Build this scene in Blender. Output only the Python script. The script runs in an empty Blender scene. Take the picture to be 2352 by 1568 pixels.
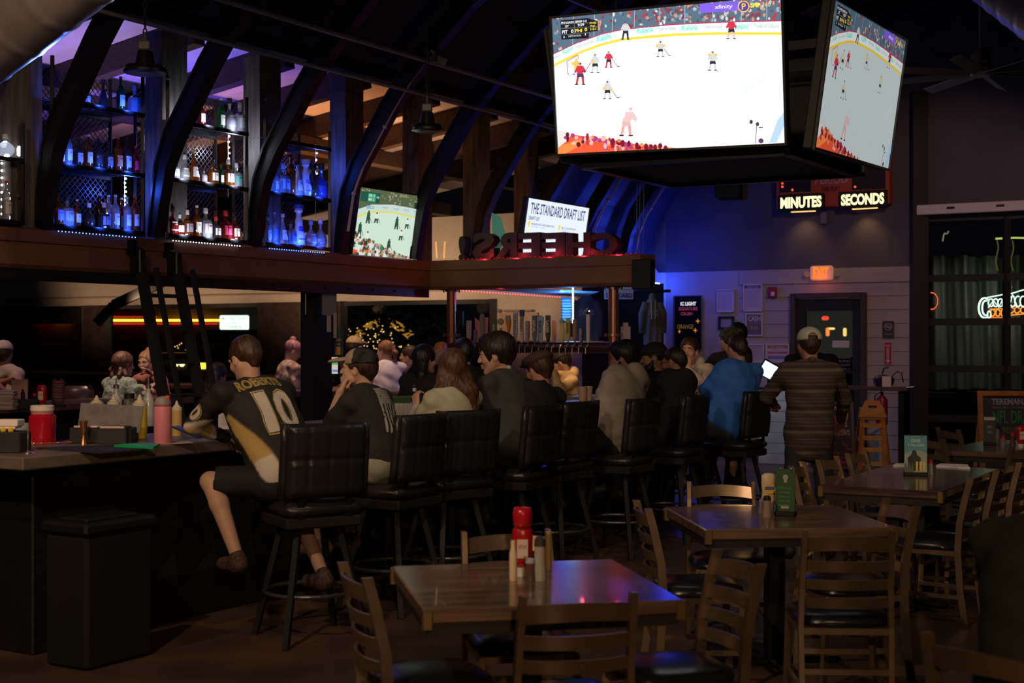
import bpy, bmesh, math, random
import numpy as np
from mathutils import Vector, Matrix
PI = math.pi
sc = bpy.context.scene
col = sc.collection
# ---------------------------------------------------------------- camera, world, exposure
F, CX, CY, HC = 3267.0, 1176.0, 776.0, 1.67
cam_data = bpy.data.cameras.new('camera')
cam_data.sensor_width = 36.0
cam_data.lens = 36.0 * F / 2352.0
cam_data.shift_y = -(784.0 - CY) / 2352.0
cam_data.clip_start = 0.05
cam_data.clip_end = 200
cam_data.dof.use_dof = True
cam_data.dof.focus_distance = 10.2
cam_data.dof.aperture_fstop = 3.6
cam = bpy.data.objects.new('camera', cam_data)
cam.location = (0, 0, HC)
cam.rotation_euler = (PI / 2, 0, 0)
col.objects.link(cam)
sc.camera = cam
sc.view_settings.view_transform = 'Standard'
sc.view_settings.look = 'None'
sc.view_settings.gamma = 1.0
sc.view_settings.use_curve_mapping = False
sc.view_settings.exposure = 0.0
world = bpy.data.worlds.new('night')
sc.world = world
world.use_nodes = True
world.node_tree.nodes['Background'].inputs[0].default_value = (0.004, 0.004, 0.006, 1)
world.node_tree.nodes['Background'].inputs[1].default_value = 0.35

# bar frame: U runs along the bar away from the camera, N points to the guests' side
U = Vector((0.513, 0.8584, 0)); N = Vector((0.8584, -0.513, 0)); P0 = Vector((-2.46, 7.15, 0))
def uv(a, p, z=0.0):
    return P0 + U * a + N * p + Vector((0, 0, z))
def ray(px, py):
    return Vector(((px - CX) / F, 1.0, -(py - CY) / F))
def at(px, py, d):
    return Vector((0, 0, HC)) + ray(px, py) * d
def onz(px, py, z):
    r = ray(px, py); return Vector((0, 0, HC)) + r * ((z - HC) / r.z)
def on_p(px, py, p):                      # the point of the plane "p metres from the bar edge" behind a pixel
    r = ray(px, py); o = Vector((0, 0, HC)) - P0
    t = (p - o.dot(N)) / r.dot(N); q = o + r * t
    return q.dot(U), q.z
def on_a(px, py, a):
    r = ray(px, py); o = Vector((0, 0, HC)) - P0
    t = (a - o.dot(U)) / r.dot(U); q = o + r * t
    return q.dot(N), q.z
def bar_ap(v):
    q = Vector(v) - P0; return q.dot(U), q.dot(N)
UANG = math.atan2(U.y, U.x)               # heading of U
NANG = math.atan2(N.y, N.x)

# ---------------------------------------------------------------- materials
MATS = {}
def mat(name, c=(0.5, 0.5, 0.5), r=0.6, m=0.0, var=0.0, scale=6.0, bump=0.0, c2=None, tr=0.0, alpha=1.0, emit=0.0, ec=None, stretch=None, coat=0.0, ior=1.45):
    if name in MATS: return MATS[name]
    M = bpy.data.materials.new(name); M.use_nodes = True
    nt = M.node_tree; b = nt.nodes['Principled BSDF']
    b.inputs['Base Color'].default_value = (*c, 1)
    b.inputs['Roughness'].default_value = r
    b.inputs['Metallic'].default_value = m
    b.inputs['IOR'].default_value = ior
    b.inputs['Transmission Weight'].default_value = tr
    b.inputs['Alpha'].default_value = alpha
    b.inputs['Coat Weight'].default_value = coat
    if emit > 0:
        b.inputs['Emission Color'].default_value = (*(ec or c), 1)
        b.inputs['Emission Strength'].default_value = emit
    if var > 0 or bump > 0 or c2:
        tc = nt.nodes.new('ShaderNodeTexCoord'); n = nt.nodes.new('ShaderNodeTexNoise')
        n.inputs['Scale'].default_value = scale; n.inputs['Detail'].default_value = 5
        src = tc.outputs['Object']
        if stretch:
            mp = nt.nodes.new('ShaderNodeMapping'); mp.inputs['Scale'].default_value = stretch
            nt.links.new(src, mp.inputs[0]); src = mp.outputs[0]
        nt.links.new(src, n.inputs['Vector'])
        if var > 0 or c2:
            cr = nt.nodes.new('ShaderNodeValToRGB')
            d = c2 or tuple(max(0, x * (1 - var)) for x in c)
            u = c if c2 else tuple(min(1, x * (1 + var)) for x in c)
            cr.color_ramp.elements[0].position = 0.35; cr.color_ramp.elements[1].position = 0.65
            cr.color_ramp.elements[0].color = (*d, 1); cr.color_ramp.elements[1].color = (*u, 1)
            nt.links.new(n.outputs['Fac'], cr.inputs[0]); nt.links.new(cr.outputs[0], b.inputs['Base Color'])
        if bump > 0:
            bp = nt.nodes.new('ShaderNodeBump'); bp.inputs['Strength'].default_value = bump; bp.inputs['Distance'].default_value = 0.02
            nt.links.new(n.outputs['Fac'], bp.inputs['Height']); nt.links.new(bp.outputs[0], b.inputs['Normal'])
    MATS[name] = M
    return M
def glow(c, s=1.0):                       # lit pixels, lamps and neon
    key = 'glow_%02x%02x%02x_%d' % (int(c[0] * 255), int(c[1] * 255), int(c[2] * 255), int(s * 100))
    if key in MATS: return MATS[key]
    M = bpy.data.materials.new(key); M.use_nodes = True; nt = M.node_tree
    nt.nodes.clear(); o = nt.nodes.new('ShaderNodeOutputMaterial'); e = nt.nodes.new('ShaderNodeEmission')
    e.inputs[0].default_value = (*c, 1); e.inputs[1].default_value = s
    nt.links.new(e.outputs[0], o.inputs[0]); MATS[key] = M
    return M
def flat(c, r=0.7):
    key = 'ink_%02x%02x%02x_%d' % (int(c[0] * 255), int(c[1] * 255), int(c[2] * 255), int(r * 10))
    return mat(key, c, r)
def striped(name, bands, period, r=0.85, dist=1.5, axis='Z'):
    """woven horizontal stripes as a colour ramp along one object axis"""
    if name in MATS: return MATS[name]
    M = bpy.data.materials.new(name); M.use_nodes = True; nt = M.node_tree; b = nt.nodes['Principled BSDF']
    b.inputs['Roughness'].default_value = r
    tc = nt.nodes.new('ShaderNodeTexCoord'); sp = nt.nodes.new('ShaderNodeSeparateXYZ')
    nz = nt.nodes.new('ShaderNodeTexNoise'); nz.inputs['Scale'].default_value = 3
    md = nt.nodes.new('ShaderNodeMath'); md.operation = 'MULTIPLY_ADD'; md.inputs[1].default_value = 0.012 * dist
    nt.links.new(tc.outputs['Object'], nz.inputs['Vector']); nt.links.new(tc.outputs['Object'], sp.inputs[0])
    nt.links.new(nz.outputs['Fac'], md.inputs[0]); nt.links.new(sp.outputs[axis], md.inputs[2])
    dv = nt.nodes.new('ShaderNodeMath'); dv.operation = 'DIVIDE'; dv.inputs[1].default_value = period
    fr = nt.nodes.new('ShaderNodeMath'); fr.operation = 'FRACT'
    nt.links.new(md.outputs[0], dv.inputs[0]); nt.links.new(dv.outputs[0], fr.inputs[0])
    cr = nt.nodes.new('ShaderNodeValToRGB'); cr.color_ramp.interpolation = 'LINEAR'
    els = cr.color_ramp.elements
    while len(els) > 1: els.remove(els[-1])
    els[0].position = bands[0][0]; els[0].color = (*bands[0][1], 1)
    for ps, cc in bands[1:]:
        e = els.new(ps); e.color = (*cc, 1)
    nt.links.new(fr.outputs[0], cr.inputs[0]); nt.links.new(cr.outputs[0], b.inputs['Base Color'])
    MATS[name] = M
    return M

# ---------------------------------------------------------------- mesh builder
class MB:
    def __init__(s): s.v = []; s.f = []; s.m = []; s.mats = []; s.cur = 0
    def use(s, M):
        if M not in s.mats: s.mats.append(M)
        s.cur = s.mats.index(M); return s
    def add(s, vs, fs):
        b = len(s.v); s.v.extend([tuple(x) for x in vs])
        for q in fs: s.f.append([i + b for i in q]); s.m.append(s.cur)
        return s
    def box(s, c, size, R=None, bev=0.0):
        x, y, z = (k / 2 for k in size); c = Vector(c)
        if bev <= 0:
            L = [(-x, -y, -z), (x, -y, -z), (x, y, -z), (-x, y, -z), (-x, -y, z), (x, -y, z), (x, y, z), (-x, y, z)]
            fs = [(0, 3, 2, 1), (4, 5, 6, 7), (0, 1, 5, 4), (1, 2, 6, 5), (2, 3, 7, 6), (3, 0, 4, 7)]
        else:
            b = min(bev, x * .99, y * .99, z * .99); L = []
            for zz, ins in ((-z, b), (-z + b, 0), (z - b, 0), (z, b)):
                X, Y = x - ins, y - ins; k = b if ins == 0 else b * 0.6
                L += [(-X + k, -Y, zz), (X - k, -Y, zz), (X, -Y + k, zz), (X, Y - k, zz), (X - k, Y, zz), (-X + k, Y, zz), (-X, Y - k, zz), (-X, -Y + k, zz)]
            fs = [tuple(range(7, -1, -1)), tuple(range(24, 32))]
            for r in range(3):
                for i in range(8):
                    j = (i + 1) % 8; fs.append((r * 8 + i, r * 8 + j, r * 8 + 8 + j, r * 8 + 8 + i))
        L = [Vector(q) for q in L]
        if R is not None: L = [R @ q for q in L]
        return s.add([q + c for q in L], fs)
    def bar(s, a, b, w, h, up=(0, 0, 1), bev=0.0):      # a box laid from a to b
        a, b = Vector(a), Vector(b); d = b - a; L = d.length; d.normalize(); up = Vector(up)
        x = d.cross(up)
        if x.length < 1e-4: x = d.cross(Vector((1, 0, 0)))
        x.normalize(); z = x.cross(d)
        R = Matrix((x, d, z)).transposed()
        return s.box((a + b) / 2, (w, L, h), R, bev)
    def tube(s, pts, r, n=8, caps=True, closed=False):
        pts = [Vector(q) for q in pts]; k = len(pts); rs = r if isinstance(r, (list, tuple)) else [r] * k
        vs = []; up = None
        for i, q in enumerate(pts):
            if closed: t = pts[(i + 1) % k] - pts[i - 1]
            else: t = pts[min(i + 1, k - 1)] - pts[max(i - 1, 0)]
            t.normalize()
            if up is None:
                up = Vector((0, 0, 1)) if abs(t.z) < 0.9 else Vector((1, 0, 0))
            x = t.cross(up); x.normalize(); up = x.cross(t)
            for j in range(n):
                an = 2 * PI * j / n; vs.append(q + (x * math.cos(an) + up * math.sin(an)) * rs[i])
        fs = []
        for i in range(k if closed else k - 1):
            for j in range(n):
                a0 = i * n + j; a1 = i * n + (j + 1) % n; b0 = ((i + 1) % k) * n + j; b1 = ((i + 1) % k) * n + (j + 1) % n
                fs.append((a0, a1, b1, b0))
        if caps and not closed: fs += [tuple(range(n - 1, -1, -1)), tuple(range((k - 1) * n, k * n))]
        return s.add(vs, fs)
    def lathe(s, prof, c=(0, 0, 0), n=20, sx=1.0, sy=1.0, R=None):
        vs = []; fs = []; c = Vector(c)
        for r, z in prof:
            for j in range(n):
                an = 2 * PI * j / n; q = Vector((r * sx * math.cos(an), r * sy * math.sin(an), z))
                if R is not None: q = R @ q
                vs.append(c + q)
        for i in range(len(prof) - 1):
            for j in range(n):
                fs.append((i * n + j, i * n + (j + 1) % n, (i + 1) * n + (j + 1) % n, (i + 1) * n + j))
        if prof[0][0] > 1e-5: fs.append(tuple(range(n - 1, -1, -1)))
        if prof[-1][0] > 1e-5: fs.append(tuple(range((len(prof) - 1) * n, len(prof) * n)))
        return s.add(vs, fs)
    def ball(s, c, r, n=12, m=8, R=None):
        rr = r if isinstance(r, (list, tuple)) else (r, r, r); vs = []; fs = []; c = Vector(c)
        for i in range(m + 1):
            th = PI * i / m
            for j in range(n):
                an = 2 * PI * j / n; q = Vector((rr[0] * math.sin(th) * math.cos(an), rr[1] * math.sin(th) * math.sin(an), -rr[2] * math.cos(th)))
                if R is not None: q = R @ q
                vs.append(c + q)
        for i in range(m):
            for j in range(n): fs.append((i * n + j, i * n + (j + 1) % n, (i + 1) * n + (j + 1) % n, (i + 1) * n + j))
        return s.add(vs, fs)
    def prism(s, poly, o, ex, ey, depth):               # polygon in the plane (ex, ey) at o, extruded by the vector depth
        o, ex, ey, depth = Vector(o), Vector(ex), Vector(ey), Vector(depth); k = len(poly)
        f = [o + ex * x + ey * y for x, y in poly]; g = [q + depth for q in f]
        fs = [tuple(range(k)), tuple(range(2 * k - 1, k - 1, -1))] + [(i, i + k, (i + 1) % k + k, (i + 1) % k) for i in range(k)]
        return s.add(f + g, fs)
    def quad(s, a, b, c, d): return s.add([a, b, c, d], [(0, 1, 2, 3)])
    def sweep(s, prof, path, side, closed=True):        # profile points (s, z) along path points; side(i) gives the horizontal unit for s
        k = len(prof); vs = []
        for i, q in enumerate(path):
            for x, z in prof: vs.append(Vector(q) + side(i) * x + Vector((0, 0, z)))
        fs = []
        for i in range(len(path) - 1):
            for j in range(k if closed else k - 1): fs.append((i * k + j, i * k + (j + 1) % k, (i + 1) * k + (j + 1) % k, (i + 1) * k + j))
        if closed: fs += [tuple(range(k)), tuple(range(len(path) * k - 1, (len(path) - 1) * k - 1, -1))]
        return s.add(vs, fs)
    def build(s, name, M=None, parent=None, smooth=False, off=None, angle=None):
        me = bpy.data.meshes.new(name)
        vs = s.v
        if off is not None: vs = [(x - off[0], y - off[1], z - off[2]) for x, y, z in vs]
        me.from_pydata(vs, [], s.f)
        ms = s.mats if s.mats else [M]
        for q in ms: me.materials.append(q)
        if s.mats: me.polygons.foreach_set('material_index', s.m)
        if smooth: me.polygons.foreach_set('use_smooth', [True] * len(me.polygons))
        bm = bmesh.new(); bm.from_mesh(me); bmesh.ops.recalc_face_normals(bm, faces=bm.faces)
        bm.to_mesh(me); bm.free()
        if smooth and angle is not None:
            try: me.set_sharp_from_angle(angle=math.radians(angle))
            except Exception: pass
        me.update()
        o = bpy.data.objects.new(name, me); col.objects.link(o)
        if parent is not None: o.parent = parent
        return o
def tag(o, label=None, cat=None, group=None, kind=None):
    if label: o['label'] = label
    if cat: o['category'] = cat
    if group: o['group'] = group
    if kind: o['kind'] = kind
    return o
def thing(name, loc, label, cat, rz=0.0, group=None):
    o = bpy.data.objects.new(name, None); col.objects.link(o); o.empty_display_size = 0.1
    o.location = loc; o.rotation_euler = (0, 0, rz)
    return tag(o, label, cat, group)
def struct(o): o['kind'] = 'structure'; return o
def copy_tree(o, loc, rz, label, group=None, name=None):
    def rec(x, par):
        c = x.copy(); col.objects.link(c); c.parent = par
        for ch in list(x.children): rec(ch, c)
        return c
    c = rec(o, None); c.location = loc; c.rotation_euler = (0, 0, rz); c['label'] = label
    if group: c['group'] = group
    return c
def rotz(a): return Matrix.Rotation(a, 3, 'Z')
FR_U = rotz(UANG)                          # local x along U, local y along -N
_TC = {}
def text_mesh(body, bold=0.0):
    key = (body, bold)
    if key in _TC: return _TC[key]
    cu = bpy.data.curves.new('t', 'FONT'); cu.body = body; cu.size = 1.0; cu.offset = bold; cu.resolution_u = 3
    ob = bpy.data.objects.new('t', cu); col.objects.link(ob)
    dg = bpy.context.evaluated_depsgraph_get(); me = ob.evaluated_get(dg).to_mesh()
    V = np.array([tuple(v.co) for v in me.vertices]); Fs = [tuple(p.vertices) for p in me.polygons]
    ob.evaluated_get(dg).to_mesh_clear()
    bpy.data.objects.remove(ob); bpy.data.curves.remove(cu)
    lo = V.min(0); hi = V.max(0)
    V = (V - lo) / np.maximum(hi - lo, 1e-6); V[:, 2] = 0
    _TC[key] = (V, Fs, (hi - lo)[0] / max((hi - lo)[1], 1e-6))
    return _TC[key]
def hom(c4):                               # photo quad TL TR BR BL -> unit square (x right, y down)
    A = []; B = []
    for (x, y), (u, v) in zip(c4, ((0, 0), (1, 0), (1, 1), (0, 1))):
        A.append([x, y, 1, 0, 0, 0, -u * x, -u * y]); B.append(u)
        A.append([0, 0, 0, x, y, 1, -v * x, -v * y]); B.append(v)
    h = np.linalg.solve(np.array(A, float), np.array(B, float))
    def f(x, y):
        w = h[6] * x + h[7] * y + 1
        return ((h[0] * x + h[1] * y + h[2]) / w, (h[3] * x + h[4] * y + h[5]) / w)
    return f
class Flat:
    """ink or lit pixels lying on one flat face: local x right 0..1, y down 0..1, layered by tenths of a millimetre"""
    def __init__(s, o, ex, ey, w, h, step=0.0004, conv=None):
        s.mb = MB(); s.o = Vector(o); s.ex = Vector(ex) * w; s.ey = Vector(ey) * h; s.w = w; s.h = h
        s.n = s.ex.cross(s.ey); s.n.normalize(); s.l = 0; s.step = step; s.conv = conv
    def P(s, x, y): return s.o + s.ex * x - s.ey * y + s.n * (s.l * s.step)
    def poly(s, M, pts, up=True):
        if up: s.l += 1
        if s.conv: pts = [s.conv(*q) for q in pts]
        pts = [(min(1, max(0, x)), min(1, max(0, y))) for x, y in pts]
        s.mb.use(M).add([s.P(*q) for q in pts], [tuple(range(len(pts)))]); return s
    def rect(s, M, x0, y0, x1, y1, up=True): return s.poly(M, [(x0, y0), (x1, y0), (x1, y1), (x0, y1)], up)
    def text(s, M, body, x0, y0, x1, y1, bold=0.01, up=True, quad=None, mirror=False):
        """text fitted to the box (or to the 4 corner quad TL TR BR BL)"""
        if up: s.l += 1
        V, Fs, _ = text_mesh(body, bold)
        q = quad or [(x0, y0), (x1, y0), (x1, y1), (x0, y1)]; vs = []
        if s.conv: q = [s.conv(*t) for t in q]
        for a, b, _z in V:
            if mirror: a = 1 - a
            t = 1 - b
            x = (q[0][0] * (1 - a) + q[1][0] * a) * (1 - t) + (q[3][0] * (1 - a) + q[2][0] * a) * t
            y = (q[0][1] * (1 - a) + q[1][1] * a) * (1 - t) + (q[3][1] * (1 - a) + q[2][1] * a) * t
            vs.append(s.P(x, y))
        s.mb.use(M).add(vs, Fs); return s
    def blob(s, M, x, y, rx, ry, n=8, up=False, rot=0):
        if s.conv:
            pts = [(x + rx * math.cos(2 * PI * i / n + rot), y + ry * math.sin(2 * PI * i / n + rot)) for i in range(n)]
        else: pts = [(x + rx * math.cos(2 * PI * i / n + rot), y + ry * math.sin(2 * PI * i / n + rot)) for i in range(n)]
        return s.poly(M, pts, up)
    def line(s, M, a, b, w, up=False):
        dx, dy = b[0] - a[0], b[1] - a[1]; L = math.hypot(dx, dy) or 1; nx, ny = -dy / L * w / 2, dx / L * w / 2
        return s.poly(M, [(a[0] + nx, a[1] + ny), (b[0] + nx, b[1] + ny), (b[0] - nx, b[1] - ny), (a[0] - nx, a[1] - ny)], up)
    def build(s, name, parent=None, off=None):
        o = s.mb.build(name, None, parent, off=off)
        return o
ORD = ['first', 'second', 'third', 'fourth', 'fifth', 'sixth', 'seventh', 'eighth', 'ninth', 'tenth', 'eleventh', 'twelfth', 'thirteenth', 'fourteenth', 'fifteenth', 'sixteenth', 'seventeenth', 'eighteenth', 'nineteenth', 'twentieth']
# ---------------------------------------------------------------- lamps of the room and added fill lights
def point(name, loc, c, w, r=0.05):
    l = bpy.data.lights.new(name, 'POINT'); l.color = c; l.energy = w; l.shadow_soft_size = r
    o = bpy.data.objects.new(name, l); o.location = loc; col.objects.link(o); return o
def spot(name, loc, tgt, c, w, ang=60, blend=0.6, r=0.08):
    l = bpy.data.lights.new(name, 'SPOT'); l.color = c; l.energy = w; l.shadow_soft_size = r; l.spot_size = math.radians(ang); l.spot_blend = blend
    o = bpy.data.objects.new(name, l); o.location = loc
    o.rotation_euler = (Vector(tgt) - Vector(loc)).to_track_quat('-Z', 'Y').to_euler(); col.objects.link(o); return o
def area(name, loc, tgt, c, w, sx, sy=None):
    l = bpy.data.lights.new(name, 'AREA'); l.color = c; l.energy = w; l.shape = 'RECTANGLE'; l.size = sx; l.size_y = sy or sx
    o = bpy.data.objects.new(name, l); o.location = loc
    o.rotation_euler = (Vector(tgt) - Vector(loc)).to_track_quat('-Z', 'Y').to_euler(); col.objects.link(o); return o
WARM = (1.0, 0.62, 0.34); WARM2 = (1.0, 0.72, 0.48)
# unseen warm fill spots added over the dining floor, behind and above the photographer
spot('dining_fill', (-2.2, 2.2, 4.4), (-0.8, 7.8, 1.2), WARM2, 380, 62)
spot('dining_fill', (2.4, 0.2, 3.4), (1.6, 6.0, 0.5), WARM, 300, 75)
spot('dining_fill', (-0.5, 5.0, 5.2), (0.5, 10.6, 1.2), WARM2, 170, 62)
spot('dining_fill', (3.2, 7.4, 3.9), (2.9, 12.0, 1.0), WARM2, 90, 75)
spot('dining_fill', (-3.4, 4.5, 4.4), (-3.2, 9.2, 1.6), WARM, 190, 66)
spot('dining_fill', (0.4, -1.6, 2.9), (0.6, 5.0, 0.5), WARM, 330, 62)
spot('duct_fill', (-0.6, 6.2, 4.3), (-3.0, 8.0, 3.5), (1.0, 0.70, 0.52), 110, 60)  # this warm spot and the blue one below are added to brighten the duct
spot('duct_fill', (-2.9, 9.6, 3.2), (-3.0, 8.2, 3.4), (0.15, 0.3, 1.0), 60, 70)
# warm lamps in the side room beyond the bar
for q, w in (((-2.5, 16.6, 3.2), 60), ((-1.3, 16.7, 3.2), 50), ((-4.1, 14.4, 3.0), 55), ((0.50, 14.85, 2.12), 15), ((-5.2, 13.4, 3.0), 22), ((-3.4, 18.6, 2.9), 26)):
    spot('side_room_lamp', q, (q[0] + .1, q[1] + 0.5, 1.2), (1.0, 0.66, 0.42), w * 1.8, 66, 0.7)
for p, w in ((-5.2, 55), (-7.2, 95), (-9.4, 70), (-11.8, 60), (-14.2, 45)): spot('wall_fill', uv(12.2, p, 2.2), uv(14, p, 2.75), (1.0, 0.62, 0.36), w, 100, 0.9, 0.1)  # hidden spots added to brighten the plaster band above the windows
# blue and violet strips washing the side room ceiling, orange further along
for a, p, z, c, w in ((2.6, -4.2, 3.0, (0.18, 0.09, 1.0), 90), (4.3, -4.2, 3.0, (0.65, 0.42, 0.95), 60), (5.7, -4.2, 3.0, (0.16, 0.10, 1.0), 100), (7.0, -4.6, 2.9, (1.0, 0.45, 0.25), 40), (8.3, -4.6, 2.9, (1.0, 0.36, 0.08), 80), (9.8, -4.6, 2.9, (1.0, 0.50, 0.25), 90)):
    spot('ceiling_wash', uv(a, p, z), uv(a, p - .4, 4.2), c, w, 130, 0.8, 0.1)
for a, w in ((8.75, 16), (9.75, 10)): spot('post_uplight', uv(a, -2.55, 2.62), uv(a, -3.05, 3.4), (1.0, 0.36, 0.08), w, 100, 0.8, 0.04)
# blue strip in the corner of the end wall
point('corner_strip_light', uv(13.72, on_a(1516, 648, 13.72)[0], 2.45), (0.02, 0.08, 1.0), 9, 0.03)
point('corner_strip_light', uv(13.2, on_a(1540, 600, 13.2)[0], 2.85), (0.03, 0.06, 1.0), 22, 0.05)  # extra light added to carry the strip's blue glow across the gable
point('corner_strip_light', uv(11.6, -2.4, 2.75), (0.02, 0.06, 1.0), 9, 0.05)
spot('end_wall_lamp', uv(9.4, 2.4, 4.6), uv(14, 0.9, 1.9), (1.0, 0.60, 0.54), 165, 72)
spot('bar_corner_lamp', (0.9, 12.0, 2.15), (1.6, 13.5, 1.5), (1.0, 0.5, 0.22), 16, 60)
# ================================================================ the setting
M_floor = mat('stained_concrete', (0.15, 0.088, 0.055), 0.38, var=0.5, scale=1.3, c2=(0.05, 0.035, 0.027), bump=0.05)
M_ceil = mat('dark_corrugated_ceiling', (0.018, 0.018, 0.022), 0.75, var=0.2)
M_blacksteel = mat('black_steel', (0.012, 0.012, 0.014), 0.38, 0.3)
M_ribsteel = mat('painted_rib_steel', (0.011, 0.011, 0.013), 0.5, 0.2, var=0.2)
M_wood_post = mat('rough_timber_post', (0.12, 0.105, 0.095), 0.75, var=0.35, scale=4, stretch=(6, 6, 0.6), bump=0.2)
M_brown = mat('brown_painted_steel', (0.20, 0.085, 0.05), 0.5, var=0.1, scale=3)
M_dark_wood = mat('dark_rafter_wood', (0.05, 0.032, 0.024), 0.7, var=0.3, scale=5, stretch=(1, 8, 8))
M_plaster = mat('pale_drywall', (0.62, 0.54, 0.46), 0.8, var=0.04)
M_darkwall = mat('charcoal_wall', (0.075, 0.070, 0.085), 0.8, var=0.1, scale=2)
M_black = mat('black_paint', (0.010, 0.010, 0.011), 0.6)
M_glass = mat('window_glass', (0.9, 0.95, 0.95), 0.02, tr=1.0, ior=1.03)

fl = MB()
c = [uv(-9, 16), uv(15.6, 16), uv(15.6, -19), uv(-9, -19)]
fl.add([q for q in c] + [q - Vector((0, 0, 0.1)) for q in c], [(0, 1, 2, 3), (7, 6, 5, 4), (0, 4, 5, 1), (1, 5, 6, 2), (2, 6, 7, 3), (3, 7, 4, 0)])
struct(fl.build('floor', M_floor))
A_END = 14.0
# arch profile: q = metres from the beam line towards the guests' side, z = height
ARCH = [(0, 2.53), (0.03, 2.75), (0.10, 3.12), (0.22, 3.38), (0.36, 3.58), (0.60, 3.93), (0.80, 4.18), (1.05, 4.43), (1.53, 4.86), (2.2, 5.28), (3.0, 5.64), (4.0, 5.92), (5.2, 6.02)]
ARCH2 = ARCH + [(10.4 - q, z) for q, z in reversed(ARCH[:-1])]
# corrugated arched ceiling skin above the ribs (open below the header at z 4.15 on the bar side)
sk = MB(); segs = [(q, z) for q, z in ARCH2]
top = [(q - 0.0, z) for q, z in ARCH2 if True]
outer = []
for i, (q, z) in enumerate(ARCH2):
    a_ = ARCH2[max(i - 1, 0)]; b_ = ARCH2[min(i + 1, len(ARCH2) - 1)]
    dx, dz = b_[0] - a_[0], b_[1] - a_[1]; L = math.hypot(dx, dz); outer.append((q - dz / L * 0.16, z + dx / L * 0.16))
start = 6
K = outer[start:]
K2 = [(x - 0.0, z + 0.05) for x, z in K]
sk.sweep([(x, z) for x, z in K] + [(x, z) for x, z in reversed(K2)], [uv(-7.5, -3), uv(A_END, -3)], lambda i: N)
struct(sk.build('ceiling', M_ceil))
# lower skin between the ribs past the end of the beam, behind the hanging garments
sk = MB(); K = outer[:start + 1]; K2 = [(x - 0.05, z) for x, z in K]
sk.sweep([(x, z) for x, z in K] + [(x, z) for x, z in reversed(K2)], [uv(10.6, -3), uv(A_END, -3)], lambda i: N)
struct(tag(sk.build('ceiling_side', mat('blue_grey_corrugated_skin', (0.05, 0.055, 0.09), 0.5, var=0.2, bump=0.3, scale=3))))

# end wall: clapboard below the trim at z 2.6, charcoal plaster above, one plane along N at a = 14
M_clap = mat('painted_clapboard', (0.33, 0.29, 0.30), 0.7, var=0.05, scale=2)
def wall_n(name, p0, p1, z0, z1, M, th=0.12, a=A_END):
    m = MB(); o = uv(a, p0); q = uv(a, p1)
    m.bar((o.x + U.x * th / 2, o.y + U.y * th / 2, (z0 + z1) / 2), (q.x + U.x * th / 2, q.y + U.y * th / 2, (z0 + z1) / 2), th, z1 - z0)
    return struct(m.build(name, M))
pd0 = on_a(1822, 776, A_END)[0]; pd1 = on_a(1990, 776, A_END)[0]; PWR = on_a(2100, 776, A_END)[0]
def clapboards(name, p0, p1, z0, z1, a=A_END, step=0.186):
    m = MB(); z = z0
    while z < z1 - 0.01:
        t = min(step, z1 - z); o = uv(a, p0, z); q = uv(a, p1, z)
        for (u0, zz0), (u1, zz1) in (((0.0, z), (-0.012, z + 0.004)),):
            pass
        L = [uv(a - 0.016, p0, z + 0.006), uv(a - 0.016, p1, z + 0.006), uv(a - 0.004, p1, z + t), uv(a - 0.004, p0, z + t),
             uv(a + 0.0, p0, z), uv(a + 0.0, p1, z), uv(a + 0.0, p1, z + t), uv(a + 0.0, p0, z + t)]
        m.add(L, [(0, 1, 2, 3), (0, 4, 5, 1), (3, 2, 6, 7), (0, 3, 7, 4), (1, 5, 6, 2)])
        z += t
    o = m.build(name, M_clap); return struct(o)
PL = -2.9
wall_n('wall_back', PL, pd0, 0, 2.62, M_clap, 0.12); clapboards('wall_back_boards', -1.75, pd0, 0.0, 2.42)
wall_n('wall_back_pier', pd1, PWR + .02, 0, 2.62, M_clap, 0.12); clapboards('wall_back_boards_right', pd1, PWR, 0.0, 2.42)
wall_n('wall_back_lintel', pd0, pd1, 2.27, 2.62, M_clap, 0.12); clapboards('wall_back_boards_top', pd0, pd1, 2.28, 2.42)
m = MB(); m.bar(uv(A_END - 0.02, -1.75, 2.51), uv(A_END - 0.02, PWR, 2.51), 0.03, 0.18); struct(m.build('trim_1', M_clap))
# gable above, cut to the arch
m = MB(); poly = [(q, z) for q, z in outer if z > 2.62 and q < 10.0]
_q = on_a(2118, 776, A_END)[0] + 3; poly = [(-0.02, 2.62)] + poly + [(10.4, 3.34), (_q, 3.34), (_q, 2.62)]
m.prism(poly, uv(A_END, -3), N, Vector((0, 0, 1)), U * 0.1)
struct(m.build('wall_back_gable', M_darkwall))

# side room: one long window wall on the same plane, a plaster band above, a sloping ceiling and rafters
pw0 = -13.6; pw1 = on_a(1133, 776, A_END)[0]; pdr = on_a(1262, 776, A_END)[0]
wall_n('wall_side_room_head', -18.5, -2.9, 2.26, 3.6, M_plaster, 0.1)
wall_n('wall_side_room_sill', -18.5, pw1, 0, 1.0, M_black, 0.14)
wall_n('wall_side_room_pier', pw1, -2.9, 0, 2.26, M_plaster, 0.1)
m = MB(); m.bar(uv(A_END - 0.08, -18, 2.42), uv(A_END - 0.08, -4.4, 2.42), 0.05, 0.02); struct(m.build('trim_2', mat('tan_trim', (0.42, 0.33, 0.25), 0.6)))
m = MB(); m.bar(uv(A_END - 0.10, -18.4, 1.02), uv(A_END - 0.10, pw1, 1.02), 0.22, 0.05); struct(m.build('trim_3', mat('wood_sill', (0.34, 0.20, 0.10), 0.5, var=0.3, stretch=(1, 8, 8))))
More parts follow.
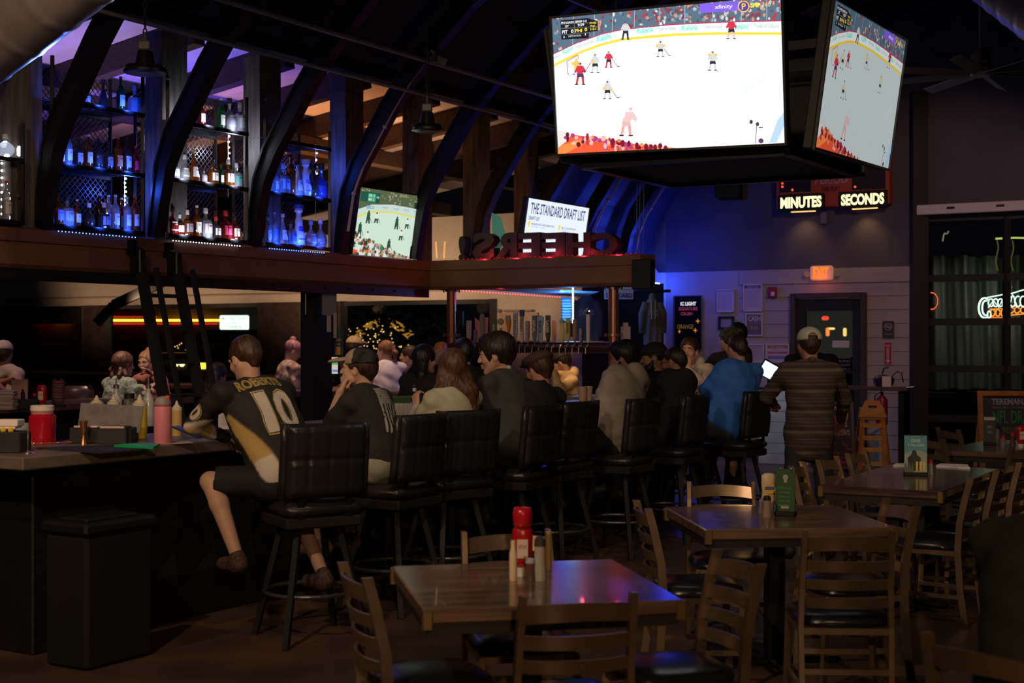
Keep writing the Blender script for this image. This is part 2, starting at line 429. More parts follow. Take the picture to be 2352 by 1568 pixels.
# black knee-braced frame post in the window wall
k = 0
edges = [-18.4, on_a(205, 776, A_END)[0] - 0.1, on_a(250, 776, A_END)[0], on_a(600, 776, A_END)[0], on_a(688, 776, A_END)[0], on_a(780, 776, A_END)[0], pw1]
for i, (p0, p1, kind) in enumerate(((edges[0], edges[1], 'dark'), (edges[2], edges[3], 'open'), (edges[3] + .9, edges[5], 'open'), (edges[5] + 0.1, pw1, 'open'))):
    f = MB()
    for pp in (p0, p1): f.bar(uv(A_END, pp, 1.0), uv(A_END, pp, 2.28), 0.09, 0.12)
    for z in (1.03, 2.24): f.bar(uv(A_END, p0, z), uv(A_END, p1, z), 0.08, 0.07)
    if kind == 'dark':
        f.bar(uv(A_END, p0, 1.62), uv(A_END, p1, 1.62), 0.06, 0.05)
        f.bar(uv(A_END, p0, 2.10), uv(A_END, p1, 2.10), 0.10, 0.32)
    w = struct(f.build('window_%d' % (i + 1), M_black))
    g = MB(); g.bar(uv(A_END + 0.02, p0, 1.63), uv(A_END + 0.02, p1, 1.63), 0.008, 1.2); g.build('glass', M_glass, w)
m = MB()
for pa, pb in ((edges[1], edges[2]), (edges[3], edges[3] + .9), (edges[5], edges[5] + .1)):
    m.bar(uv(A_END + 0.03, pa, 1.14), uv(A_END + 0.03, pb, 1.14), 0.16, 2.28)
struct(m.build('wall_window_piers', mat('dark_brick_pier', (0.05, 0.03, 0.025), 0.8, var=0.3, scale=8)))
# knee brace between post and ceiling
for nm, pts in (('diagonal_brace', [(232, 705), (215, 690), (290, 668), (370, 640)]),):
    m = MB(); pp = [at(x, y, 24.0) for x, y in [(222, 742), (262, 700), (385, 642)]]
    m.bar(pp[0], pp[1], 0.16, 0.14); m.bar(pp[1], pp[2], 0.16, 0.16)
    o = m.build('timber_knee_brace', M_black); tag(o, 'black angled timber brace rising beside the dark side window', 'beam')
# sloping ceiling of the side room
m = MB()
def cz(p): return 4.56 + 0.149 * (p + 3.0)
for off in (0.0,):
    q = [uv(-4, -3.25, cz(-3.25)), uv(A_END, -3.25, cz(-3.25)), uv(A_END, -13.5, cz(-13.5)), uv(-4, -13.5, cz(-13.5))]
    m.add(q + [x + Vector((0, 0, 0.1)) for x in q], [(3, 2, 1, 0), (4, 5, 6, 7), (0, 1, 5, 4), (1, 2, 6, 5), (2, 3, 7, 6), (3, 0, 4, 7)])
struct(m.build('ceiling_side_room', mat('white_painted_panels', (0.60, 0.55, 0.58), 0.8, var=0.05)))
for i, a in enumerate([2.05, 3.3, 4.6, 5.85, 7.1, 8.4, 9.65, 10.9, 12.2]):
    m = MB(); m.bar(uv(a, -3.15, cz(-3.15) - 0.13), uv(a, -13.3, cz(-13.3) - 0.13), 0.14, 0.24)
    o = m.build('rafter', M_dark_wood)
    tag(o, '%s dark rafter from the left under the side room ceiling' % ORD[i], 'rafter', 'rafters of the side room')
for i, p in enumerate((-4.9, -6.6, -8.4)):
    m = MB(); m.bar(uv(0, p, cz(p) - 0.34), uv(13.8, p, cz(p) - 0.34), 0.22, 0.18)
    o = m.build('ceiling_beam', M_dark_wood)
    tag(o, ['dark cross beam nearest the liquor shelves under the rafters', 'middle dark cross beam under the side room rafters', 'farthest dark cross beam under the side room rafters'][i], 'beam', 'cross beams of the side room')

# arched ribs, one object each, along U every 1.27 m
def rib(a, label, z_from=2.35, M=M_ribsteel, k0=0, qmax=None):
    pts = [(q, z) for q, z in ARCH2]
    m = MB(); w = 0.09
    inner = []
    for i, (q, z) in enumerate(pts):
        a_ = pts[max(i - 1, 0)]; b_ = pts[min(i + 1, len(pts) - 1)]
        dx, dz = b_[0] - a_[0], b_[1] - a_[1]; L = math.hypot(dx, dz); t = .03 + .045 * min(1, max(0, (z - 2.4) / 1.0)); inner.append((q + dz / L * t, z - dx / L * t, q - dz / L * t, z + dx / L * t))
    vs = []
    for x, z, q, zz in inner:
        for s in (-w / 2, w / 2):
            vs.append(uv(a + s, -3 + x, z)); vs.append(uv(a + s, -3 + q, zz))
    fs = []
    n = len(inner)
    for i in range(n - 1):
        b = i * 4; c_ = b + 4
        fs += [(b, b + 2, c_ + 2, c_), (b + 1, c_ + 1, c_ + 3, b + 3), (b, c_, c_ + 1, b + 1), (b + 2, b + 3, c_ + 3, c_ + 2)]
    fs += [(0, 1, 3, 2), (n * 4 - 4, n * 4 - 2, n * 4 - 1, n * 4 - 3)]
    m.add(vs, fs)
    # flanges
    for side in (0, 1):
        vs = []
        for x, z, q, zz in inner:
            bx, bz = (x, z) if side == 0 else (q, zz)
            for s in (-0.06, 0.06): vs.append(uv(a + s, -3 + bx, bz))
            for s in (-0.06, 0.06): vs.append(uv(a + s, -3 + bx + (0.018), bz - 0.012))
        fs = []
        for i in range(n - 1):
            b = i * 4; c_ = b + 4
            fs += [(b, b + 1, c_ + 1, c_), (b + 2, c_ + 2, c_ + 3, b + 3), (b, c_, c_ + 2, b + 2), (b + 1, b + 3, c_ + 3, c_ + 1)]
        m.add(vs, fs)
    o = m.build('arched_rib', M)
    tag(o, label, 'roof rib', 'arched steel ribs'); return o
RIBA = [1.45, 2.72, 3.92, 5.16, 6.46, 7.76, 9.0, 10.25, 11.5, 12.75]
rl = ['curved black rib at the far left edge beside the ductwork', 'curved black rib left of the first blue lit bottle bay', 'curved black rib between the first and second bottle bays', 'curved black rib between the second and third bottle bays',
      'curved black rib with a bright conduit left of the hockey screen', 'curved black rib passing above the small hockey screen', 'curved brown lit rib left of the draft list screen', 'curved brown rib rising above the draft list screen', 'curved dark rib right of the draft list screen', 'curved dark rib nearest the end wall']
for a, l in zip(RIBA, rl): rib(a, l)
# purlins running along U, joined to the ribs
def arch_at(q):
    for (q0, z0), (q1, z1) in zip(ARCH, ARCH[1:]):
        if q0 <= q <= q1: return z0 + (z1 - z0) * (q - q0) / (q1 - q0)
for q, r, l in ((0.78, 0.016, 'lower black purlin rod above the timber header'), (1.03, 0.022, 'thin steel purlin rod crossing the arched ribs'), (1.95, 0.022, 'upper steel purlin rod high under the dark ceiling')):
    m = MB(); z = arch_at(q) - 0.10
    m.tube([uv(-3, -3 + q + .1, z), uv(13.9, -3 + q + .1, z)], r, 8)
    tag(m.build('purlin_rod', mat('worn_steel_rod', (0.30, 0.30, 0.33), 0.45, 0.3)), l, 'rod', 'purlin rods')
m = MB(); m.bar(uv(-3, -2.9, 4.43), uv(13.9, -2.9, 4.43), 0.22, 0.26)
tag(m.build('header_beam', M_black), 'long black header beam above the liquor shelf posts', 'beam')
m = MB(); m.bar(uv(-3, -2.72, 4.55), uv(13.9, -2.72, 4.55), 0.06, 0.08)
tag(m.build('steel_angle', mat('grey_angle', (0.16, 0.16, 0.18), 0.4, 0.6)), 'grey steel angle running along above the black header beam', 'beam')
# conduits that follow some ribs
def conduit(a, k0, k1, label, c):
    m = MB(); pts = [uv(a, -3 + q + 0.10, z - 0.02) for q, z in ARCH[k0:k1]]
    sm = []
    for i in range(len(pts) - 1):
        for t in (0, .5): sm.append(pts[i].lerp(pts[i + 1], t))
    sm.append(pts[-1]); m.tube(sm, 0.014, 6)
    for q in sm[2::5]: m.ball(q, 0.024, 8, 6)
    tag(m.build('conduit', mat('conduit_%s' % c, {'steel': (0.55, 0.55, 0.6), 'brass': (0.6, 0.38, 0.2)}[c], 0.45, 0.3)), label, 'pipe', 'conduits on the ribs')
conduit(6.42, 1, 12, 'bright steel conduit curving up left of the hockey screen', 'steel')
conduit(11.6, 0, 8, 'tan conduit curving up right of the draft list screen', 'brass')
conduit(12.9, 0, 8, 'thin conduit curving up nearest the end wall', 'brass')
m = MB(); q = uv(6.46, -3 + 1.13, 4.36); m.box(q, (0.10, 0.10, 0.10), FR_U); m.bar(q, q + Vector((0.12, 0, -0.05)), 0.06, 0.06)
tag(m.build('junction_box', mat('grey_box', (0.2, 0.2, 0.2), 0.5, 0.5)), 'small grey junction box where conduit and rod cross', 'electrical box')

# timber posts between the ribs on the shelf plane
pl = ['first', 'second', 'third', 'fourth', 'fifth', 'sixth', 'seventh', 'eighth']
for i, (x, w, bright) in enumerate(((45, .30, 0), (386, .30, 0), (606, .30, 0), (800, .30, 0), (962, .28, 0), (1098, .28, 0), (1212, .26, 0))):
    a, _z = on_p(x, 400, -3.1)
    m = MB(); m.box(uv(a, -3.12, (2.45 + 4.30) / 2), (w, 0.20, 1.85), FR_U)
    m.use(M_wood_post)
    for z in (2.75, 3.9): m.ball(uv(a - w * .3, -3.01, z), 0.018, 8, 4)
    o = m.build('timber_post', M_wood_post)
    tag(o, ['rough grey timber post at the far left behind the duct', 'rough timber post right of the first bottle bay', 'rough timber post right of the second bottle bay', 'rough timber post right of the third bottle bay',
            'rough timber post above the small hockey screen', 'orange lit timber post left of the draft list screen', 'shaded timber post behind the draft list screen'][i], 'post', 'timber posts of the bar canopy')

# brown steel canopy beam over the bar: long run along U, short run along N
def canopy(name, p, q, side, label):
    m = MB(); prof = [(0, 0), (0.03, 0.03), (0.03, 0.20), (0.05, 0.205), (0.05, 0.30), (0.02, 0.315), (-0.30, 0.315), (-0.30, 0.0)]
    m.sweep(prof, [p, q], lambda i: side)
    o = m.build(name, M_brown); return tag(o, label, 'beam')
canopy('canopy_beam', uv(-2.5, -3.0, 2.20), uv(8.1, -3.0, 2.20), N, 'long brown steel canopy beam carrying the lit liquor shelves')
canopy('canopy_beam', uv(8.05, -3.0, 2.20), uv(8.05, -0.42, 2.20), -U, 'short brown steel canopy beam carrying the mirrored sign letters')
m = MB(); m.bar(uv(-2.5, -2.985, 2.155), uv(8.0, -2.985, 2.155), 0.03, 0.09)
for i in range(26): m.ball(uv(-2.0 + i * 0.39, -2.965, 2.165), 0.011, 6, 4)
tag(m.build('ladder_rail', mat('blackened_rail', (0.03, 0.03, 0.033), 0.35, 0.6)), 'black riveted ladder rail along the underside of the brown beam', 'rail')
# dark post carrying the corner of the canopy, with paper notices taped to it
a, z = on_p(738, 776, -3.1)
m = MB(); m.box(uv(a, -3.16, 1.07), (0.30, 0.16, 2.14), FR_U)
tag(m.build('square_column', M_black), 'wide black column below the corner of the canopy beam', 'column')
o = on_p(740, 664, -3.02); e = on_p(774, 722, -3.02)
def sheet(name, x0, y0, x1, y1, p, M, label, cat, conv='p', th=0.003):
    (a0, z0), (a1, z1) = on_p(x0, y0, p), on_p(x1, y1, p)
    m = MB(); m.bar(uv((a0), p, (z0 + z1) / 2), uv(a1, p, (z0 + z1) / 2), th, abs(z0 - z1)); return tag(m.build(name, M), label, cat)
M_paper = mat('paper', (0.55, 0.53, 0.50), 0.8)
sheet('taped_notice', 740, 664, 773, 724, -3.02, mat('grey_notice', (0.26, 0.26, 0.27), 0.8), 'grey paper notice taped high on the black column', 'notice')
sheet('paper_strip', 751, 724, 760, 762, -3.018, M_paper, 'narrow white paper strip hanging below the taped notice', 'paper')
sheet('paper_strip', 766, 718, 773, 776, -3.016, M_paper, 'longer white paper strip hanging from the right edge of the notice', 'paper')
sheet('paper_strip', 701, 660, 703, 722, -3.016, M_paper, 'thin white strip on the left edge of the black column', 'paper')

# right part of the end wall: glazed roll door under a white valance
GZ = 3.24
pg0 = on_a(2118, 776, A_END)[0]; pg1 = on_a(2480, 776, A_END)[0]
m = MB(); m.bar(uv(A_END - 0.1, PWR + 0.09, 2.2), uv(A_END - 0.1, PWR + 0.09, 4.9), 0.16, 0.2); m.bar(uv(A_END - 0.1, PWR + 0.09, 0.0), uv(A_END - 0.1, PWR + 0.09, 2.2), 0.16, 0.2)
struct(m.build('trim_4', M_black))
d = MB(); rows = [0.0, 0.62, 1.27, 1.88, 2.45, GZ]
for z in rows: d.bar(uv(A_END, pg0, z), uv(A_END, pg1, z), 0.07, 0.09)
cols = [pg0, on_a(2312, 776, A_END)[0], pg1]
for pp in cols: d.bar(uv(A_END, pp, 0), uv(A_END, pp, GZ), 0.08, 0.08)
dr = struct(d.build('window_5', M_black))
g = MB(); g.bar(uv(A_END + 0.02, pg0, GZ / 2), uv(A_END + 0.02, pg1, GZ / 2), 0.008, GZ); g.build('glass', M_glass, dr)
m = MB(); m.bar(uv(A_END - 0.16, pg0 - 0.02, GZ + 0.10), uv(A_END - 0.16, pg1, GZ + 0.10), 0.10, 0.13, bev=0.01)
M_val = mat('white_valance', (0.55, 0.50, 0.50), 0.5)
o = tag(m.build('door_valance', M_val), 'white metal valance above the glazed roll door', 'valance')
h = MB()
for x in (2184, 2298):
    pp = on_a(x, 776, A_END - .2)[0]; h.bar(uv(A_END - 0.215, pp - 0.05, GZ + 0.11), uv(A_END - 0.215, pp + 0.05, GZ + 0.11), 0.012, 0.03)
h.build('bracket', M_black, o)
# cut the wall back where the glass is: gable piece over it is charcoal; wall right of the glass
wall_n('wall_right', pg1, 7.4, 0, 2.62, M_darkwall)
wall_n('wall_left_side', -18.6, -18.4, 0, 3, M_black)
# outside: dark yard with neon, a lit sign, strings of lamps
m = MB(); m.box((0, 60, -0.06), (160, 70, 0.1)); struct(m.build('ground_outside', mat('asphalt', (0.02, 0.02, 0.02), 0.8)))
def lamp_box(name, x0, y0, x1, y1, d, c, s, label, cat, th=0.15, group=None):
    a_, b_ = at(x0, y0, d), at(x1, y1, d); m = MB(); m.use(glow(c, s)).box((a_ + b_) / 2, (abs(b_.x - a_.x), th, abs(a_.z - b_.z)), bev=0.02)
    return tag(m.build(name), label, cat, group)
lamp_box('neon_tube', 254, 733, 506, 738, 34, (1, 0.42, 0.03), 4.0, 'long orange neon tube on the building across the street', 'neon light')
lamp_box('neon_tube', 254, 742, 500, 745, 34, (0.8, 0.02, 0.01), 1.0, 'dull red neon tube just under the orange one', 'neon light')
lamp_box('neon_tube', 254, 726, 360, 729, 34, (0.7, 0.03, 0.01), 0.7, 'short red neon tube above the orange one', 'neon light')
lamp_box('neon_tube', 122, 735, 160, 739, 34, (1, 0.25, 0.02), 2.4, 'short orange neon tube seen in the far left window', 'neon light')
lamp_box('neon_tube', 78, 735, 118, 738, 34, (0.9, 0.04, 0.05), 1.0, 'faint red neon tube seen in the far left window', 'neon light')
lamp_box('neon_sign', 80, 707, 100, 711, 34, (0.9, 0.02, 0.01), 1.4, 'small red neon word above the faint tube, top line', 'neon light')
lamp_box('neon_sign', 80, 715, 93, 719, 34, (0.9, 0.02, 0.01), 1.4, 'small red neon word above the faint tube, bottom line', 'neon light')
m = MB(); m.box((at(330, 776, 35).x, 35.08, 2.0), (9.5, 2.0, 4.0)); tag(m.build('street_building', mat('dark_stucco', (.05, .035, .03), .85, var=.4, scale=2)), 'dark building across the street carrying the neon tubes', 'building')
sg = lamp_box('street_sign', 506, 724, 571, 757, 33, (0.80, 1.0, 0.80), 1.6, 'bright white lit box sign across the street', 'sign')
fx = Flat(at(506, 724, 32.9), (1, 0, 0), (0, 0, 1), 65 / F * 32.9, 33 / F * 32.9)
inkg = glow((0.35, 0.55, 0.42), 0.9)
fx.text(inkg, 'MOTOR COURT', .06, .12, .94, .32); fx.text(inkg, 'NOW', .4, .42, .6, .62); fx.text(inkg, 'OPEN', .25, .72, .75, .92)
fx.build('lettering', sg)
m = MB(); pz = at(540, 757, 33.2); m.tube([pz, (pz.x, pz.y, 0)], 0.12, 8); m.build('sign_pole', mat('sign_pole_grey', (0.12, 0.12, 0.11), 0.5), sg)
# parked truck across the street with its lamps
tr = thing('parked_truck', (-5.6, 31, 0), 'dark parked truck with yellow lamps beyond the side window', 'truck')
m = MB(); M_tr = mat('truck_paint', (0.02, 0.02, 0.022), 0.3)
m.box((0, 0, 0.95), (4.6, 1.9, 0.8), bev=0.2); m.box((-0.4, 0.1, 1.5), (2.0, 1.7, 0.7), bev=0.3); m.build('body', M_tr, tr)
for x in (-1.6, 1.6):
    w = MB(); w.lathe([(0, -0.12), (0.36, -0.12), (0.40, 0), (0.36, 0.12), (0, 0.12)], (x, -0.95, 0.4), 18, R=Matrix.Rotation(PI / 2, 3, 'X')); w.build('wheel', M_black, tr)
for x, y in ((404, 836), (418, 836)):
    q = at(x, y, 30); w = MB(); w.use(glow((1, 0.75, 0.25), 3)).ball(q - Vector((-5.6, 31, 0)), 0.055, 10, 6); w.build('lamp', None, tr)
w = MB(); q0 = at(465, 840, 30) - Vector((-5.6, 31, 0)); w.use(glow((1, 0.8, 0.05), 1.8)).box(q0, (0.13, 0.05, 0.13)); w.build('turn_lamp', None, tr)
# tree with warm fairy lights seen in the middle window, and an arch of a shop roof
random.seed(5)
tr = thing('street_tree', at(880, 745, 31) * 1.0 - Vector((0, 0, at(880, 745, 31).z)), 'dim leafy street tree outside the middle window', 'tree')
m = MB(); m.tube([(0, 0, 0), (0.05, 0, 1.2), (0, 0, 2.2)], [0.14, 0.11, 0.08], 8); m.build('trunk', M_dark_wood, tr)
m = MB()
for i in range(900):
    an = random.random() * 2 * PI; rr = random.random() ** .5 * 1.7; z = 2.2 + random.uniform(-.7, 1.0)
    q = Vector((rr * math.cos(an), rr * math.sin(an) * .6, z)); s = 0.09; R = Matrix.Rotation(random.random() * 6, 3, 'X') @ Matrix.Rotation(random.random() * 6, 3, 'Z')
    m.add([q + R @ Vector(v) for v in ((-s, 0, 0), (0, -s * .5, 0), (s, 0, 0), (0, s * .5, 0))], [(0, 1, 2, 3)])
m.build('foliage', mat('night_leaves', (0.05, 0.09, 0.03), 0.7), tr)
k = 0
for (cx, cy, w, h, n) in ((815, 765, 24, 20, 12), (850, 772, 22, 30, 14), (885, 765, 30, 22, 16), (868, 790, 40, 14, 12), (925, 795, 30, 10, 7), (430, 795, 46, 12, 12), (1250, 0, 0, 0, 0)):
    for i in range(n):
        q = at(cx + random.uniform(-w, w), cy + random.uniform(-h, h), 30 + random.random()); m = MB()
        m.use(glow((1, 0.62, 0.18), 1.6)).ball(q, 0.013, 6, 4)
        tag(m.build('fairy_light'), 'tiny warm fairy light outside the side room windows', 'string light', 'fairy lights outside the side windows')
m = MB(); pts = [at(820 + 125 * t, 800 - 60 * math.sin(PI * (0.15 + 0.7 * t)), 34) for t in [i / 12 for i in range(13)]]
m.tube(pts, 0.10, 8); tag(m.build('lit_arch', glow((0.42, 0.20, 0.02), 0.8)), 'amber glowing arch of a shop roof outside the middle window', 'arch')
# ================================================================ screens
def R3(y, p, r):
    y, p, r = map(math.radians, (y, p, r))
    return Matrix.Rotation(y, 3, 'Z') @ Matrix.Rotation(p, 3, 'X') @ Matrix.Rotation(r, 3, 'Y')
def player(fx, x, y, h, top, pants, socks, skin, stick=1, lean=0.0, st=0.9):
    """a small skater drawn on the screen; x, y is the feet centre, h the height (photo pixels)"""
    w = h * 0.42
    c = glow(top, st); p = glow(pants, st); s = glow(socks, st); dk = glow((.02, .02, .03), st)
    L = lean * h
    fx.l += 1
    fx.poly(p, [(x - w * .32, y - h * .55), (x + w * .32, y - h * .55), (x + w * .42, y - h * .32), (x + w * .06, y - h * .36), (x - w * .36, y - h * .30)], False)
    fx.poly(s, [(x - w * .38, y - h * .32), (x - w * .12, y - h * .35), (x - w * .28, y - h * .04), (x - w * .48, y - h * .04)], False)
    fx.poly(s, [(x + w * .12, y - h * .36), (x + w * .40, y - h * .33), (x + w * .44, y - h * .04), (x + w * .24, y - h * .04)], False)
    fx.rect(dk, x - w * .58, y - h * .05, x - w * .2, y, False); fx.rect(dk, x + w * .2, y - h * .05, x + w * .56, y, False)
    fx.l += 1
    fx.poly(c, [(x - w * .34 + L, y - h * .86), (x + w * .34 + L, y - h * .86), (x + w * .42 + L, y - h * .70), (x + w * .28, y - h * .50), (x - w * .28, y - h * .50), (x - w * .42 + L, y - h * .70)], False)
    fx.poly(c, [(x - w * .36 + L, y - h * .82), (x - w * .62 + L, y - h * .60), (x - w * .5 + L, y - h * .52), (x - w * .22, y - h * .66)], False)
    fx.poly(c, [(x + w * .36 + L, y - h * .82), (x + w * .64 + L, y - h * .62), (x + w * .52 + L, y - h * .52), (x + w * .22, y - h * .66)], False)
    fx.blob(glow(skin, st), x + L * 1.3, y - h * .93, w * .15, h * .075)
    fx.blob(p, x + L * 1.3, y - h * .96, w * .17, h * .05)
    if stick:
        fx.line(dk, (x + stick * w * .5, y - h * .56), (x + stick * w * 1.3, y - h * .06), h * .03); fx.line(dk, (x + stick * w * 1.28, y - h * .06), (x + stick * w * 1.6, y - h * .1), h * .05)
TV1C = [(1268, 40), (1794, -8), (1803, 326), (1283, 357)]
def rink(fx, ice, st, rich=True):
    """the game broadcast; coordinates are the photo pixels of the big screen"""
    I = glow(ice, st); fx.rect(I, 0, 0, 0, 0) if False else None
    conv = fx.conv; fx.conv = None; fx.rect(I, 0, 0, 1, 1); fx.conv = conv
    crowd = glow((0.10, 0.16, 0.22), st); bw = glow((0.80, 0.88, 0.88), st); red = glow((0.55, 0.03, 0.08), st); yel = glow((0.95, 0.66, 0.05), st)
    topL = [(1260, 128), (1272, 121), (1323, 97), (1386, 75), (1434, 65), (1550, 54.5), (1646, 50.6), (1800, 47.5)]
    yl = [(1262, 152), (1274, 145.4), (1335, 116), (1385, 98), (1434, 86), (1550, 76.3), (1646, 74), (1800, 75)]
    def strip(M, A, B, up=True):
        if up: fx.l += 1
        for i in range(len(A) - 1): fx.poly(M, [A[i], A[i + 1], B[i + 1], B[i]], False)
    strip(crowd, [(x, -30) for x, y in topL], topL)
    rnd = random.Random(3); cc = [(0.45, 0.05, 0.08), (0.5, 0.5, 0.52), (0.25, 0.05, 0.08), (0.10, 0.10, 0.13), (0.6, 0.3, 0.2), (0.75, 0.72, 0.7), (0.16, 0.3, 0.36)]
    for lay in range(3):
        fx.l += 1
        for i in range(120 if rich else 60):
            x = rnd.uniform(1268, 1798) if lay else rnd.uniform(1500, 1798); lim = np.interp(x, [q[0] for q in topL], [q[1] for q in topL])
            y = rnd.uniform(min(lim - 8, -2), lim - 3)
            fx.blob(glow(cc[rnd.randrange(7)], st), x, y, rnd.uniform(2.0, 5), rnd.uniform(2.5, 6), 6)
    fx.l += 1
    for x in (1317, 1367, 1410, 1461, 1519, 1577, 1640, 1705, 1762): fx.line(glow((.35, .45, .5), st), (x, np.interp(x, [q[0] for q in topL], [q[1] for q in topL])), (x, -10), 1.6)
    strip(bw, topL, yl)
    strip(red, topL, [(x, y + 2.4) for x, y in topL])
    strip(yel, yl, [(x, y + 6) for x, y in yl])
    teal = glow((0.22, 0.78, 0.60), st); gr = glow((0.35, 0.36, 0.40), st)
    def T(M, s, x0, y0, x1, y1, h, b=.01): fx.text(M, s, 0, 0, 0, 0, b, False, quad=[(x0, y0 - h / 2), (x1, y1 - h / 2), (x1, y1 + h / 2), (x0, y0 + h / 2)])
    fx.l += 1
    for s, x0, y0, x1, y1, h, M, b in (('Kalshi', 1294, 119, 1318, 108, 12, teal, .03), ('Kalshi', 1374, 88, 1408, 80, 13, teal, .03), ('Kalshi', 1467, 70, 1504, 66, 13, teal, .03), ('Kalshi', 1570, 64, 1606, 63, 11, teal, .03), ('Kalshi', 1684, 62, 1720, 62, 11, teal, .03),
                                       ('Trade on economics.', 1324, 107, 1367, 92, 7, gr, 0), ('Trade on climate.', 1515, 65, 1558, 63.5, 8, gr, 0), ('Trade on crypto.', 1619, 63, 1664, 62.5, 8, gr, 0), ('Trade on culture.', 1734, 60, 1790, 61, 9, gr, 0), ('mentions.', 1272, 131, 1289, 124, 7, gr, 0)):
        T(M, s, x0, y0, x1, y1, h, b)
    # markings on the ice
    ib = glow((0.62, 0.78, 0.88), st); fx.text(ib, 'kalshi.com', 0, 0, 0, 0, 0, quad=[(1350, 125), (1400, 104), (1402, 110), (1352, 133)])
    fx.text(glow((0.70, 0.76, 0.84), st), 'xfinity', 0, 0, 0, 0, 0, quad=[(1702, 206), (1752, 166), (1765, 178), (1722, 218)])
    fx.poly(glow((0.45, 0.62, 0.92), st), [(1786, 275), (1803, 255), (1803, 285), (1784, 326), (1768, 326)])
    fx.l += 1
    for x, y0, y1 in ((1335, 242, 275), (1515, 262, 340), (1618, 272, 332), (1424, 275, 300)): fx.line(glow((.7, .8, .82), st), (x, y0), (x + 1, y1), 1.3)
    # goal
    fx.l += 1; fx.line(red, (1307, 172), (1303, 140), 1.6); fx.line(red, (1303, 140), (1329, 125), 1.6); fx.line(red, (1329, 125), (1331, 134), 1.6)
    wh = (0.60, 0.62, 0.62); gold = (0.85, 0.55, 0.12); blk = (0.03, 0.03, 0.04); rd = (0.62, 0.04, 0.07)
    for x, y, h, a, b, c_, stk in ((1441, 90, 42, wh, blk, blk, 0), (1326, 171, 38, gold, gold, wh, 0), (1335, 195, 52, rd, (.05, .05, .12), rd, 0), (1370, 167, 44, wh, blk, wh, -1), (1402, 155, 38, rd, blk, rd, 1),
                                  (1522, 130, 36, wh, blk, wh, 1), (1641, 162, 44, wh, blk, wh, 0), (1683, 90, 46, rd, blk, (.8, .5, .45), 0), (1399, 228, 42, wh, blk, wh, 1)):
        player(fx, x, y, h, a, b, c_, (.6, .4, .3), stk, 0, st)
    fx.l += 1
    for x, y in ((1318, 145), (1365, 140), (1392, 203), (1408, 206), (1515, 104), (1530, 104), (1634, 126), (1648, 126)): fx.blob(glow(gold, st), x, y, 3.5, 4)
    player(fx, 1443, 314, 66, (.75, .52, .5), (.70, .45, .45), (.9, .35, .3), (.8, .7, .65), 0, .12, st)
    # crowd at the bottom left, red banner
    fx.l += 1; tp = [(1283, 302), (1320, 312), (1400, 321), (1470, 333), (1560, 341), (1620, 344)]; strip(glow((0.85, 0.10, 0.04), st), tp, [(x, 372) for x, y in tp], False)
    fx.poly(glow((1.0, .25, .06), st), [(1283, 340), (1345, 318), (1370, 320), (1300, 360), (1283, 362)])
    fx.poly(glow((.75, .70, .66), st), [(1283, 300), (1318, 308), (1300, 330), (1283, 342)])
    for lay in range(3):
        fx.l += 1
        for i in range(26):
            x = rnd.uniform(1300, 1560); y = np.interp(x, [q[0] for q in tp], [q[1] for q in tp]) + rnd.uniform(-2, 22)
            fx.blob(glow([(.35, .02, .03), (.55, .05, .06), (.8, .45, .4), (.9, .3, .1), (.16, .01, .03), (.4, .05, .2)][rnd.randrange(6)], st), x, y, rnd.uniform(3, 7), rnd.uniform(4, 8), 7)
    fx.l += 1
    for x in (1435, 1412, 1468, 1489, 1510, 1534): fx.blob(glow((.22, .01, .03), st), x, np.interp(x, [q[0] for q in tp], [q[1] for q in tp]) + 4, 5, 9, 8)
    fx.l += 1; fx.line(glow((.05, .05, .07), st), (1740, 288), (1738, 328), 1.5); fx.blob(glow((.05, .05, .07), st), 1728, 279, 4, 5); fx.blob(glow((.05, .05, .07), st), 1742, 284, 4, 5); fx.blob(glow((.1, .05, .1), st), 1750, 322, 6, 6); fx.rect(glow((.1, .1, .12), st), 1745, 290, 1754, 293, False)
    # score box
    bk = glow((0.015, 0.015, 0.02), st); w2 = glow((.85, .87, .88), st); ye = glow((.95, .75, .06), st)
    fx.poly(bk, [(1289, 44), (1353, 39), (1377, 46), (1377, 69), (1356, 72), (1356, 86), (1291, 89)])
    fx.l += 1
    T(w2, 'PHI LEADS SERIES 3-0', 1291, 50, 1351, 45.5, 5, .02); T(w2, '1ST', 1300, 58, 1309, 57.5, 5.5, .02); T(w2, '9:29', 1330, 55.5, 1345, 54, 6.5, .02)
    T(w2, 'PIT', 1293, 71.5, 1306, 70.5, 8, .02); T(w2, '0', 1314, 69.5, 1320, 69, 8, .03); T(ye, 'PHI', 1324, 68.5, 1340, 67.5, 8, .02); T(ye, '0', 1346, 66, 1352, 65.5, 8, .03)
    T(ye, 'POWER', 1358, 51, 1374, 50, 4.5, .02); T(ye, 'PLAY', 1360, 57.5, 1371, 57, 4.5, .02); T(ye, '1:21', 1360, 65, 1373, 64, 5.5, .02)
    T(w2, '3', 1296, 83, 1299, 83, 5, .02); T(w2, 'SHOTS ON GOAL', 1308, 81.5, 1338, 79, 4, 0); T(w2, '1', 1347, 77, 1349, 77, 5, .02)
    fx.l += 1
    for a_, b_ in (((1290, 53), (1355, 50)), ((1290, 63), (1377, 59)), ((1290, 78), (1356, 73)), ((1322, 52), (1322, 76))): fx.line(glow((.25, .26, .28), st), a_, b_, .8)
    # channel banner
    pu = glow((0.22, 0.12, 0.78), st)
    fx.poly(pu, [(1612, 9), (1700, 3), (1701, 25), (1613, 30)]); fx.l += 1
    T(w2, 'xfinity', 1646, 18, 1686, 16, 12, .01)
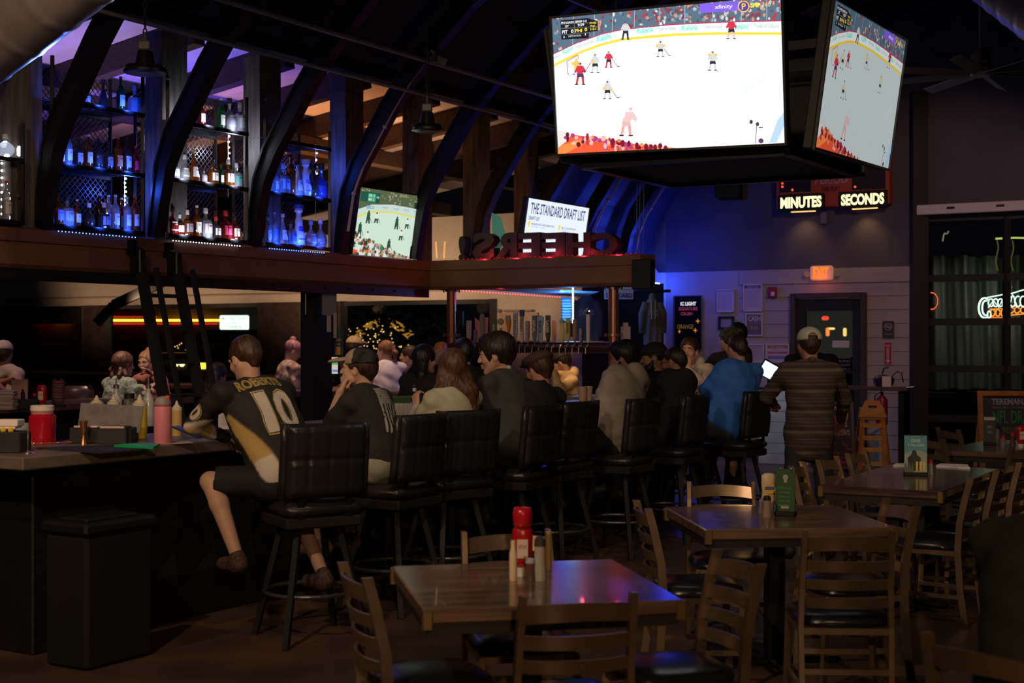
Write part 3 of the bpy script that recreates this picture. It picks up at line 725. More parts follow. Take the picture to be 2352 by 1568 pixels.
    fx.blob(glow((.85, .62, .1), st), 1711, 16, 13, 13, 20, True); fx.blob(glow((.10, .06, .30), st), 1711, 16, 11, 11, 20, True); fx.l += 1; T(glow((.85, .62, .1), st), 'P', 1707, 16, 1716, 16, 14, .02)
    T(glow((.95, .78, .05), st), 'SNP', 1726, 14, 1749, 13, 10, .04); T(glow((.75, .6, .3), st), '360', 1753, 12.5, 1771, 11.5, 10, 0)
def television(name, c, ypr, w, h, label, draw, photo=None, thick=0.06, bez=0.014, group=None, back=True):
    R = R3(*ypr); c = Vector(c); root = thing(name, c, label, 'television', group=group)
    m = MB(); m.box(R @ Vector((0, thick / 2 + 0.004, 0)), (w + 2 * bez, thick, h + 2 * bez), R, bev=0.008)
    if back: m.box(R @ Vector((0, thick + 0.03, -0.02)), (w * .7, 0.08, h * .6), R, bev=0.03)
    m.build('casing', M_black, root)
    f = MB(); e = R @ Vector((0, 1, 0))
    for sx, sz, ww, hh in ((0, 1, w + 2 * bez, bez), (0, -1, w + 2 * bez, bez), (1, 0, bez, h), (-1, 0, bez, h)):
        f.box(R @ Vector((sx * (w + bez) / 2, -0.004, sz * (h + bez) / 2)), (ww, 0.016, hh), R)
    f.build('bezel', mat('screen_bezel', (0.03, 0.03, 0.032), 0.3), root)
    ex = R @ Vector((1, 0, 0)); ey = R @ Vector((0, 0, 1))
    fx = Flat(ex * (-w / 2) + ey * (h / 2), ex, ey, w, h, 0.00012, hom(photo) if photo else None)
    draw(fx); s = fx.build('screen', root); return root
television('television', (0.883, 8.245, 3.173), (-29.75, 8.24, 1.2), 1.43, .805, 'huge bright screen showing a hockey game, facing the tables', lambda fx: rink(fx, (0.93, 0.99, 1.0), 1.25), TV1C, group='ceiling hung screen cluster')
def rink2(fx):
    rink(fx, (0.62, 0.70, 0.70), 0.62, False)
television('television', (2.081, 8.433, 3.136), (59.25, 8.33, -1.01), 1.43, .805, 'narrow angled screen right of the huge one, same hockey game', rink2, TV1C, group='ceiling hung screen cluster')
# the two screens on the far sides of the cluster show only their backs
cc = Vector((1.33, 8.98, 3.16))
def blank(fx):
    rink(fx, (0.55, 0.7, 0.75), 0.5, False)
television('television', (0.63, 9.36, 3.16), (239.0, 8, 0), 1.43, .805, 'screen on the left side of the cluster, turned away towards the shelves', blank, TV1C, group='ceiling hung screen cluster')
television('television', (1.75, 9.85, 3.16), (149.5, 8, 0), 1.43, .805, 'screen on the far side of the cluster, turned to the end wall', blank, TV1C, group='ceiling hung screen cluster')
fr = thing('screen_cluster_frame', cc, 'black steel frame box hanging between the four big screens', 'frame')
m = MB(); Rc = rotz(math.radians(-30.5))
for z, s in ((-.42, 1.30), (.42, 1.10)):
    for sx, sy, L in ((1, 0, s), (-1, 0, s), (0, 1, s), (0, -1, s)):
        m.box(Rc @ Vector((sx * s / 2, sy * s / 2, z)), (0.06 if sx else L, 0.06 if sy else L, 0.06), Rc)
for sx in (-1, 1):
    for sy in (-1, 1): m.bar(Rc @ Vector((sx * .62, sy * .62, -.4)), Rc @ Vector((sx * .53, sy * .53, .42)), .05, .05)
m.build('frame', M_blacksteel, fr)
m = MB(); m.box((0, 0, -.40), (1.34, 1.34, 0.05), Rc); m.build('base_plate', M_black, fr)
m = MB()
for sx in (-1, 1):
    for sy in (-1, 1): m.tube([Rc @ Vector((sx * .5, sy * .5, .42)), Rc @ Vector((sx * .5, sy * .5, 2.35))], .006, 6)
m.build('cable', M_blacksteel, fr)
# curved silver back cover of the left screen, peeping out below
m = MB(); q0 = at(1436, 352, 9.2); q1 = at(1498, 350, 9.2); q2 = at(1497, 418, 9.2); q3 = at(1440, 400, 9.2)
# small game screen on the canopy
def game2(fx):
    st = 0.95; fx.rect(glow((0.66, 0.82, 0.68), st), 0, 0, 1, 1)
    fx.poly(glow((.10, .14, .07), st), [(0, 0), (1, 0), (1, .22), (.8, .20), (.5, .19), (.2, .23), (0, .33)])
    rnd = random.Random(9); fx.l += 1
    for i in range(120): fx.blob(glow([(.25, .25, .12), (.10, .14, .08), (.4, .35, .25), (.16, .12, .05)][rnd.randrange(4)], st), rnd.random(), rnd.uniform(.02, .17), .012, .018, 6)
    fx.poly(glow((.62, .76, .70), st), [(0, .33), (.2, .23), (.5, .19), (.8, .20), (1, .22), (1, .34), (.8, .32), (.5, .29), (.2, .33), (0, .43)])
    fx.poly(glow((.8, .75, .12), st), [(0, .43), (.2, .33), (.5, .29), (.8, .32), (1, .34), (1, .36), (.8, .345), (.5, .315), (.2, .355), (0, .46)])
    fx.text(glow((.1, .35, .55), st), 'GEICO', .12, .25, .24, .30, .03)
    fx.l += 1
    for x in (.36, .52, .68, .84): fx.text(glow((.2, .35, .45), st), 'HOCKEY', x, .235, x + .09, .265, 0, False)
    W = (.8, .85, .8); G = (.03, .09, .06)
    for x, y, h, a, b in ((.17, .52, .17, G, G), (.29, .50, .14, W, G), (.60, .56, .17, G, G), (.76, .53, .14, W, G), (.69, .72, .14, W, G), (.07, .72, .18, G, G), (.19, .83, .17, W, G), (.52, .90, .16, G, G)):
        fx.l += 1; pl = glow(a, st); pb = glow(b, st)
        fx.poly(pl, [(x - .02, y - h), (x + .02, y - h), (x + .025, y - h * .5), (x - .025, y - h * .5)], False); fx.poly(pb, [(x - .025, y - h * .5), (x + .025, y - h * .5), (x + .03, y), (x + .012, y), (x, y - h * .35), (x - .012, y), (x - .03, y)], False)
        fx.blob(pb, x, y - h * 1.08, .012, h * .10); fx.line(glow((.05, .05, .05), st), (x + .02, y - h * .6), (x + .06, y - .01), .006)
    pal = [(.9, .16, .03), (.7, .75, .7), (.05, .05, .05), (.03, .28, .12), (.45, .35, .22), (.8, .8, .8), (.12, .08, .06)]
    for lay in range(4):
        fx.l += 1
        for i in range(75):
            x = rnd.random() * .95; lim = .66 + .42 * x; y = rnd.uniform(lim, 1.0) if lim < 1 else 1
            fx.blob(glow(pal[rnd.randrange(7)], st), x, min(.99, y), rnd.uniform(.014, .03), rnd.uniform(.02, .045), 7)
    fx.rect(glow((.02, .10, .07), st), .02, .05, .30, .20); fx.rect(glow((.05, .42, .20), st), .13, .07, .24, .19); fx.l += 1
    fx.text(glow(W, st), 'DAL', .14, .08, .19, .115, .02, False); fx.text(glow(W, st), 'MIN', .14, .14, .19, .175, .02, False); fx.text(glow(W, st), '2', .205, .08, .22, .115, .02, False); fx.text(glow(W, st), '2', .205, .14, .22, .175, .02, False); fx.text(glow(W, st), '9:35', .25, .10, .29, .13, .02, False)
    fx.rect(glow((.02, .03, .03), st), .84, .11, .97, .21)
television('television', (-1.28, 14.9, 2.855), (60.6, 9.0, -.15), 1.215, .685, 'small green tinted hockey screen standing on the canopy corner', game2)
def draft(fx):
    st = 1.05; fx.rect(glow((0.80, 0.88, 1.0), st), 0, 0, 1, 1); nv = glow((.07, .10, .22), st); gy = glow((.35, .38, .5), st); ye = glow((.9, .68, .12), st)
    fx.text(nv, 'THE STANDARD DRAFT LIST', .06, .05, .95, .20, .02)
    fx.text(nv, 'DRAFT LIST', .05, .235, .22, .285, .02); fx.l += 1
    for j, (l, r) in enumerate((("MCKENZIE'S HARD CIDER BLUEBERRY BLAST", "BELL'S COLD HEARTED IPA"), ("GREAT LAKES CONWAY'S IRISH ALE", 'BLACK HOUSE DOUBLE CHOCOLATE BOCK'), ('NEW TRAIL CRISP', 'STANDARD LAGER'))):
        y = .32 + j * .15
        for x, s, w in ((.05, l, .36 if j == 0 else .28), (.53, r, .24 + .08 * (j == 1))):
            fx.poly(ye, [(x, y - .02), (x + .035, y - .02), (x + .028, y + .06), (x + .007, y + .06)], False)
            fx.text(nv, s, x + .055, y, x + .055 + w, y + .028, 0.01, False); fx.text(gy, '5.5% ABV / 16 OZ', x + .055, y + .042, x + .055 + w * .6, y + .062, 0, False)
dc = (at(1213, 455, 15.5) + at(1353, 478, 16.75)) / 2
dd = at(1353, 478, 16.75) - at(1213, 455, 15.5)
yaw = math.degrees(math.atan2(dd.y, dd.x)); dw = dd.length
RR = R3(yaw, 9, 0); cen = dc - RR @ Vector((0, 0, dw * .28))
television('television', cen, (yaw, 9, 0), dw, dw * .5625, 'white draft list menu screen above the sign letters', draft)

# ================================================================ mirrored sign letters on the short canopy
M_letter = mat('sign_letter_black', (0.030, 0.022, 0.022), 0.5)
a_l = 8.15
xs = [(1390, 1418, 'C', 1354), (1300, 1354, 'H', 0)]
defs = [('C', 1357, 1418), ('H', 1299, 1356), ('E', 1243, 1297), ('E', 1189, 1240), ('R', 1136, 1187), ('S', 1084, 1135), ('!', 1053, 1068)]
for ch, x0, x1 in defs:
    p0, _ = on_a(x0, 590, a_l); p1, _ = on_a(x1, 590, a_l); _, zt = on_a((x0 + x1) / 2, 534 if ch != '!' else 542, a_l); zb = 2.515
    V, Fs, _a = text_mesh(ch, 0.045)
    m = MB(); vs = []
    for d in (0, 0.13):
        for a, b, _z in V: vs.append(uv(a_l + d, p1 + (p0 - p1) * a, zb + (zt - zb) * b))
    n = len(V); fs = [tuple(f) for f in Fs] + [tuple(i + n for i in reversed(f)) for f in Fs]
    ec = {}
    for f in Fs:
        for i in range(len(f)):
            e = (f[i], f[(i + 1) % len(f)]); ec[e] = 1
    for (i, j) in list(ec):
        if (j, i) not in ec: fs.append((i, i + n, j + n, j))
    m.add(vs, fs)
    tag(m.build('sign_letter', M_letter), {'C': 'round black sign letter C standing rightmost on the canopy, mirrored', 'H': 'black sign letter H between C and E on the canopy', 'R': 'black sign letter R, mirrored, between S and E', 'S': 'black sign letter S, mirrored, beside the teal shape', '!': 'black exclamation mark, leftmost of the sign letters'}.get(ch) or ('black sign letter E next to the H' if x0 > 1240 else 'black sign letter E next to the R'), 'sign letter', 'mirrored CHEERS letters')
# red uplight strip at the feet of the letters
m = MB(); m.use(glow((0.7, 0.02, 0.03), 0.5))
for i in range(40): m.box(uv(a_l - .05, -2.7 + i * 0.056, 2.525), (0.012, 0.012, 0.008), FR_U)
tag(m.build('led_strip'), 'red glowing light strip at the feet of the sign letters', 'light strip')
for p in (-2.3, -1.9, -1.5, -1.1, -.7): point('letter_uplight', uv(a_l - .10, p, 2.56), (1, 0.03, 0.06), 0.8, 0.02)
# teal gem shaped ornament behind the letters
q = at(1140, 540, 15.6); tq = thing('gem_sign', q, 'teal angular ornament behind the sign letters', 'ornament')
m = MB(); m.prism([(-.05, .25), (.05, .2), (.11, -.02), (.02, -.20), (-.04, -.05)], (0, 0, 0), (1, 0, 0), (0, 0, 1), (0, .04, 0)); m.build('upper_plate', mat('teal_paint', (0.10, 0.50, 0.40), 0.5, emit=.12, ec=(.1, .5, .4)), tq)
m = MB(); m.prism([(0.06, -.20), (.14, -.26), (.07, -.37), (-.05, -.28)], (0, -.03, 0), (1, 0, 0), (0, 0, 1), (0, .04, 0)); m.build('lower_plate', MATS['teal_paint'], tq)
q = at(1010, 585, 15.2)
for i, dx in enumerate((-.03, .045)):
    m = MB(); m.use(glow((1, .45, .15), .9)); m.bar((q.x + dx, q.y, 2.52), (q.x + dx + (.01 if i else -.012), q.y, 2.70), .018, .018)
    tag(m.build('light_stick'), ['left of two small lit amber sticks on the canopy corner', 'right of two small lit amber sticks on the canopy corner'][i], 'lamp', 'amber sticks')

# ================================================================ liquor bays
M_shelf = mat('black_shelf_steel', (0.02, 0.02, 0.022), 0.35, 0.4)
M_mesh = mat('expanded_metal', (0.10, 0.10, 0.11), 0.35, 0.8)
BOT = {}
def bot_mats(kind):
    g = {'clear': (0.6, 0.64, 0.68), 'amber': (0.35, 0.10, 0.02), 'red': (0.35, 0.02, 0.02), 'green': (0.03, 0.18, 0.06), 'dark': (0.03, 0.02, 0.015), 'blue': (0.08, 0.15, 0.7), 'white': (.75, .75, .8), 'smoke': (.2, .2, .25)}[kind]
    if kind in ('white',): return mat('bottle_ceramic_' + kind, g, 0.25, coat=.5)
    if kind in ('dark', 'smoke'): return mat('bottle_glass_' + kind, g, 0.08, coat=.6)
    return mat('bottle_glass_' + kind, g, 0.06, tr=0.75, ior=1.4)
SH = {  # radius/height profiles, unit height
    'round': [(.0, 0), (.13, 0), (.14, .02), (.14, .52), (.12, .60), (.05, .70), (.042, .74), (.042, .92), (.048, .93), (.048, .99), (0, 1)],
    'tall': [(.0, 0), (.11, 0), (.12, .02), (.12, .60), (.10, .68), (.045, .76), (.04, .80), (.04, .93), (.046, .94), (.046, .99), (0, 1)],
    'squat': [(.0, 0), (.20, 0), (.22, .03), (.22, .45), (.19, .55), (.06, .64), (.055, .80), (.075, .81), (.075, .97), (0, 1)],
    'flask': [(.0, 0), (.17, 0), (.20, .06), (.23, .25), (.18, .45), (.07, .60), (.05, .66), (.05, .80), (.08, .82), (.08, .95), (0, 1)],
    'slope': [(.0, 0), (.20, 0), (.20, .03), (.15, .30), (.09, .55), (.045, .75), (.04, .88), (.07, .90), (.07, .98), (0, 1)],
    'urn': [(.0, 0), (.12, 0), (.15, .05), (.16, .25), (.12, .38), (.10, .50), (.10, .62), (.07, .70), (.06, .78), (.11, .85), (.12, .90), (.07, .96), (0, 1)],
    'ball': [(.0, 0), (.14, 0), (.30, .08), (.40, .25), (.40, .40), (.30, .55), (.12, .66), (.08, .70), (.08, .80), (.12, .82), (.12, .97), (0, 1)],
}
def bottle(loc, h, shape, glass, label_c, cap_c, label, group, square=False, name='liquor_bottle'):
    root = thing(name, loc, label, 'bottle', group=group); pr = SH[shape]; n = 8 if square else 14
    R = rotz(UANG + PI / 8 * (1 if square else 0)); sc_ = 1.12 if square else 1.0
    cut = 8 if shape not in ('squat', 'flask', 'slope') else 7
    body = [(r * h * sc_, z * h) for r, z in pr[:-3]] + [(pr[-3][0] * h * .8, pr[-3][1] * h)]
    m = MB(); m.lathe(body, (0, 0, 0), n, R=R); m.build('glass_body', bot_mats(glass), root, smooth=not square, angle=40)
    m = MB(); z0, z1 = pr[-3][1] * h, h; rr = max(pr[-3][0], pr[-2][0]) * h * 1.05; m.lathe([(0, z0), (rr, z0), (rr, z1 - .004), (rr * .85, z1), (0, z1)], (0, 0, 0), 10); m.build('cap', flat(cap_c, .45), root, smooth=True, angle=40)
    if label_c:
        m = MB(); ra = max(r for r, z in pr if z < .5) * h * sc_ + .0015; lo, hi = (.14, .46) if shape != 'ball' else (.25, .4)
        an0 = math.atan2(-U.y * 0 - N.y, -N.x) ; vs = []; ks = 7
        c0 = math.atan2(N.y, N.x)
        for i in range(ks):
            an = c0 - .85 + 1.7 * i / (ks - 1)
            for z in (lo, hi): 
                rz_ = np.interp(z, [q[1] for q in pr], [q[0] for q in pr]) * h * sc_ + .002
                if square: rz_ = rz_ * math.cos(PI / 8) / max(math.cos((an - c0 + PI / 8) % (PI / 4) - PI / 8), .5) 
                vs.append((rz_ * math.cos(an), rz_ * math.sin(an), z * h))
        m.use(flat(label_c, .7)).add(vs, [(2 * i, 2 * i + 2, 2 * i + 3, 2 * i + 1) for i in range(ks - 1)])
        ink = flat(tuple(max(.02, x * .45) for x in label_c), .7)
        vs2 = []
        for i in range(2, ks - 2):
            an = c0 - .85 + 1.7 * i / (ks - 1)
            for z in (lo + (hi - lo) * .62, lo + (hi - lo) * .78):
                rz_ = np.interp(z, [q[1] for q in pr], [q[0] for q in pr]) * h * sc_ + .004; vs2.append((rz_ * math.cos(an), rz_ * math.sin(an), z * h))
        m.use(ink).add(vs2, [(2 * i, 2 * i + 2, 2 * i + 3, 2 * i + 1) for i in range(len(vs2) // 2 - 1)])
        m.build('paper_label', None, root)
    return root
W_, CR, OR_, RD, GR_, BK_, BL_ = (.75, .75, .72), (.65, .55, .40), (.75, .22, .06), (.6, .03, .05), (.12, .3, .15), (.03, .03, .03), (.35, .45, .75)
# (x, height px, shape, glass, label, cap) by shelf
bays = {
 'first': dict(x0=118, x1=326, shelves=[
   (0, 545, [(135, 74, 'round', 'amber', (.2, .25, .7), BK_), (154, 70, 'squat', 'clear', (.35, .33, .3), BK_), (177, 62, 'round', 'amber', W_, CR), (205, 56, 'flask', 'dark', None, W_), (229, 84, 'tall', 'dark', BL_, W_), (239, 60, 'squat', 'dark', (.25, .25, .28), (.7, .5, .3)), (249, 82, 'tall', 'clear', BL_, W_), (265, 80, 'tall', 'clear', W_, W_), (279, 78, 'tall', 'amber', BL_, W_), (292, 78, 'tall', 'clear', (.7, .65, .8), W_), (310, 84, 'tall', 'amber', CR, (.4, .15, .1))]),
   (1, 398, [(142, 46, 'round', 'dark', W_, BK_), (157, 78, 'tall', 'clear', W_, W_), (181, 66, 'round', 'dark', CR, BK_), (203, 76, 'tall', 'amber', (.7, .6, .45), W_), (226, 70, 'round', 'dark', BK_, BK_), (250, 66, 'round', 'dark', (.25, .28, .22), BK_), (272, 80, 'tall', 'amber', OR_, RD), (292, 82, 'tall', 'dark', (.5, .5, .5), BK_), (312, 64, 'round', 'red', RD, RD)]),
   (2, 250, [(197, 44, 'squat', 'red', BL_, W_), (237, 66, 'slope', 'dark', None, BK_), (277, 80, 'tall', 'green', W_, RD), (309, 66, 'squat', 'smoke', (.10, .14, .25), (.3, .3, .45))])]),
 'second': dict(x0=383, x1=565, shelves=[
   (0, 555, [(396, 64, 'flask', 'red', W_, BK_), (412, 48, 'squat', 'red', W_, W_), (430, 60, 'squat', 'amber', (.3, .3, .34), W_), (452, 72, 'round', 'amber', W_, W_), (472, 68, 'squat', 'clear', (.45, .35, .35), W_), (496, 50, 'squat', 'dark', W_, RD), (518, 66, 'squat', 'red', (.55, .04, .12), RD), (539, 56, 'squat', 'red', W_, BK_)]),
   (1, 420, [(401, 50, 'squat', 'clear', W_, W_), (423, 60, 'flask', 'clear', CR, W_), (445, 74, 'slope', 'amber', W_, CR), (468, 34, 'squat', 'smoke', (.3, .25, .3), BK_), (489, 56, 'squat', 'amber', W_, BK_), (508, 50, 'tall', 'green', W_, BK_), (524, 62, 'squat', 'amber', W_, W_), (543, 56, 'squat', 'clear', (.05, .25, .22), W_)]),
   (2, 290, [(463, 62, 'round', 'red', W_, W_), (508, 72, 'tall', 'green', W_, W_), (527, 76, 'flask', 'smoke', (.3, .28, .25), BK_), (551, 72, 'squat', 'smoke', (.3, .3, .3), (.4, .3, .2))])]),
 'third': dict(x0=606, x1=755, shelves=[
   (0, 565, [(616, 64, 'tall', 'smoke', BL_, BK_), (630, 72, 'tall', 'clear', (.1, .2, .7), W_), (649, 70, 'slope', 'clear', W_, W_), (668, 58, 'squat', 'smoke', (.05, .08, .25), BK_), (686, 94, 'urn', 'white', (.05, .1, .6), (.05, .08, .6)), (714, 62, 'flask', 'clear', (.5, .4, .5), BL_), (736, 66, 'flask', 'clear', (.2, .2, .3), W_)]),
   (1, 445, [(634, 58, 'tall', 'clear', BL_, W_), (650, 70, 'squat', 'clear', BL_, W_), (668, 92, 'tall', 'amber', None, BK_), (684, 78, 'slope', 'clear', (.5, .45, .35), BK_), (702, 86, 'urn', 'white', (.25, .35, .9), W_), (720, 80, 'urn', 'dark', None, BK_), (738, 82, 'flask', 'blue', None, BK_)])])}
SHZ = [2.56, 3.04, 3.54]
def led(m, pts, s=0.007):
    for q in pts: m.ball(q, s, 6, 4)
for bn, (nm, b) in enumerate(bays.items()):
    a0 = on_p(b['x0'], 470, -2.95)[0]; a1 = on_p(b['x1'], 470, -2.95)[0]
    root = thing('shelf_unit', uv((a0 + a1) / 2, -3.1, 2.515), '%s lit liquor shelf bay from the left, black mesh and steel' % nm, 'shelf', group='lit liquor shelf bays'); off = root.location
    fr_ = MB()
    for aa in (a0, a1): 
        for p in (-2.94, -3.32): fr_.bar(uv(aa, p, 2.52), uv(aa, p, 3.86 if nm != 'third' else 3.7), .025, .025)
    fr_.build('side_frame', M_shelf, root, off=off)
    for k, z in enumerate(SHZ):
        s = MB(); aL = a0 if k < 1 else a0 + .02
        s.bar(uv(aL, -2.93, z - .02), uv(a1, -2.93, z - .02), .03, .035); s.bar(uv(aL, -3.32, z - .02), uv(a1, -3.32, z - .02), .03, .035)
        for t in range(9): s.bar(uv(aL, -2.95 - t * .045, z - .006), uv(a1, -2.95 - t * .045, z - .006), .010, .006)
        n = int((a1 - aL) / .05)
        for t in range(n): s.bar(uv(aL + .05 * t, -2.94, z - .009), uv(aL + .05 * (t + 1), -3.32, z - .009), .006, .004)
        s.build('shelf', M_shelf, root, off=off)
    g = MB(); z0, z1 = 2.54, 3.84; W = a1 - a0; st = .055; hh = (z1 - z0)
    for i in range(int((W + hh) / st) + 1):
        for sg_ in (1, -1):
            x0 = i * st - hh; pts = []
            xa, za = (x0, 0) if x0 >= 0 else (0, -x0)
            xb, zb = (x0 + hh, hh) if x0 + hh <= W else (W, W - x0)
            if xb <= xa: continue
            if sg_ < 0: xa, xb = W - xa, W - xb
            g.bar(uv(a0 + xa, -3.34, z0 + za), uv(a0 + xb, -3.34, z0 + zb), .0045, .0045)
    tag(g.build('mesh_back', M_mesh, root, off=off), kind='stuff')
    c_led = [(0.10, 0.22, 1.0), (0.70, 0.80, 1.0), (0.10, 0.20, 1.0)][bn]
    L = MB(); L.use(glow(c_led if bn != 1 else (.8, .85, 1), 6))
    led(L, [uv(a0 + .04 + i * .035, -2.915, 2.50) for i in range(int((a1 - a0 - .1) / .035))], .005)
    tag(L.build('led_strip'), '%s light strip under the %s bottle bay' % (['blue dotted', 'white dotted', 'bright blue dotted'][bn], nm), 'light strip', 'light strips under the bays')
    L = MB(); core = {'first': (288, 400, 470, 0), 'second': (526, 300, 390, 1), 'third': (727, 336, 445, 1)}[nm]
    aa, zt = on_p(core[0], core[1], -3.2); _, zb = on_p(core[0], core[2], -3.2)
    L.use(glow((.65, .8, 1.0) if bn != 1 else (.95, .97, 1), 14))
    led(L, [uv(aa + .005 * math.sin(i * 2), -3.2, zt - (zt - zb) * i / 7) for i in range(8)], .009)
    L.use(mat('strip_tape', (.7, .75, .9), .5)).bar(uv(aa, -3.21, zt + .02), uv(aa, -3.21, zb - .25), .008, .003, up=(1, 0, 0))
    tag(L.build('hanging_led_string'), 'string of bright %s lamps hanging inside the %s bottle bay' % (['blue', 'white', 'blue'][bn], nm), 'light strip', 'hanging light strings')
    cl = [(0.03, 0.10, 1.0), (0.75, 0.80, 1.0), (0.03, 0.10, 1.0)][bn]
    for k, z in enumerate(SHZ):
        if k == 2 and nm == 'third': continue
        for t in (.18, .5, .82): spot('shelf_light', uv(a0 + (a1 - a0) * t, -2.885, z + .012), uv(a0 + (a1 - a0) * t, -3.2, z + .10), cl, [4.2, 2.3, 4.2][bn] * (1.0 if k < 2 else .8), 150, .5, 0.012)
    point('shelf_light', uv(aa - .03, -3.12, (zt + zb) / 2), cl, [7, 5, 7][bn], .03)
    for k, yb, items in b['shelves']:
        z = SHZ[k]; sn = ['bottom', 'middle', 'top'][k]
        for i, (x, hpx, shape, gl, lc, cc_) in enumerate(items):
            pdep = -3.02 if not (nm == 'first' and k == 0 and x in (229, 249, 279)) else -3.15
            aa_, _ = on_p(x, 400, pdep); loc = uv(aa_, pdep, z); d = loc.y; h = hpx / F * d * 1.0
            cn = {'clear': 'clear', 'amber': 'amber', 'red': 'red', 'green': 'green', 'dark': 'dark', 'blue': 'blue', 'white': 'ceramic', 'smoke': 'smoky'}[gl]
            bottle(loc, h, shape, gl, lc, cc_, '%s %s bottle, %s from the left on the %s shelf of the %s bay' % (cn, {'round': 'whiskey', 'tall': 'slim', 'squat': 'squat', 'flask': 'flask shaped', 'slope': 'tapering', 'urn': 'urn shaped', 'ball': 'round'}[shape], ORD[i], sn, nm), '%s shelf bottles of the %s bay' % (sn, nm), square=(shape == 'squat'))
# bay cut by the left edge of the frame
q = on_p(12, 360, -3.0); z1 = q[1]
root = thing('shelf_unit', uv(q[0], -3.1, 2.515), 'white lit shelf bay cut by the left edge of the picture', 'shelf', group='lit liquor shelf bays'); off = root.location
s = MB(); a1 = on_p(50, 470, -2.95)[0]
for z in (2.56, 3.03): s.bar(uv(a1 - 1.0, -2.93, z - .02), uv(a1, -2.93, z - .02), .03, .03); s.bar(uv(a1 - 1, -3.13, z - .01), uv(a1, -3.13, z - .01), .35, .012)
s.build('shelf', M_shelf, root, off=off)
s = MB(); s.bar(uv(a1, -2.94, 2.52), uv(a1, -2.94, 3.3), .025, .025); s.build('side_frame', M_shelf, root, off=off)
qa = on_p(12, 360, -3.0)[0]; bottle(uv(qa, -3.0, 3.035), .17, 'ball', 'clear', None, W_, 'round glass decanter on the upper shelf at the left edge', 'left edge bay bottles')
qa = on_p(44, 360, -3.0)[0]; m = MB(); m.use(glow((.9, .92, 1), 1.2)).lathe([(0, .02), (.018, .03), (.02, .08), (.012, .10), (0, .105)], uv(qa, -3.0, 3.03), 10); tag(m.build('bulb'), 'white glowing bulb beside the glass decanter', 'lamp')
qa = on_p(15, 470, -3.0)[0]; bottle(uv(qa, -3.0, 2.565), .29, 'tall', 'clear', W_, RD, 'clear bottle with red cap at the left edge, lower shelf', 'left edge bay bottles')
L = MB(); L.use(glow((.95, .97, 1), 12)); aa, zt = on_p(4, 375, -3.1); led(L, [uv(aa, -3.1, zt - i * .055) for i in range(8)], .009); tag(L.build('hanging_led_string'), 'string of white lamps hanging in the bay at the left edge', 'light strip', 'hanging light strings')
point('shelf_light', uv(aa + .05, -3.05, zt - .2), (.85, .88, 1), 2.2, .02); point('shelf_light', uv(qa, -3.0, 3.05), (.85, .88, 1), .8, .02)
# ================================================================ the bar
M_top = mat('bar_top_concrete', (0.17, 0.135, 0.115), 0.38, var=0.12, scale=9, bump=0.03)
M_front = mat('bar_front_black', (0.006, 0.006, 0.006), 0.55, bump=0.3, scale=14)
M_well = mat('well_steel', (0.10, 0.13, 0.09), 0.35, 0.6, var=0.3)
def slab(m, a0, a1, p0, p1, z0, z1, bev=0.008):
    m.box(uv((a0 + a1) / 2, (p0 + p1) / 2, (z0 + z1) / 2), (a1 - a0, abs(p1 - p0), z1 - z0), FR_U, bev)
m = MB(); slab(m, 0, 8.6, -0.78, 0, 1.0, 1.07)
tag(m.build('bar_counter', M_top), 'long grey bar counter running away from the near corner', 'counter')
m = MB(); slab(m, 7.95, 8.6, -4.495, -0.785, 1.0, 1.07); tag(m.build('bar_counter', M_top), 'far end of the bar counter below the beer taps', 'counter')
m = MB(); slab(m, 0, 0.62, -5.1, -0.785, 1.0, 1.07)
tag(m.build('bar_counter', M_top), 'short end of the bar counter leaving the picture at the left', 'counter')
m = MB(); slab(m, 0.625, 8.6, -5.1, -4.5, 1.0, 1.07)
tag(m.build('bar_counter', mat('bar_top_wood', (0.12, 0.075, 0.05), 0.42, var=0.3, stretch=(1, 6, 6))), 'far side bar counter with ketchup and menu cards on it', 'counter')
m = MB(); slab(m, 0.25, 8.4, -0.5, -0.22, 0, 1.0); slab(m, 8.1, 8.4, -4.6, -0.5, 0, 1.0)
for i in range(23):
    for j in range(3):
        q = uv(0.6 + i * .34, -.215, .28 + j * .3); m.add([q + U * .16, q + Vector((0, 0, .14)), q - U * .16, q - Vector((0, 0, .14)), q + N * .035], [(0, 1, 4), (1, 2, 4), (2, 3, 4), (3, 0, 4)])
slab(m, 0.25, 0.5, -4.9, -0.5, 0, 1.0); slab(m, 0.5, 8.3, -4.9, -4.7, 0, 1.0)
tag(m.build('quilted_panelling', M_front), 'black quilted panelling under the bar counter', 'bar front')
m = MB(); slab(m, 0.9, 7.8, -1.35, -0.82, 0.2, 0.86)
slab(m, 1.0, 7.7, -1.33, -1.25, 0.86, 0.95)
tag(m.build('bar_well', M_well), 'green tinted steel bartender well behind the counter', 'sink unit')
# black bin standing against the bar front
b = thing('waste_bin', uv(.36, .16, 0), 'tall black square bin against the near corner of the bar', 'bin', UANG)
m = MB(); m.box((0, 0, .34), (.46, .30, .68), bev=.02); m.build('body', mat('bin_plastic', (.004, .004, .004), .8), b)
m = MB(); m.box((0, 0, .71), (.50, .34, .06), bev=.015); m.box((0, 0, .745), (.36, .2, .02), bev=.008); m.build('lid', mat('bin_lid', (.008, .008, .009), .5), b)
ZC = 1.07
def put(px, py, z=ZC): return onz(px, py, z)
def lath(name, loc, prof, M, label, cat, n=18, group=None, extra=None):
    root = thing(name, loc, label, cat, group=group); m = MB(); m.lathe(prof, (0, 0, 0), n); m.build('body', M, root, smooth=True, angle=35)
    for nm, pr, mm in (extra or []):
        m = MB(); m.lathe(pr, (0, 0, 0), n); m.build(nm, mm, root, smooth=True, angle=35)
    return root
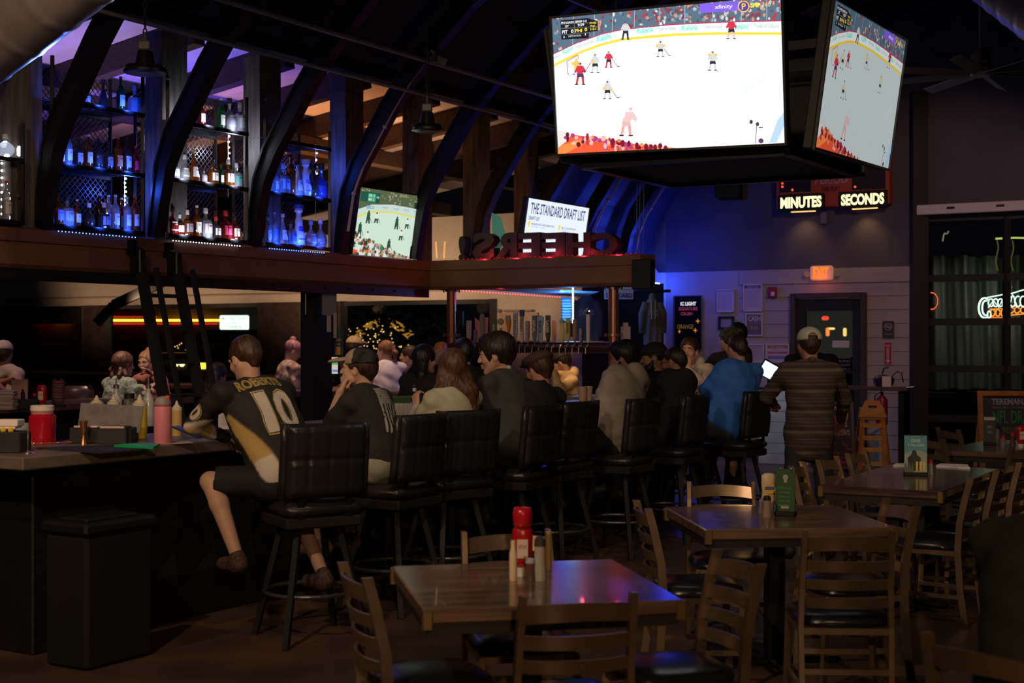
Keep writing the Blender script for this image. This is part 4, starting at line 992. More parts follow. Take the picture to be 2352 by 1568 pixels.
# red mix jar
q = put(97, 1017); lath('drink_jar', q, [(0, 0), (.072, 0), (.076, .01), (.076, .15), (.065, .165), (0, .165)], mat('jar_red_juice', (.50, .008, .03), .18, coat=.6), 'large clear jar of red juice with white lid on the bar', 'jar',
    extra=[('neck', [(0, .165), (.062, .166), (.064, .185), (0, .186)], mat('jar_pink_clear', (.6, .25, .28), .1, coat=.5)), ('lid', [(0, .186), (.066, .186), (.066, .212), (.06, .216), (0, .216)], mat('jar_lid_white', (.85, .72, .66), .5))])
# pink flask
q = put(374, 1019); lath('drink_flask', q, [(0, 0), (.046, 0), (.05, .006), (.05, .205), (.048, .212), (0, .212)], mat('flask_pink', (.78, .27, .34), .5), 'tall pink insulated bottle with grey and coral lid', 'bottle',
    extra=[('collar', [(0, .212), (.047, .212), (.047, .224), (0, .224)], mat('flask_rose', (.5, .08, .14), .45)), ('lid', [(0, .224), (.048, .224), (.047, .24), (.036, .262), (.012, .27), (0, .27)], mat('flask_grey', (.30, .29, .31), .5))])
m = MB(); m.prism([(-.04, 0), (.04, -.022), (.04, .018), (.026, .022), (0, .012)], q + Vector((0, -.022, .253)), Vector((1, 0, 0)), Vector((0, 0, 1)), Vector((0, .044, 0)))
o = m.build('spout_cover', mat('flask_coral', (.72, .12, .06), .5)); par = [x for x in bpy.data.objects if x.name.startswith('drink_flask')][0]; o.parent = par; o.matrix_parent_inverse = Matrix.Translation(-q)
# squeeze bottles
M_tip = mat('squeeze_cap', (.72, .64, .48), .5)
def squeeze(px, py, h, r, c, label, stub=False):
    q = put(px, py); e = [('cap', [(0, h * .72), (r * .98, h * .72), (r, h * .80), (r * .7, h * .82), (r * .65, h * .86), (r * .4, h * .87), (r * .34, h * .91)] + ([(r * .3, h * .95), (0, h * .95)] if stub else [(r * .12, h), (0, h)]), M_tip)]
    lath('squeeze_bottle', q, [(0, 0), (r * .96, 0), (r, .006), (r, h * .70), (r * .9, h * .72), (0, h * .72)], mat('squeeze_%d' % int(c[1] * 100 + c[0] * 1000), c, .35, coat=.3), label, 'squeeze bottle', group='squeeze bottles on the bar', extra=e)
squeeze(321, 1006, .262, .043, (.72, .55, .03), 'tall bright yellow squeeze bottle behind the grey lid')
squeeze(406, 1000, .215, .032, (.62, .42, .16), 'slim tan squeeze bottle right of the pink flask')
squeeze(222, 992, .235, .045, (.7, .68, .62), 'clear squeeze bottle with cream cap, leftmost of the three')
squeeze(261, 990, .235, .042, (.62, .52, .26), 'pale yellow squeeze bottle between the clear and bright ones')
# spirit bottles with pour spouts
def pourer(px, py, h, c, label, dark=False):
    q = put(px, py); lath('pour_bottle', q, [(0, 0), (.038, 0), (.04, .01), (.04, h * .5), (.034, h * .58), (.016, h * .68), (.015, h * .78), (0, h * .78)], mat('pour_glass_%d' % int(h * 1000), c, .12, tr=.3, coat=.4), label, 'bottle', group='bottles with pour spouts',
        extra=[('pour_spout', [(0, h * .78), (.019, h * .78), (.019, h * .85), (.006, h * .87), (.005, h), (0, h)], mat('spout_steel', (.5, .5, .52), .25, .9))])
pourer(267, 978, .33, (.75, .75, .8), 'clear bottle with steel pour spout in front of the green sweater')
pourer(341, 978, .33, (.75, .75, .8), 'clear bottle with steel pour spout beside the ladder foot')
q = put(297, 985); lath('seasoning_shaker', q, [(0, 0), (.034, 0), (.034, .12), (0, .12)], mat('shaker_clear', (.6, .6, .62), .2), 'small jar with black lettered wrap and cap', 'shaker', extra=[('wrap', [(0, .12), (.036, .12), (.036, .20), (0, .20)], mat('shaker_wrap', (.05, .05, .05), .4, var=.9, scale=40, c2=(.35, .33, .3))), ('cap', [(0, .20), (.033, .20), (.033, .235), (0, .235)], M_black)])
# napkin and straw caddy with its grey lid panel leaning back
q = put(232, 1018); cd = thing('bar_caddy', q, 'scuffed black straw caddy behind a grey speckled panel', 'caddy', math.radians(-4))
m = MB(); m.box((0, .05, .045), (.36, .14, .09), bev=.006); m.box((.085, -.02, .05), (.17, .10, .10), bev=.005); m.build('box', mat('scuffed_black', (.03, .03, .032), .55, var=.2), cd)
m = MB()
for x, w in ((-.12, .06), (-.03, .05), (.09, .14), (.0, .03)): m.box((x, -.022 if x < .05 else -.072, .096), (w, .008, .012), bev=.002)
m.build('napkin_edges', mat('pink_white_paper', (.75, .55, .55), .8), cd)
m = MB(); m.box((.02, .10, .14), (.37, .006, .155), Matrix.Rotation(math.radians(-12), 3, 'X') @ Matrix.Rotation(math.radians(3), 3, 'Y')); m.build('lid_panel', mat('grey_speckled_panel', (.17, .16, .18), .55, var=.2, scale=20), cd)
m = MB(); rr = random.Random(4)
for i in range(11):
    x, z = rr.uniform(-.05, .18), rr.uniform(.10, .19); R = Matrix.Rotation(math.radians(-12), 3, 'X'); m.ball(R @ Vector((x, .068, z + .02)), (rr.uniform(.003, .008), .0015, rr.uniform(.003, .007)), 8, 5, R)
m.build('paint_chips', mat('chip_white', (.75, .68, .68), .7), cd)
# jigger, spoon, mat, trays
q = put(192, 1021); lath('jigger', q, [(0, 0), (.023, 0), (.021, .004), (.010, .052), (.010, .056), (.024, .132), (.025, .134), (.022, .132), (0, .06)], mat('copper', (.62, .30, .14), .3, .9), 'copper double jigger standing on the bar mat', 'jigger')
m = MB(); a_, b_ = put(76, 1021), put(150, 1018); pts = []
for i in range(60):
    t = i / 59; q = a_.lerp(b_, t); pts.append(q + Vector((0, math.cos(i * 1.3) * .002, .006 + math.sin(i * 1.3) * .002)))
m.tube(pts, .0035, 6); m.ball(b_ + Vector((.022, 0, .008)), (.024, .014, .006), 12, 6)
tag(m.build('bar_spoon', mat('copper_bright', (.85, .30, .16), .3, .8)), 'twisted copper bar spoon lying in front of the red jar', 'spoon')
def flat_on(name, corners, z, th, M, label, cat):
    cs = [onz(x, y, z) for x, y in corners]; m = MB(); m.add(cs + [c_ - Vector((0, 0, th)) for c_ in cs], [(0, 1, 2, 3), (7, 6, 5, 4), (0, 4, 5, 1), (1, 5, 6, 2), (2, 6, 7, 3), (3, 7, 4, 0)])
    return tag(m.build(name, M), label, cat)
flat_on('bar_mat', [(84, 1027), (300, 1020), (325, 1030), (232, 1038)], ZC + .009, .009, mat('rubber_mat', (.03, .03, .032), .6, bump=.6, scale=300), 'black rubber bar mat under the jigger', 'mat')
t = flat_on('service_tray', [(262, 1021), (300, 1017), (368, 1018), (352, 1026)], ZC + .022, .012, mat('green_plastic', (.01, .42, .10), .4), 'flat green plastic tray beside the pink flask', 'tray')
flat_on('paper_slip', [(372, 1013), (432, 1012), (444, 1016), (372, 1019)], ZC + .004, .003, mat('cream_paper', (.55, .42, .36), .8), 'cream paper slip on the bar right of the pink flask', 'paper')
ph = thing('phone', put(432, 1005), 'dark blue smartphone leaning up at the bar edge', 'phone', math.radians(-20))
m = MB(); R = Matrix.Rotation(math.radians(18), 3, 'Y'); m.box((0, 0, .035), (.20, .07, .010), R, bev=.003); m.build('body', mat('phone_case', (.03, .04, .12), .25, coat=.4), ph)
m = MB(); m.box(Vector((0, 0, .035)) + R @ Vector((0, 0, .006)), (.18, .06, .001), R); m.build('screen', mat('phone_screen', (.03, .03, .08), .1, emit=.05, ec=(.15, .2, .9)), ph)
# order spindle, folded card, napkin boxes at the left edge
q = put(64, 1041); lath('receipt_spike', q, [(0, 0), (.035, 0), (.034, .004), (.012, .012), (.0025, .014), (.0022, .15), (0, .155)], mat('spike_steel', (.6, .5, .4), .2, .9), 'shiny steel receipt spike at the bar corner', 'spike')
b = thing('napkin_caddy', put(12, 1040), 'black bar caddy full of white napkins at the left edge', 'caddy', math.radians(-3))
m = MB(); m.box((0, .06, .055), (.17, .16, .11), bev=.006); m.build('box', mat('scuffed_black', (.03, .03, .032), .55), b)
m = MB(); m.box((0, .05, .155), (.13, .10, .035), bev=.004); m.box((-.01, .05, .132), (.12, .09, .01)); m.build('napkins', mat('bright_napkin', (.95, .85, .8), .8), b)
m = MB(); m.ball((.03, .0, .12), .016, 10, 6); m.ball((-.01, -.0, .12), .016, 10, 6); m.build('lemon_wedges', mat('lemon', (.75, .55, .05), .5), b)
q = put(50, 1013); lath('plastic_cup', q, [(0, 0), (.03, 0), (.032, .004), (.042, .105), (.040, .105), (.030, .006), (0, .006)], mat('cup_clear', (.7, .75, .75), .12, tr=.5), 'clear cup of lime wedges beside the red jar', 'cup', extra=[('limes', [(0, .008), (.030, .01), (.036, .07), (.02, .08), (0, .082)], mat('lime', (.16, .30, .04), .5))])
q = put(62, 1032); m = MB(); m.lathe([(0, .0), (.02, .0), (.028, .02), (.02, .045), (0, .05)], q, 10, sx=1.3); tag(m.build('crumpled_napkin', mat('bright_napkin', (.95, .85, .8), .8)), 'crumpled white napkin beside the receipt spike', 'napkin')
q = put(462, 992)
def pint(q, label, fill=.3, h=.15, beer=(.75, .22, .02), s=1.0):
    root = thing('pint_glass', q, label, 'glass', group='beer glasses')
    m = MB(); m.lathe([(0, 0), (.030 * s, 0), (.032 * s, .004), (.043 * s, h), (.0405 * s, h), (.030 * s, .008), (0, .008)], (0, 0, 0), 20); m.build('glass', mat('pint_glass_clear', (.8, .8, .8), .08, tr=.7), root, smooth=True, angle=40)
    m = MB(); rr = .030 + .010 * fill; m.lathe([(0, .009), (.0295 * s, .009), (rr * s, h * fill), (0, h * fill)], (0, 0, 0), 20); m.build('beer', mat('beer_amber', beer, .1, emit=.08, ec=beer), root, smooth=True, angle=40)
    if fill > .6:
        m = MB(); m.lathe([(0, h * fill), (rr * s, h * fill), (rr * s, h * fill + .012), (0, h * fill + .012)], (0, 0, 0), 16); m.build('foam', mat('beer_foam', (.8, .6, .4), .8), root)
    return root
pint(put(463, 990), 'nearly empty pint glass with amber beer by the jersey sleeve', .32)
pint(onz(1338, 922, ZC), 'full amber pint glass by the grey hoodie, left one', .85, .14); pint(onz(1351, 921, ZC), 'full amber pint glass by the grey hoodie, right one', .85, .14)
# clip menu stand at the jersey sleeve
def menu_stand(name, loc, rz, w, h, draw, label, base=True, Mb=None):
    r = thing(name, loc, label, 'menu', rz); m = MB(); m.box((0, 0, .012), (w * 1.05, .06, .024), bev=.004); m.build('base', M_black, r)
    m = MB(); m.box((0, 0, .02 + h / 2), (w, .006, h), Matrix.Rotation(math.radians(-4), 3, 'X')); m.build('card', Mb or M_black, r)
    for x in (-w * .28, w * .28):
        m = MB(); m.tube([(x, 0.0 + .011 * math.cos(t), h + .022 + .011 * math.sin(t)) for t in [i * PI / 5 for i in range(10)]], .0014, 5, closed=True); m.build('ring', mat('ring_steel', (.5, .5, .5), .3, .9), r)
    R = Matrix.Rotation(math.radians(-4), 3, 'X'); fx = Flat(Vector((0, 0, .02 + h / 2)) + R @ Vector((-w / 2, -.0036, h / 2)), (1, 0, 0), R @ Vector((0, 0, 1)), w, h); draw(fx); fx.build('print', r); return r
def plain_menu(bg, ink, head, body, title='MENU'):
    def d(fx):
        fx.rect(flat(bg), 0, 0, 1, 1); fx.text(flat(head), title, .2, .06, .8, .13, .02); fx.l += 1
        for i in range(11): fx.rect(flat(ink), .14 + .05 * (i % 3), .20 + i * .065, .86 - .06 * (i % 2), .212 + i * .065, False)
    return d
menu_stand('menu_stand', put(492, 1000) + Vector((.03, .25, 0)), 0, .11, .20, plain_menu((.55, .5, .55), (.3, .2, .25), (.6, .1, .1), 0), 'pale clip card stand half hidden by the jersey sleeve')
# items on the far side counter
menu_stand('menu_stand', onz(134, 934, ZC), math.radians(-8), .11, .215, plain_menu((.06, .02, .025), (.45, .3, .3), (.7, .05, .05), 0, 'DRINKS'), 'dark red drink menu card stand on the far counter')
menu_stand('menu_stand', onz(45, 934, ZC), math.radians(8), .14, .22, plain_menu((.35, .22, .18), (.5, .12, .08), (.7, .2, .1), 0, 'SPECIALS'), 'red printed menu card stand behind the black caddy')
def ketchup(q, label, flip=False, group=None, cap_up=False, s=1.0, name='ketchup_bottle', parts=None):
    r = thing(name, q, label, 'ketchup bottle', group=group); red = mat('ketchup_red', (.42, .008, .012), .3, coat=.5); wh = mat('ketchup_cap_white', (.75, .68, .6), .5)
    m = MB(); m.lathe([(0, 0), (.024 * s, 0), (.026 * s, .03 * s), (.022 * s, .032 * s), (0, .032 * s)], (0, 0, 0), 16); m.build('cap', wh, r, smooth=True, angle=40)
    m = MB(); m.lathe([(0, .032 * s), (.02 * s, .034 * s), (.033 * s, .06 * s), (.034 * s, .15 * s), (.032 * s, .175 * s), (.02 * s, .19 * s), (0, .192 * s)], (0, 0, 0), 18, sx=1.15, sy=.75); m.build('bottle', red, r, smooth=True)
    fx = Flat((-.02 * s, -.0275 * s, .14 * s), (1, 0, 0), (0, 0, 1), .04 * s, .07 * s); fx.rect(flat((.7, .55, .45)), 0, 0, 1, 1); fx.text(flat((.3, .05, .05)), 'KETCHUP', .12, .3, .88, .5, .02); fx.build('paper_label', r); return r
ketchup(onz(96, 938, ZC), 'red ketchup bottle on the far counter left of the menu card', s=1.05)
m = MB(); q = onz(16, 940, ZC)
for i in range(14): m.box(q + Vector((rr.uniform(-.006, .006), rr.uniform(-.006, .006), .006 + i * .0115)), (.15, .14, .009), rotz(rr.uniform(-.1, .1)), bev=.003)
tag(m.build('napkin_stack', mat('napkin_grey', (.5, .42, .4), .85)), 'tall stack of napkins on the far counter at the left edge', 'napkins')
q = onz(66, 938, ZC); r = thing('sauce_caddy', q, 'black caddy of sauce bottles beside the napkin stack', 'caddy'); m = MB(); m.box((0, 0, .04), (.20, .12, .08), bev=.005); m.build('box', M_black, r)
m = MB(); m.lathe([(0, .02), (.018, .02), (.018, .13), (.009, .15), (.009, .165), (0, .165)], (-.05, 0, 0), 12); m.build('dark_bottle', mat('dark_sauce', (.02, .01, .01), .2), r)
m = MB(); m.lathe([(0, .02), (.014, .02), (.014, .11), (0, .11)], (.05, 0, 0), 12); m.build('sauce_bottle', mat('dark_sauce', (.02, .01, .01), .2), r)
m = MB(); m.lathe([(0, .11), (.015, .11), (.015, .13), (0, .13)], (.05, 0, 0), 12); m.build('red_cap', mat('red_cap', (.5, .01, .02), .4), r)
# beer bottle held at the white blouse, glasses in the green tub
q = onz(952, 951, ZC); lath('beer_bottle', q, [(0, 0), (.029, 0), (.030, .01), (.030, .115), (.015, .165), (.013, .175), (.0135, .225), (0, .228)], mat('brown_bottle', (.05, .02, .01), .12, coat=.5), 'brown beer bottle with blue label held by the white blouse', 'bottle', extra=[('paper_label', [(.0305, .03), (.0308, .032), (.0308, .1), (.0305, .102)], mat('blue_label', (.08, .16, .5), .5)), ('neck_label', [(.0148, .18), (.0152, .182), (.0152, .205), (.0146, .207)], mat('white_label', (.6, .6, .65), .5))])
for i, (x, y) in enumerate(((914, 958), (923, 956), (932, 958), (940, 957))):
    q = uv(*((lambda v: (v[0], v[1]))(bar_ap(onz(x, y, 1.0)))), .86) if False else onz(x, 956, ZC) ; pint(q, ['leftmost', 'second', 'third', 'rightmost'][i] + ' of the small empty glasses by the flag shirt', .08, .10, (.2, .3, .2), .7)
m = MB(); a_ = onz(900, 948, ZC); m.box(a_ + Vector((.05, .4, .06)), (.42, .08, .11), FR_U, bev=.005); tag(m.build('glass_rack', mat('green_rack', (.10, .20, .06), .5)), 'dull green rack behind the small empty glasses', 'rack')

# ladder hung on the canopy rail
lad = thing('ladder', uv(3.8, -2.6, 0), 'black rolling ladder hooked on the canopy beam behind the bar', 'ladder'); off = lad.location
M_lad = mat('ladder_paint', (0.035, 0.037, 0.045), 0.4, 0.3)
def lp(a, z, o=0.0): return uv(a, -2.85 + (2.35 - z) * 0.245 + o, z)
for a in (3.58, 4.0):
    m = MB(); m.bar(lp(a, 2.32), lp(a, .02), .05, .085); 
    for z in (2.1, 1.9): m.ball(lp(a, z, .03), .016, 8, 4)
    m.build('rail', M_lad, lad, off=off)
    m = MB(); m.bar(lp(a, 2.24, .17), lp(a, .7, .17), .035, .035); m.bar(lp(a, 1.93, .0), lp(a, 1.93, .17), .03, .03); m.bar(lp(a, 1.2, .0), lp(a, 1.2, .17), .03, .03); m.build('handrail', M_lad, lad, off=off)
    m = MB(); m.box(lp(a, 2.30) + N * -.02, (.07, .12, .20), FR_U, bev=.01); m.box(lp(a, 2.42) + N * -.06, (.05, .08, .12), FR_U); m.tube([lp(a, 2.38) + U * -.05 - N * .03, lp(a, 2.38) + U * .05 - N * .03], .04, 12); m.build('hook', M_blacksteel, lad, off=off)
for i in range(8):
    z = 2.02 - i * .275; m = MB(); m.bar(lp(3.58, z), lp(4.0, z), .085, .03); m.build('rung', M_lad, lad, off=off)

# copper pipe columns and tap rail
M_cop = mat('copper_pipe', (0.34, 0.15, 0.10), 0.33, 0.75)
AT = 8.20
pc = [on_a(1037, 776, AT)[0], on_a(1409, 776, AT)[0]]
for i, p in enumerate(pc):
    m = MB(); m.tube([uv(AT, p, 1.07), uv(AT, p, 2.20)], .052, 20)
    r = tag(m.build('pipe_column', M_cop), ['left copper pipe column between bar and canopy', 'right copper pipe column between bar and canopy'][i], 'column', 'copper pipe columns')
    m = MB()
    for z in (1.70, 2.19): 
        m.tube([uv(AT, p, z - .012), uv(AT, p, z + .012)], .072, 16)
        for k in range(6):
            an = k * PI / 3; m.tube([uv(AT, p, z) + Vector((.085 * math.cos(an), .085 * math.sin(an), -.02)), uv(AT, p, z) + Vector((.085 * math.cos(an), .085 * math.sin(an), .02))], .010, 6)
    o = m.build('flange', mat('flange_copper', (.4, .22, .16), .3, .8), r)
m = MB(); zt = on_a(1200, 797, AT)[1]
m.tube([uv(AT, pc[0], zt), uv(AT, pc[1], zt)], .062, 20)
tr_ = tag(m.build('tap_rail', mat('dark_copper', (.12, .05, .045), .3, .7)), 'thick dark copper pipe carrying the row of beer taps', 'pipe')
m = MB(); m.bar(uv(AT - .04, pc[0] + .08, zt + .066), uv(AT - .04, pc[1] - .1, zt + .066), .03, .008); m.build('trim_strip', mat('violet_steel', (.45, .4, .55), .3, .8), tr_)
M_chr = mat('chrome', (.6, .6, .6), .15, 1.0)
taps = [(1079, 736, 12, (.35, .06, .05), 'STANDARD', 'framed', 'framed dark red tap handle lettered STANDARD, leftmost'), (1093, 757, 9, (.15, .17, .2), '', 'slab', 'short smoky tap handle beside the framed one'), (1109, 719, 16, (.22, .22, .20), '', 'paddle', 'silver paddle shaped tap handle before the pink card'),
        (1137, 734, 11, (.12, .16, .03), 'SCS', 'slab', 'dull green tap handle before the tan disc'), (1151, 720, 17, (.45, .33, .20), '', 'disc', 'tan round disc tap handle'), (1168, 724, 15, (.75, .28, .04), '', 'curve', 'orange and black curved tap handle'), (1185, 718, 12, (.55, .58, .7), 'YUENGLING', 'slab', 'white and blue tap handle beside the orange one'),
        (1200, 712, 12, (.6, .6, .58), 'FRESH', 'topped', 'tall white tap handle with blue square top'), (1213, 737, 10, (.20, .10, .07), 'STANDARD', 'framed', 'brown framed tap handle lettered STANDARD'), (1229, 724, 13, (.14, .20, .26), 'IPA', 'slab', 'blue grey tap handle right of the brown one'),
        (1244, 724, 14, (.28, .42, .58), 'BUSCH', 'shield', 'pale blue tap handle lettered BUSCH'), (1260, 724, 14, (.04, .04, .045), 'LAGER', 'slab', 'black tap handle lettered LAGER'), (1274, 736, 12, (.38, .20, .11), '', 'slab', 'plain wooden tap handle, left of the yellow ones'),
        (1292, 728, 13, (.62, .50, .16), '', 'disctop', 'curved yellow tap handle with blue round top'), (1306, 730, 11, (.60, .50, .12), 'BEER', 'slab', 'straight yellow tap handle near the light strip'), (1321, 733, 10, (.40, .22, .14), '', 'slab', 'wooden tap handle right of the light strip'),
        (1336, 752, 12, (.05, .05, .06), 'CINDERLANDS', 'slab', 'black tap handle lettered CINDERLANDS'), (1352, 708, 13, (.70, .66, .66), '', 'topped2', 'tall white tap handle with silver ornament, rightmost')]
for x, y, w, c, txt, kind, lab in taps:
    p, z1 = on_a(x, y, AT - .06); z0 = on_a(x, 786, AT - .06)[1]; ws = w / F * uv(AT, p).y * .82; h = z1 - z0
    base = uv(AT - .07, p, z0); r = thing('beer_tap', base, lab, 'beer tap', NANG, group='beer taps on the rail')
    m = MB()
    if kind in ('slab', 'framed'): m.prism([(-ws / 2 * .35, .0), (ws / 2 * .35, 0), (ws / 2, h * .3), (ws / 2, h), (-ws / 2, h), (-ws / 2, h * .3)], (0, -.012, 0), (1, 0, 0), (0, 0, 1), (0, .024, 0))
    elif kind == 'paddle': m.prism([(-.01, 0), (.012, 0), (ws * .5, h * .5), (ws * .2, h * .95), (-ws * .2, h), (-ws * .5, h * .85), (-ws * .35, h * .4)], (0, -.012, 0), (1, 0, 0), (0, 0, 1), (0, .024, 0))
    elif kind == 'disc': m.box((0, 0, h * .25), (.02, .02, h * .5)); m.lathe([(0, -.01), (ws * .55, -.01), (ws * .55, .01), (0, .01)], (0, 0, h * .72), 20, R=Matrix.Rotation(PI / 2, 3, 'X'))
    elif kind == 'curve': m.prism([(-.008, 0), (.01, 0), (ws * .2, h * .3), (ws * .6, h * .7), (ws * .4, h), (-ws * .4, h), (-ws * .5, h * .8), (-ws * .1, h * .5)], (0, -.014, 0), (1, 0, 0), (0, 0, 1), (0, .028, 0))
    elif kind in ('topped', 'topped2'): m.prism([(-ws * .3, 0), (ws * .3, 0), (ws * .38, h * .82), (-ws * .38, h * .82)], (0, -.012, 0), (1, 0, 0), (0, 0, 1), (0, .024, 0))
    elif kind == 'shield': m.prism([(-.012, 0), (.012, 0), (ws * .35, h * .4), (ws * .3, h * .6), (ws * .55, h * .75), (ws * .5, h * .95), (0, h), (-ws * .5, h * .95), (-ws * .55, h * .75), (-ws * .3, h * .6), (-ws * .35, h * .4)], (0, -.012, 0), (1, 0, 0), (0, 0, 1), (0, .024, 0))
    else: m.prism([(-ws * .4, 0), (ws * .3, 0), (ws * .5, h * .4), (ws * .4, h * .8), (-ws * .3, h * .8), (-ws * .25, h * .4)], (0, -.012, 0), (1, 0, 0), (0, 0, 1), (0, .024, 0))
    m.build('handle', flat(c, .45), r)
    if kind == 'framed':
        m = MB(); 
        for sx in (-1, 1): m.box((sx * ws * .46, -.014, h * .5), (ws * .1, .006, h)); 
        for z in (.02, .98): m.box((0, -.014, h * z), (ws, .006, ws * .1))
        m.build('frame', mat('handle_frame', (.6, .5, .45), .5), r)
    if kind == 'topped': m = MB(); m.box((0, 0, h * .91), (ws, .035, h * .2), bev=.004); m.build('top_block', mat('navy_block', (.06, .09, .25), .4), r)
    if kind == 'topped2': m = MB(); m.ball((0, 0, h * .90), (ws * .55, .02, h * .10), 12, 8); m.ball((-ws * .6, 0, h * .93), (ws * .25, .012, h * .03), 8, 6); m.build('ornament', M_chr, r)
    if kind in ('disctop', 'shield', 'curve'): m = MB(); m.lathe([(0, -.013), (ws * .5, -.013), (ws * .5, .013), (0, .013)], (0, -.004, h * .86), 18, R=Matrix.Rotation(PI / 2, 3, 'X')); m.build('medallion', flat({'disctop': (.12, .25, .38), 'shield': (.45, .5, .6), 'curve': (.35, .4, .45)}[kind], .4), r)
    if txt:
        fx = Flat((-ws * .32, -.0185, h * (.95 if len(txt) > 5 else .8)), (1, 0, 0), (0, 0, 1), ws * .64, h * (.9 if len(txt) > 5 else .45))
        lc = flat((.75, .7, .65)) if sum(c) < 1 else flat((.06, .07, .12)); V, Fs, _ = text_mesh(txt, .02)
        fx.l = 1; fx.mb.use(lc).add([fx.P(b, a) for a, b, _z in V], Fs); fx.build('lettering', r)
    m = MB(); m.tube([(0, 0, 0), (0, 0, -.035)], .007, 8); m.tube([(0, .05, -.045), (0, -.03, -.045)], .014, 10); m.tube([(0, -.02, -.045), (0, -.055, -.06), (0, -.06, -.12)], [.012, .011, .008], 8); m.ball((0, -.03, -.04), .017, 8, 6); m.build('faucet', M_chr, r)
q = uv(AT - .05, on_a(1113, 760, AT)[0], 0); zz0, zz1 = on_a(1113, 786, AT)[1], on_a(1113, 729, AT)[1]
m = MB(); m.prism([(-.07, zz0), (.065, zz0), (.075, zz1), (.01, zz1 + .0), (-.04, zz1 - .04), (-.095, zz1), (-.085, zz0 + .12)], q, N, (0, 0, 1), U * .006); tag(m.build('pink_card', mat('pink_card', (.62, .20, .33), .7)), 'pink cut out card standing behind the silver tap handle', 'card')
q = on_a(1056, 732, AT - .1); m = MB(); m.box(uv(AT - .1, q[0], q[1]), (.04, .09, .17), FR_U, bev=.006); tag(m.build('wall_device', mat('device_black', (.02, .02, .025), .3)), 'small black device box on the left copper column', 'device')
# pink dotted strip and cyan lit corner panel under the canopy
L = MB(); L.use(glow((1, .05, .10), 4)); a_, b_ = uv(8.6, -2.45, 2.175), uv(10.6, -2.2, 2.19)
pa = at(1057, 667, a_.y); pb = at(1286, 682, 17.6)
L = MB(); L.use(glow((1, .06, .10), 4)); led(L, [pa.lerp(pb, i / 36) for i in range(37)], .008); L.use(mat('strip_tape', (.7, .75, .9), .5)).bar(pa + Vector((0, 0, .016)), pb + Vector((0, 0, .016)), .02, .004)
tag(L.build('led_strip'), 'red dotted light strip running under the short canopy beam', 'light strip')
m = MB(); q0 = pa + Vector((0, .1, .03)); 
m.add([pa + Vector((0, .03, .03)), pb + Vector((.3, .03, .0)), pb + Vector((.42, -1.2, .03)), pa + Vector((.3, -.4, .03))], [(0, 1, 2, 3)]); tag(m.build('soffit_panel', mat('soffit_white', (.5, .45, .5), .5)), 'pale soffit panel above the red dotted strip, lit blue', 'panel')
qx = at(1316, 662, 16.6); L = MB(); L.use(glow((.75, .85, 1), 9)); led(L, [at(1316, 662 + i * 4.6, 16.6) for i in range(18)], .010); L.use(mat('strip_tape', (.7, .75, .9), .5)).bar(at(1316, 660, 16.62), at(1316, 742, 16.62), .03, .004)
tag(L.build('led_strip'), 'vertical blue white light strip right of the cyan panel', 'light strip')
m = MB(); M_rib = mat('ribbed_panel', (.35, .5, .6), .4)
for i in range(8):
    q = at(1301, 690 + i * 6.4, 16.8); m.box(q, (.115, .05, .026), bev=.008)
m.box(at(1301, 712, 16.9), (.12, .05, .30)); tag(m.build('ribbed_panel', M_rib), 'ribbed panel glowing cyan beside the vertical light strip', 'panel')
point('cyan_strip_light', at(1309, 700, 16.5), (0.05, .35, 1), 5, .02); point('cyan_strip_light', at(1309, 725, 16.5), (0.05, .35, 1), 3, .02); point('strip_light', at(1290, 673, 16.5) , (.03, .10, 1), 4, .02); point('strip_light', at(1150, 684, 15.6), (1, .03, .05), .5, .02)
L = MB(); L.use(glow((1, .04, .05), 4)); led(L, [at(1487, 613 + i * 7.5, 14.2) for i in range(5)], .009); tag(L.build('led_strip'), 'short vertical row of red dots on the end of the canopy', 'light strip')
L = MB(); L.use(glow((.35, .75, 1), 6)); L.bar(at(1488, 648, 18.3), at(1514, 651, 18.6), .02, .012); tag(L.build('led_strip'), 'short cyan light strip beyond the end of the canopy', 'light strip')
m = MB(); m.box(at(1478, 630, 14.25), (.14, .2, .30), FR_U, bev=.01); tag(m.build('end_cap', M_black), 'black boxed end cap of the short canopy beam', 'cap')
m = MB()
for x in (1462, 1469, 1478): m.tube([at(x, 596, 14.4), at(x + 1, 420, 14.4)], .004, 5)
tag(m.build('hanging_cable'), 'thin dark cables hanging above the end of the canopy', 'cable') if m.mats else tag(m.build('hanging_cable', M_blacksteel), 'thin dark cables hanging above the end of the canopy', 'cable')

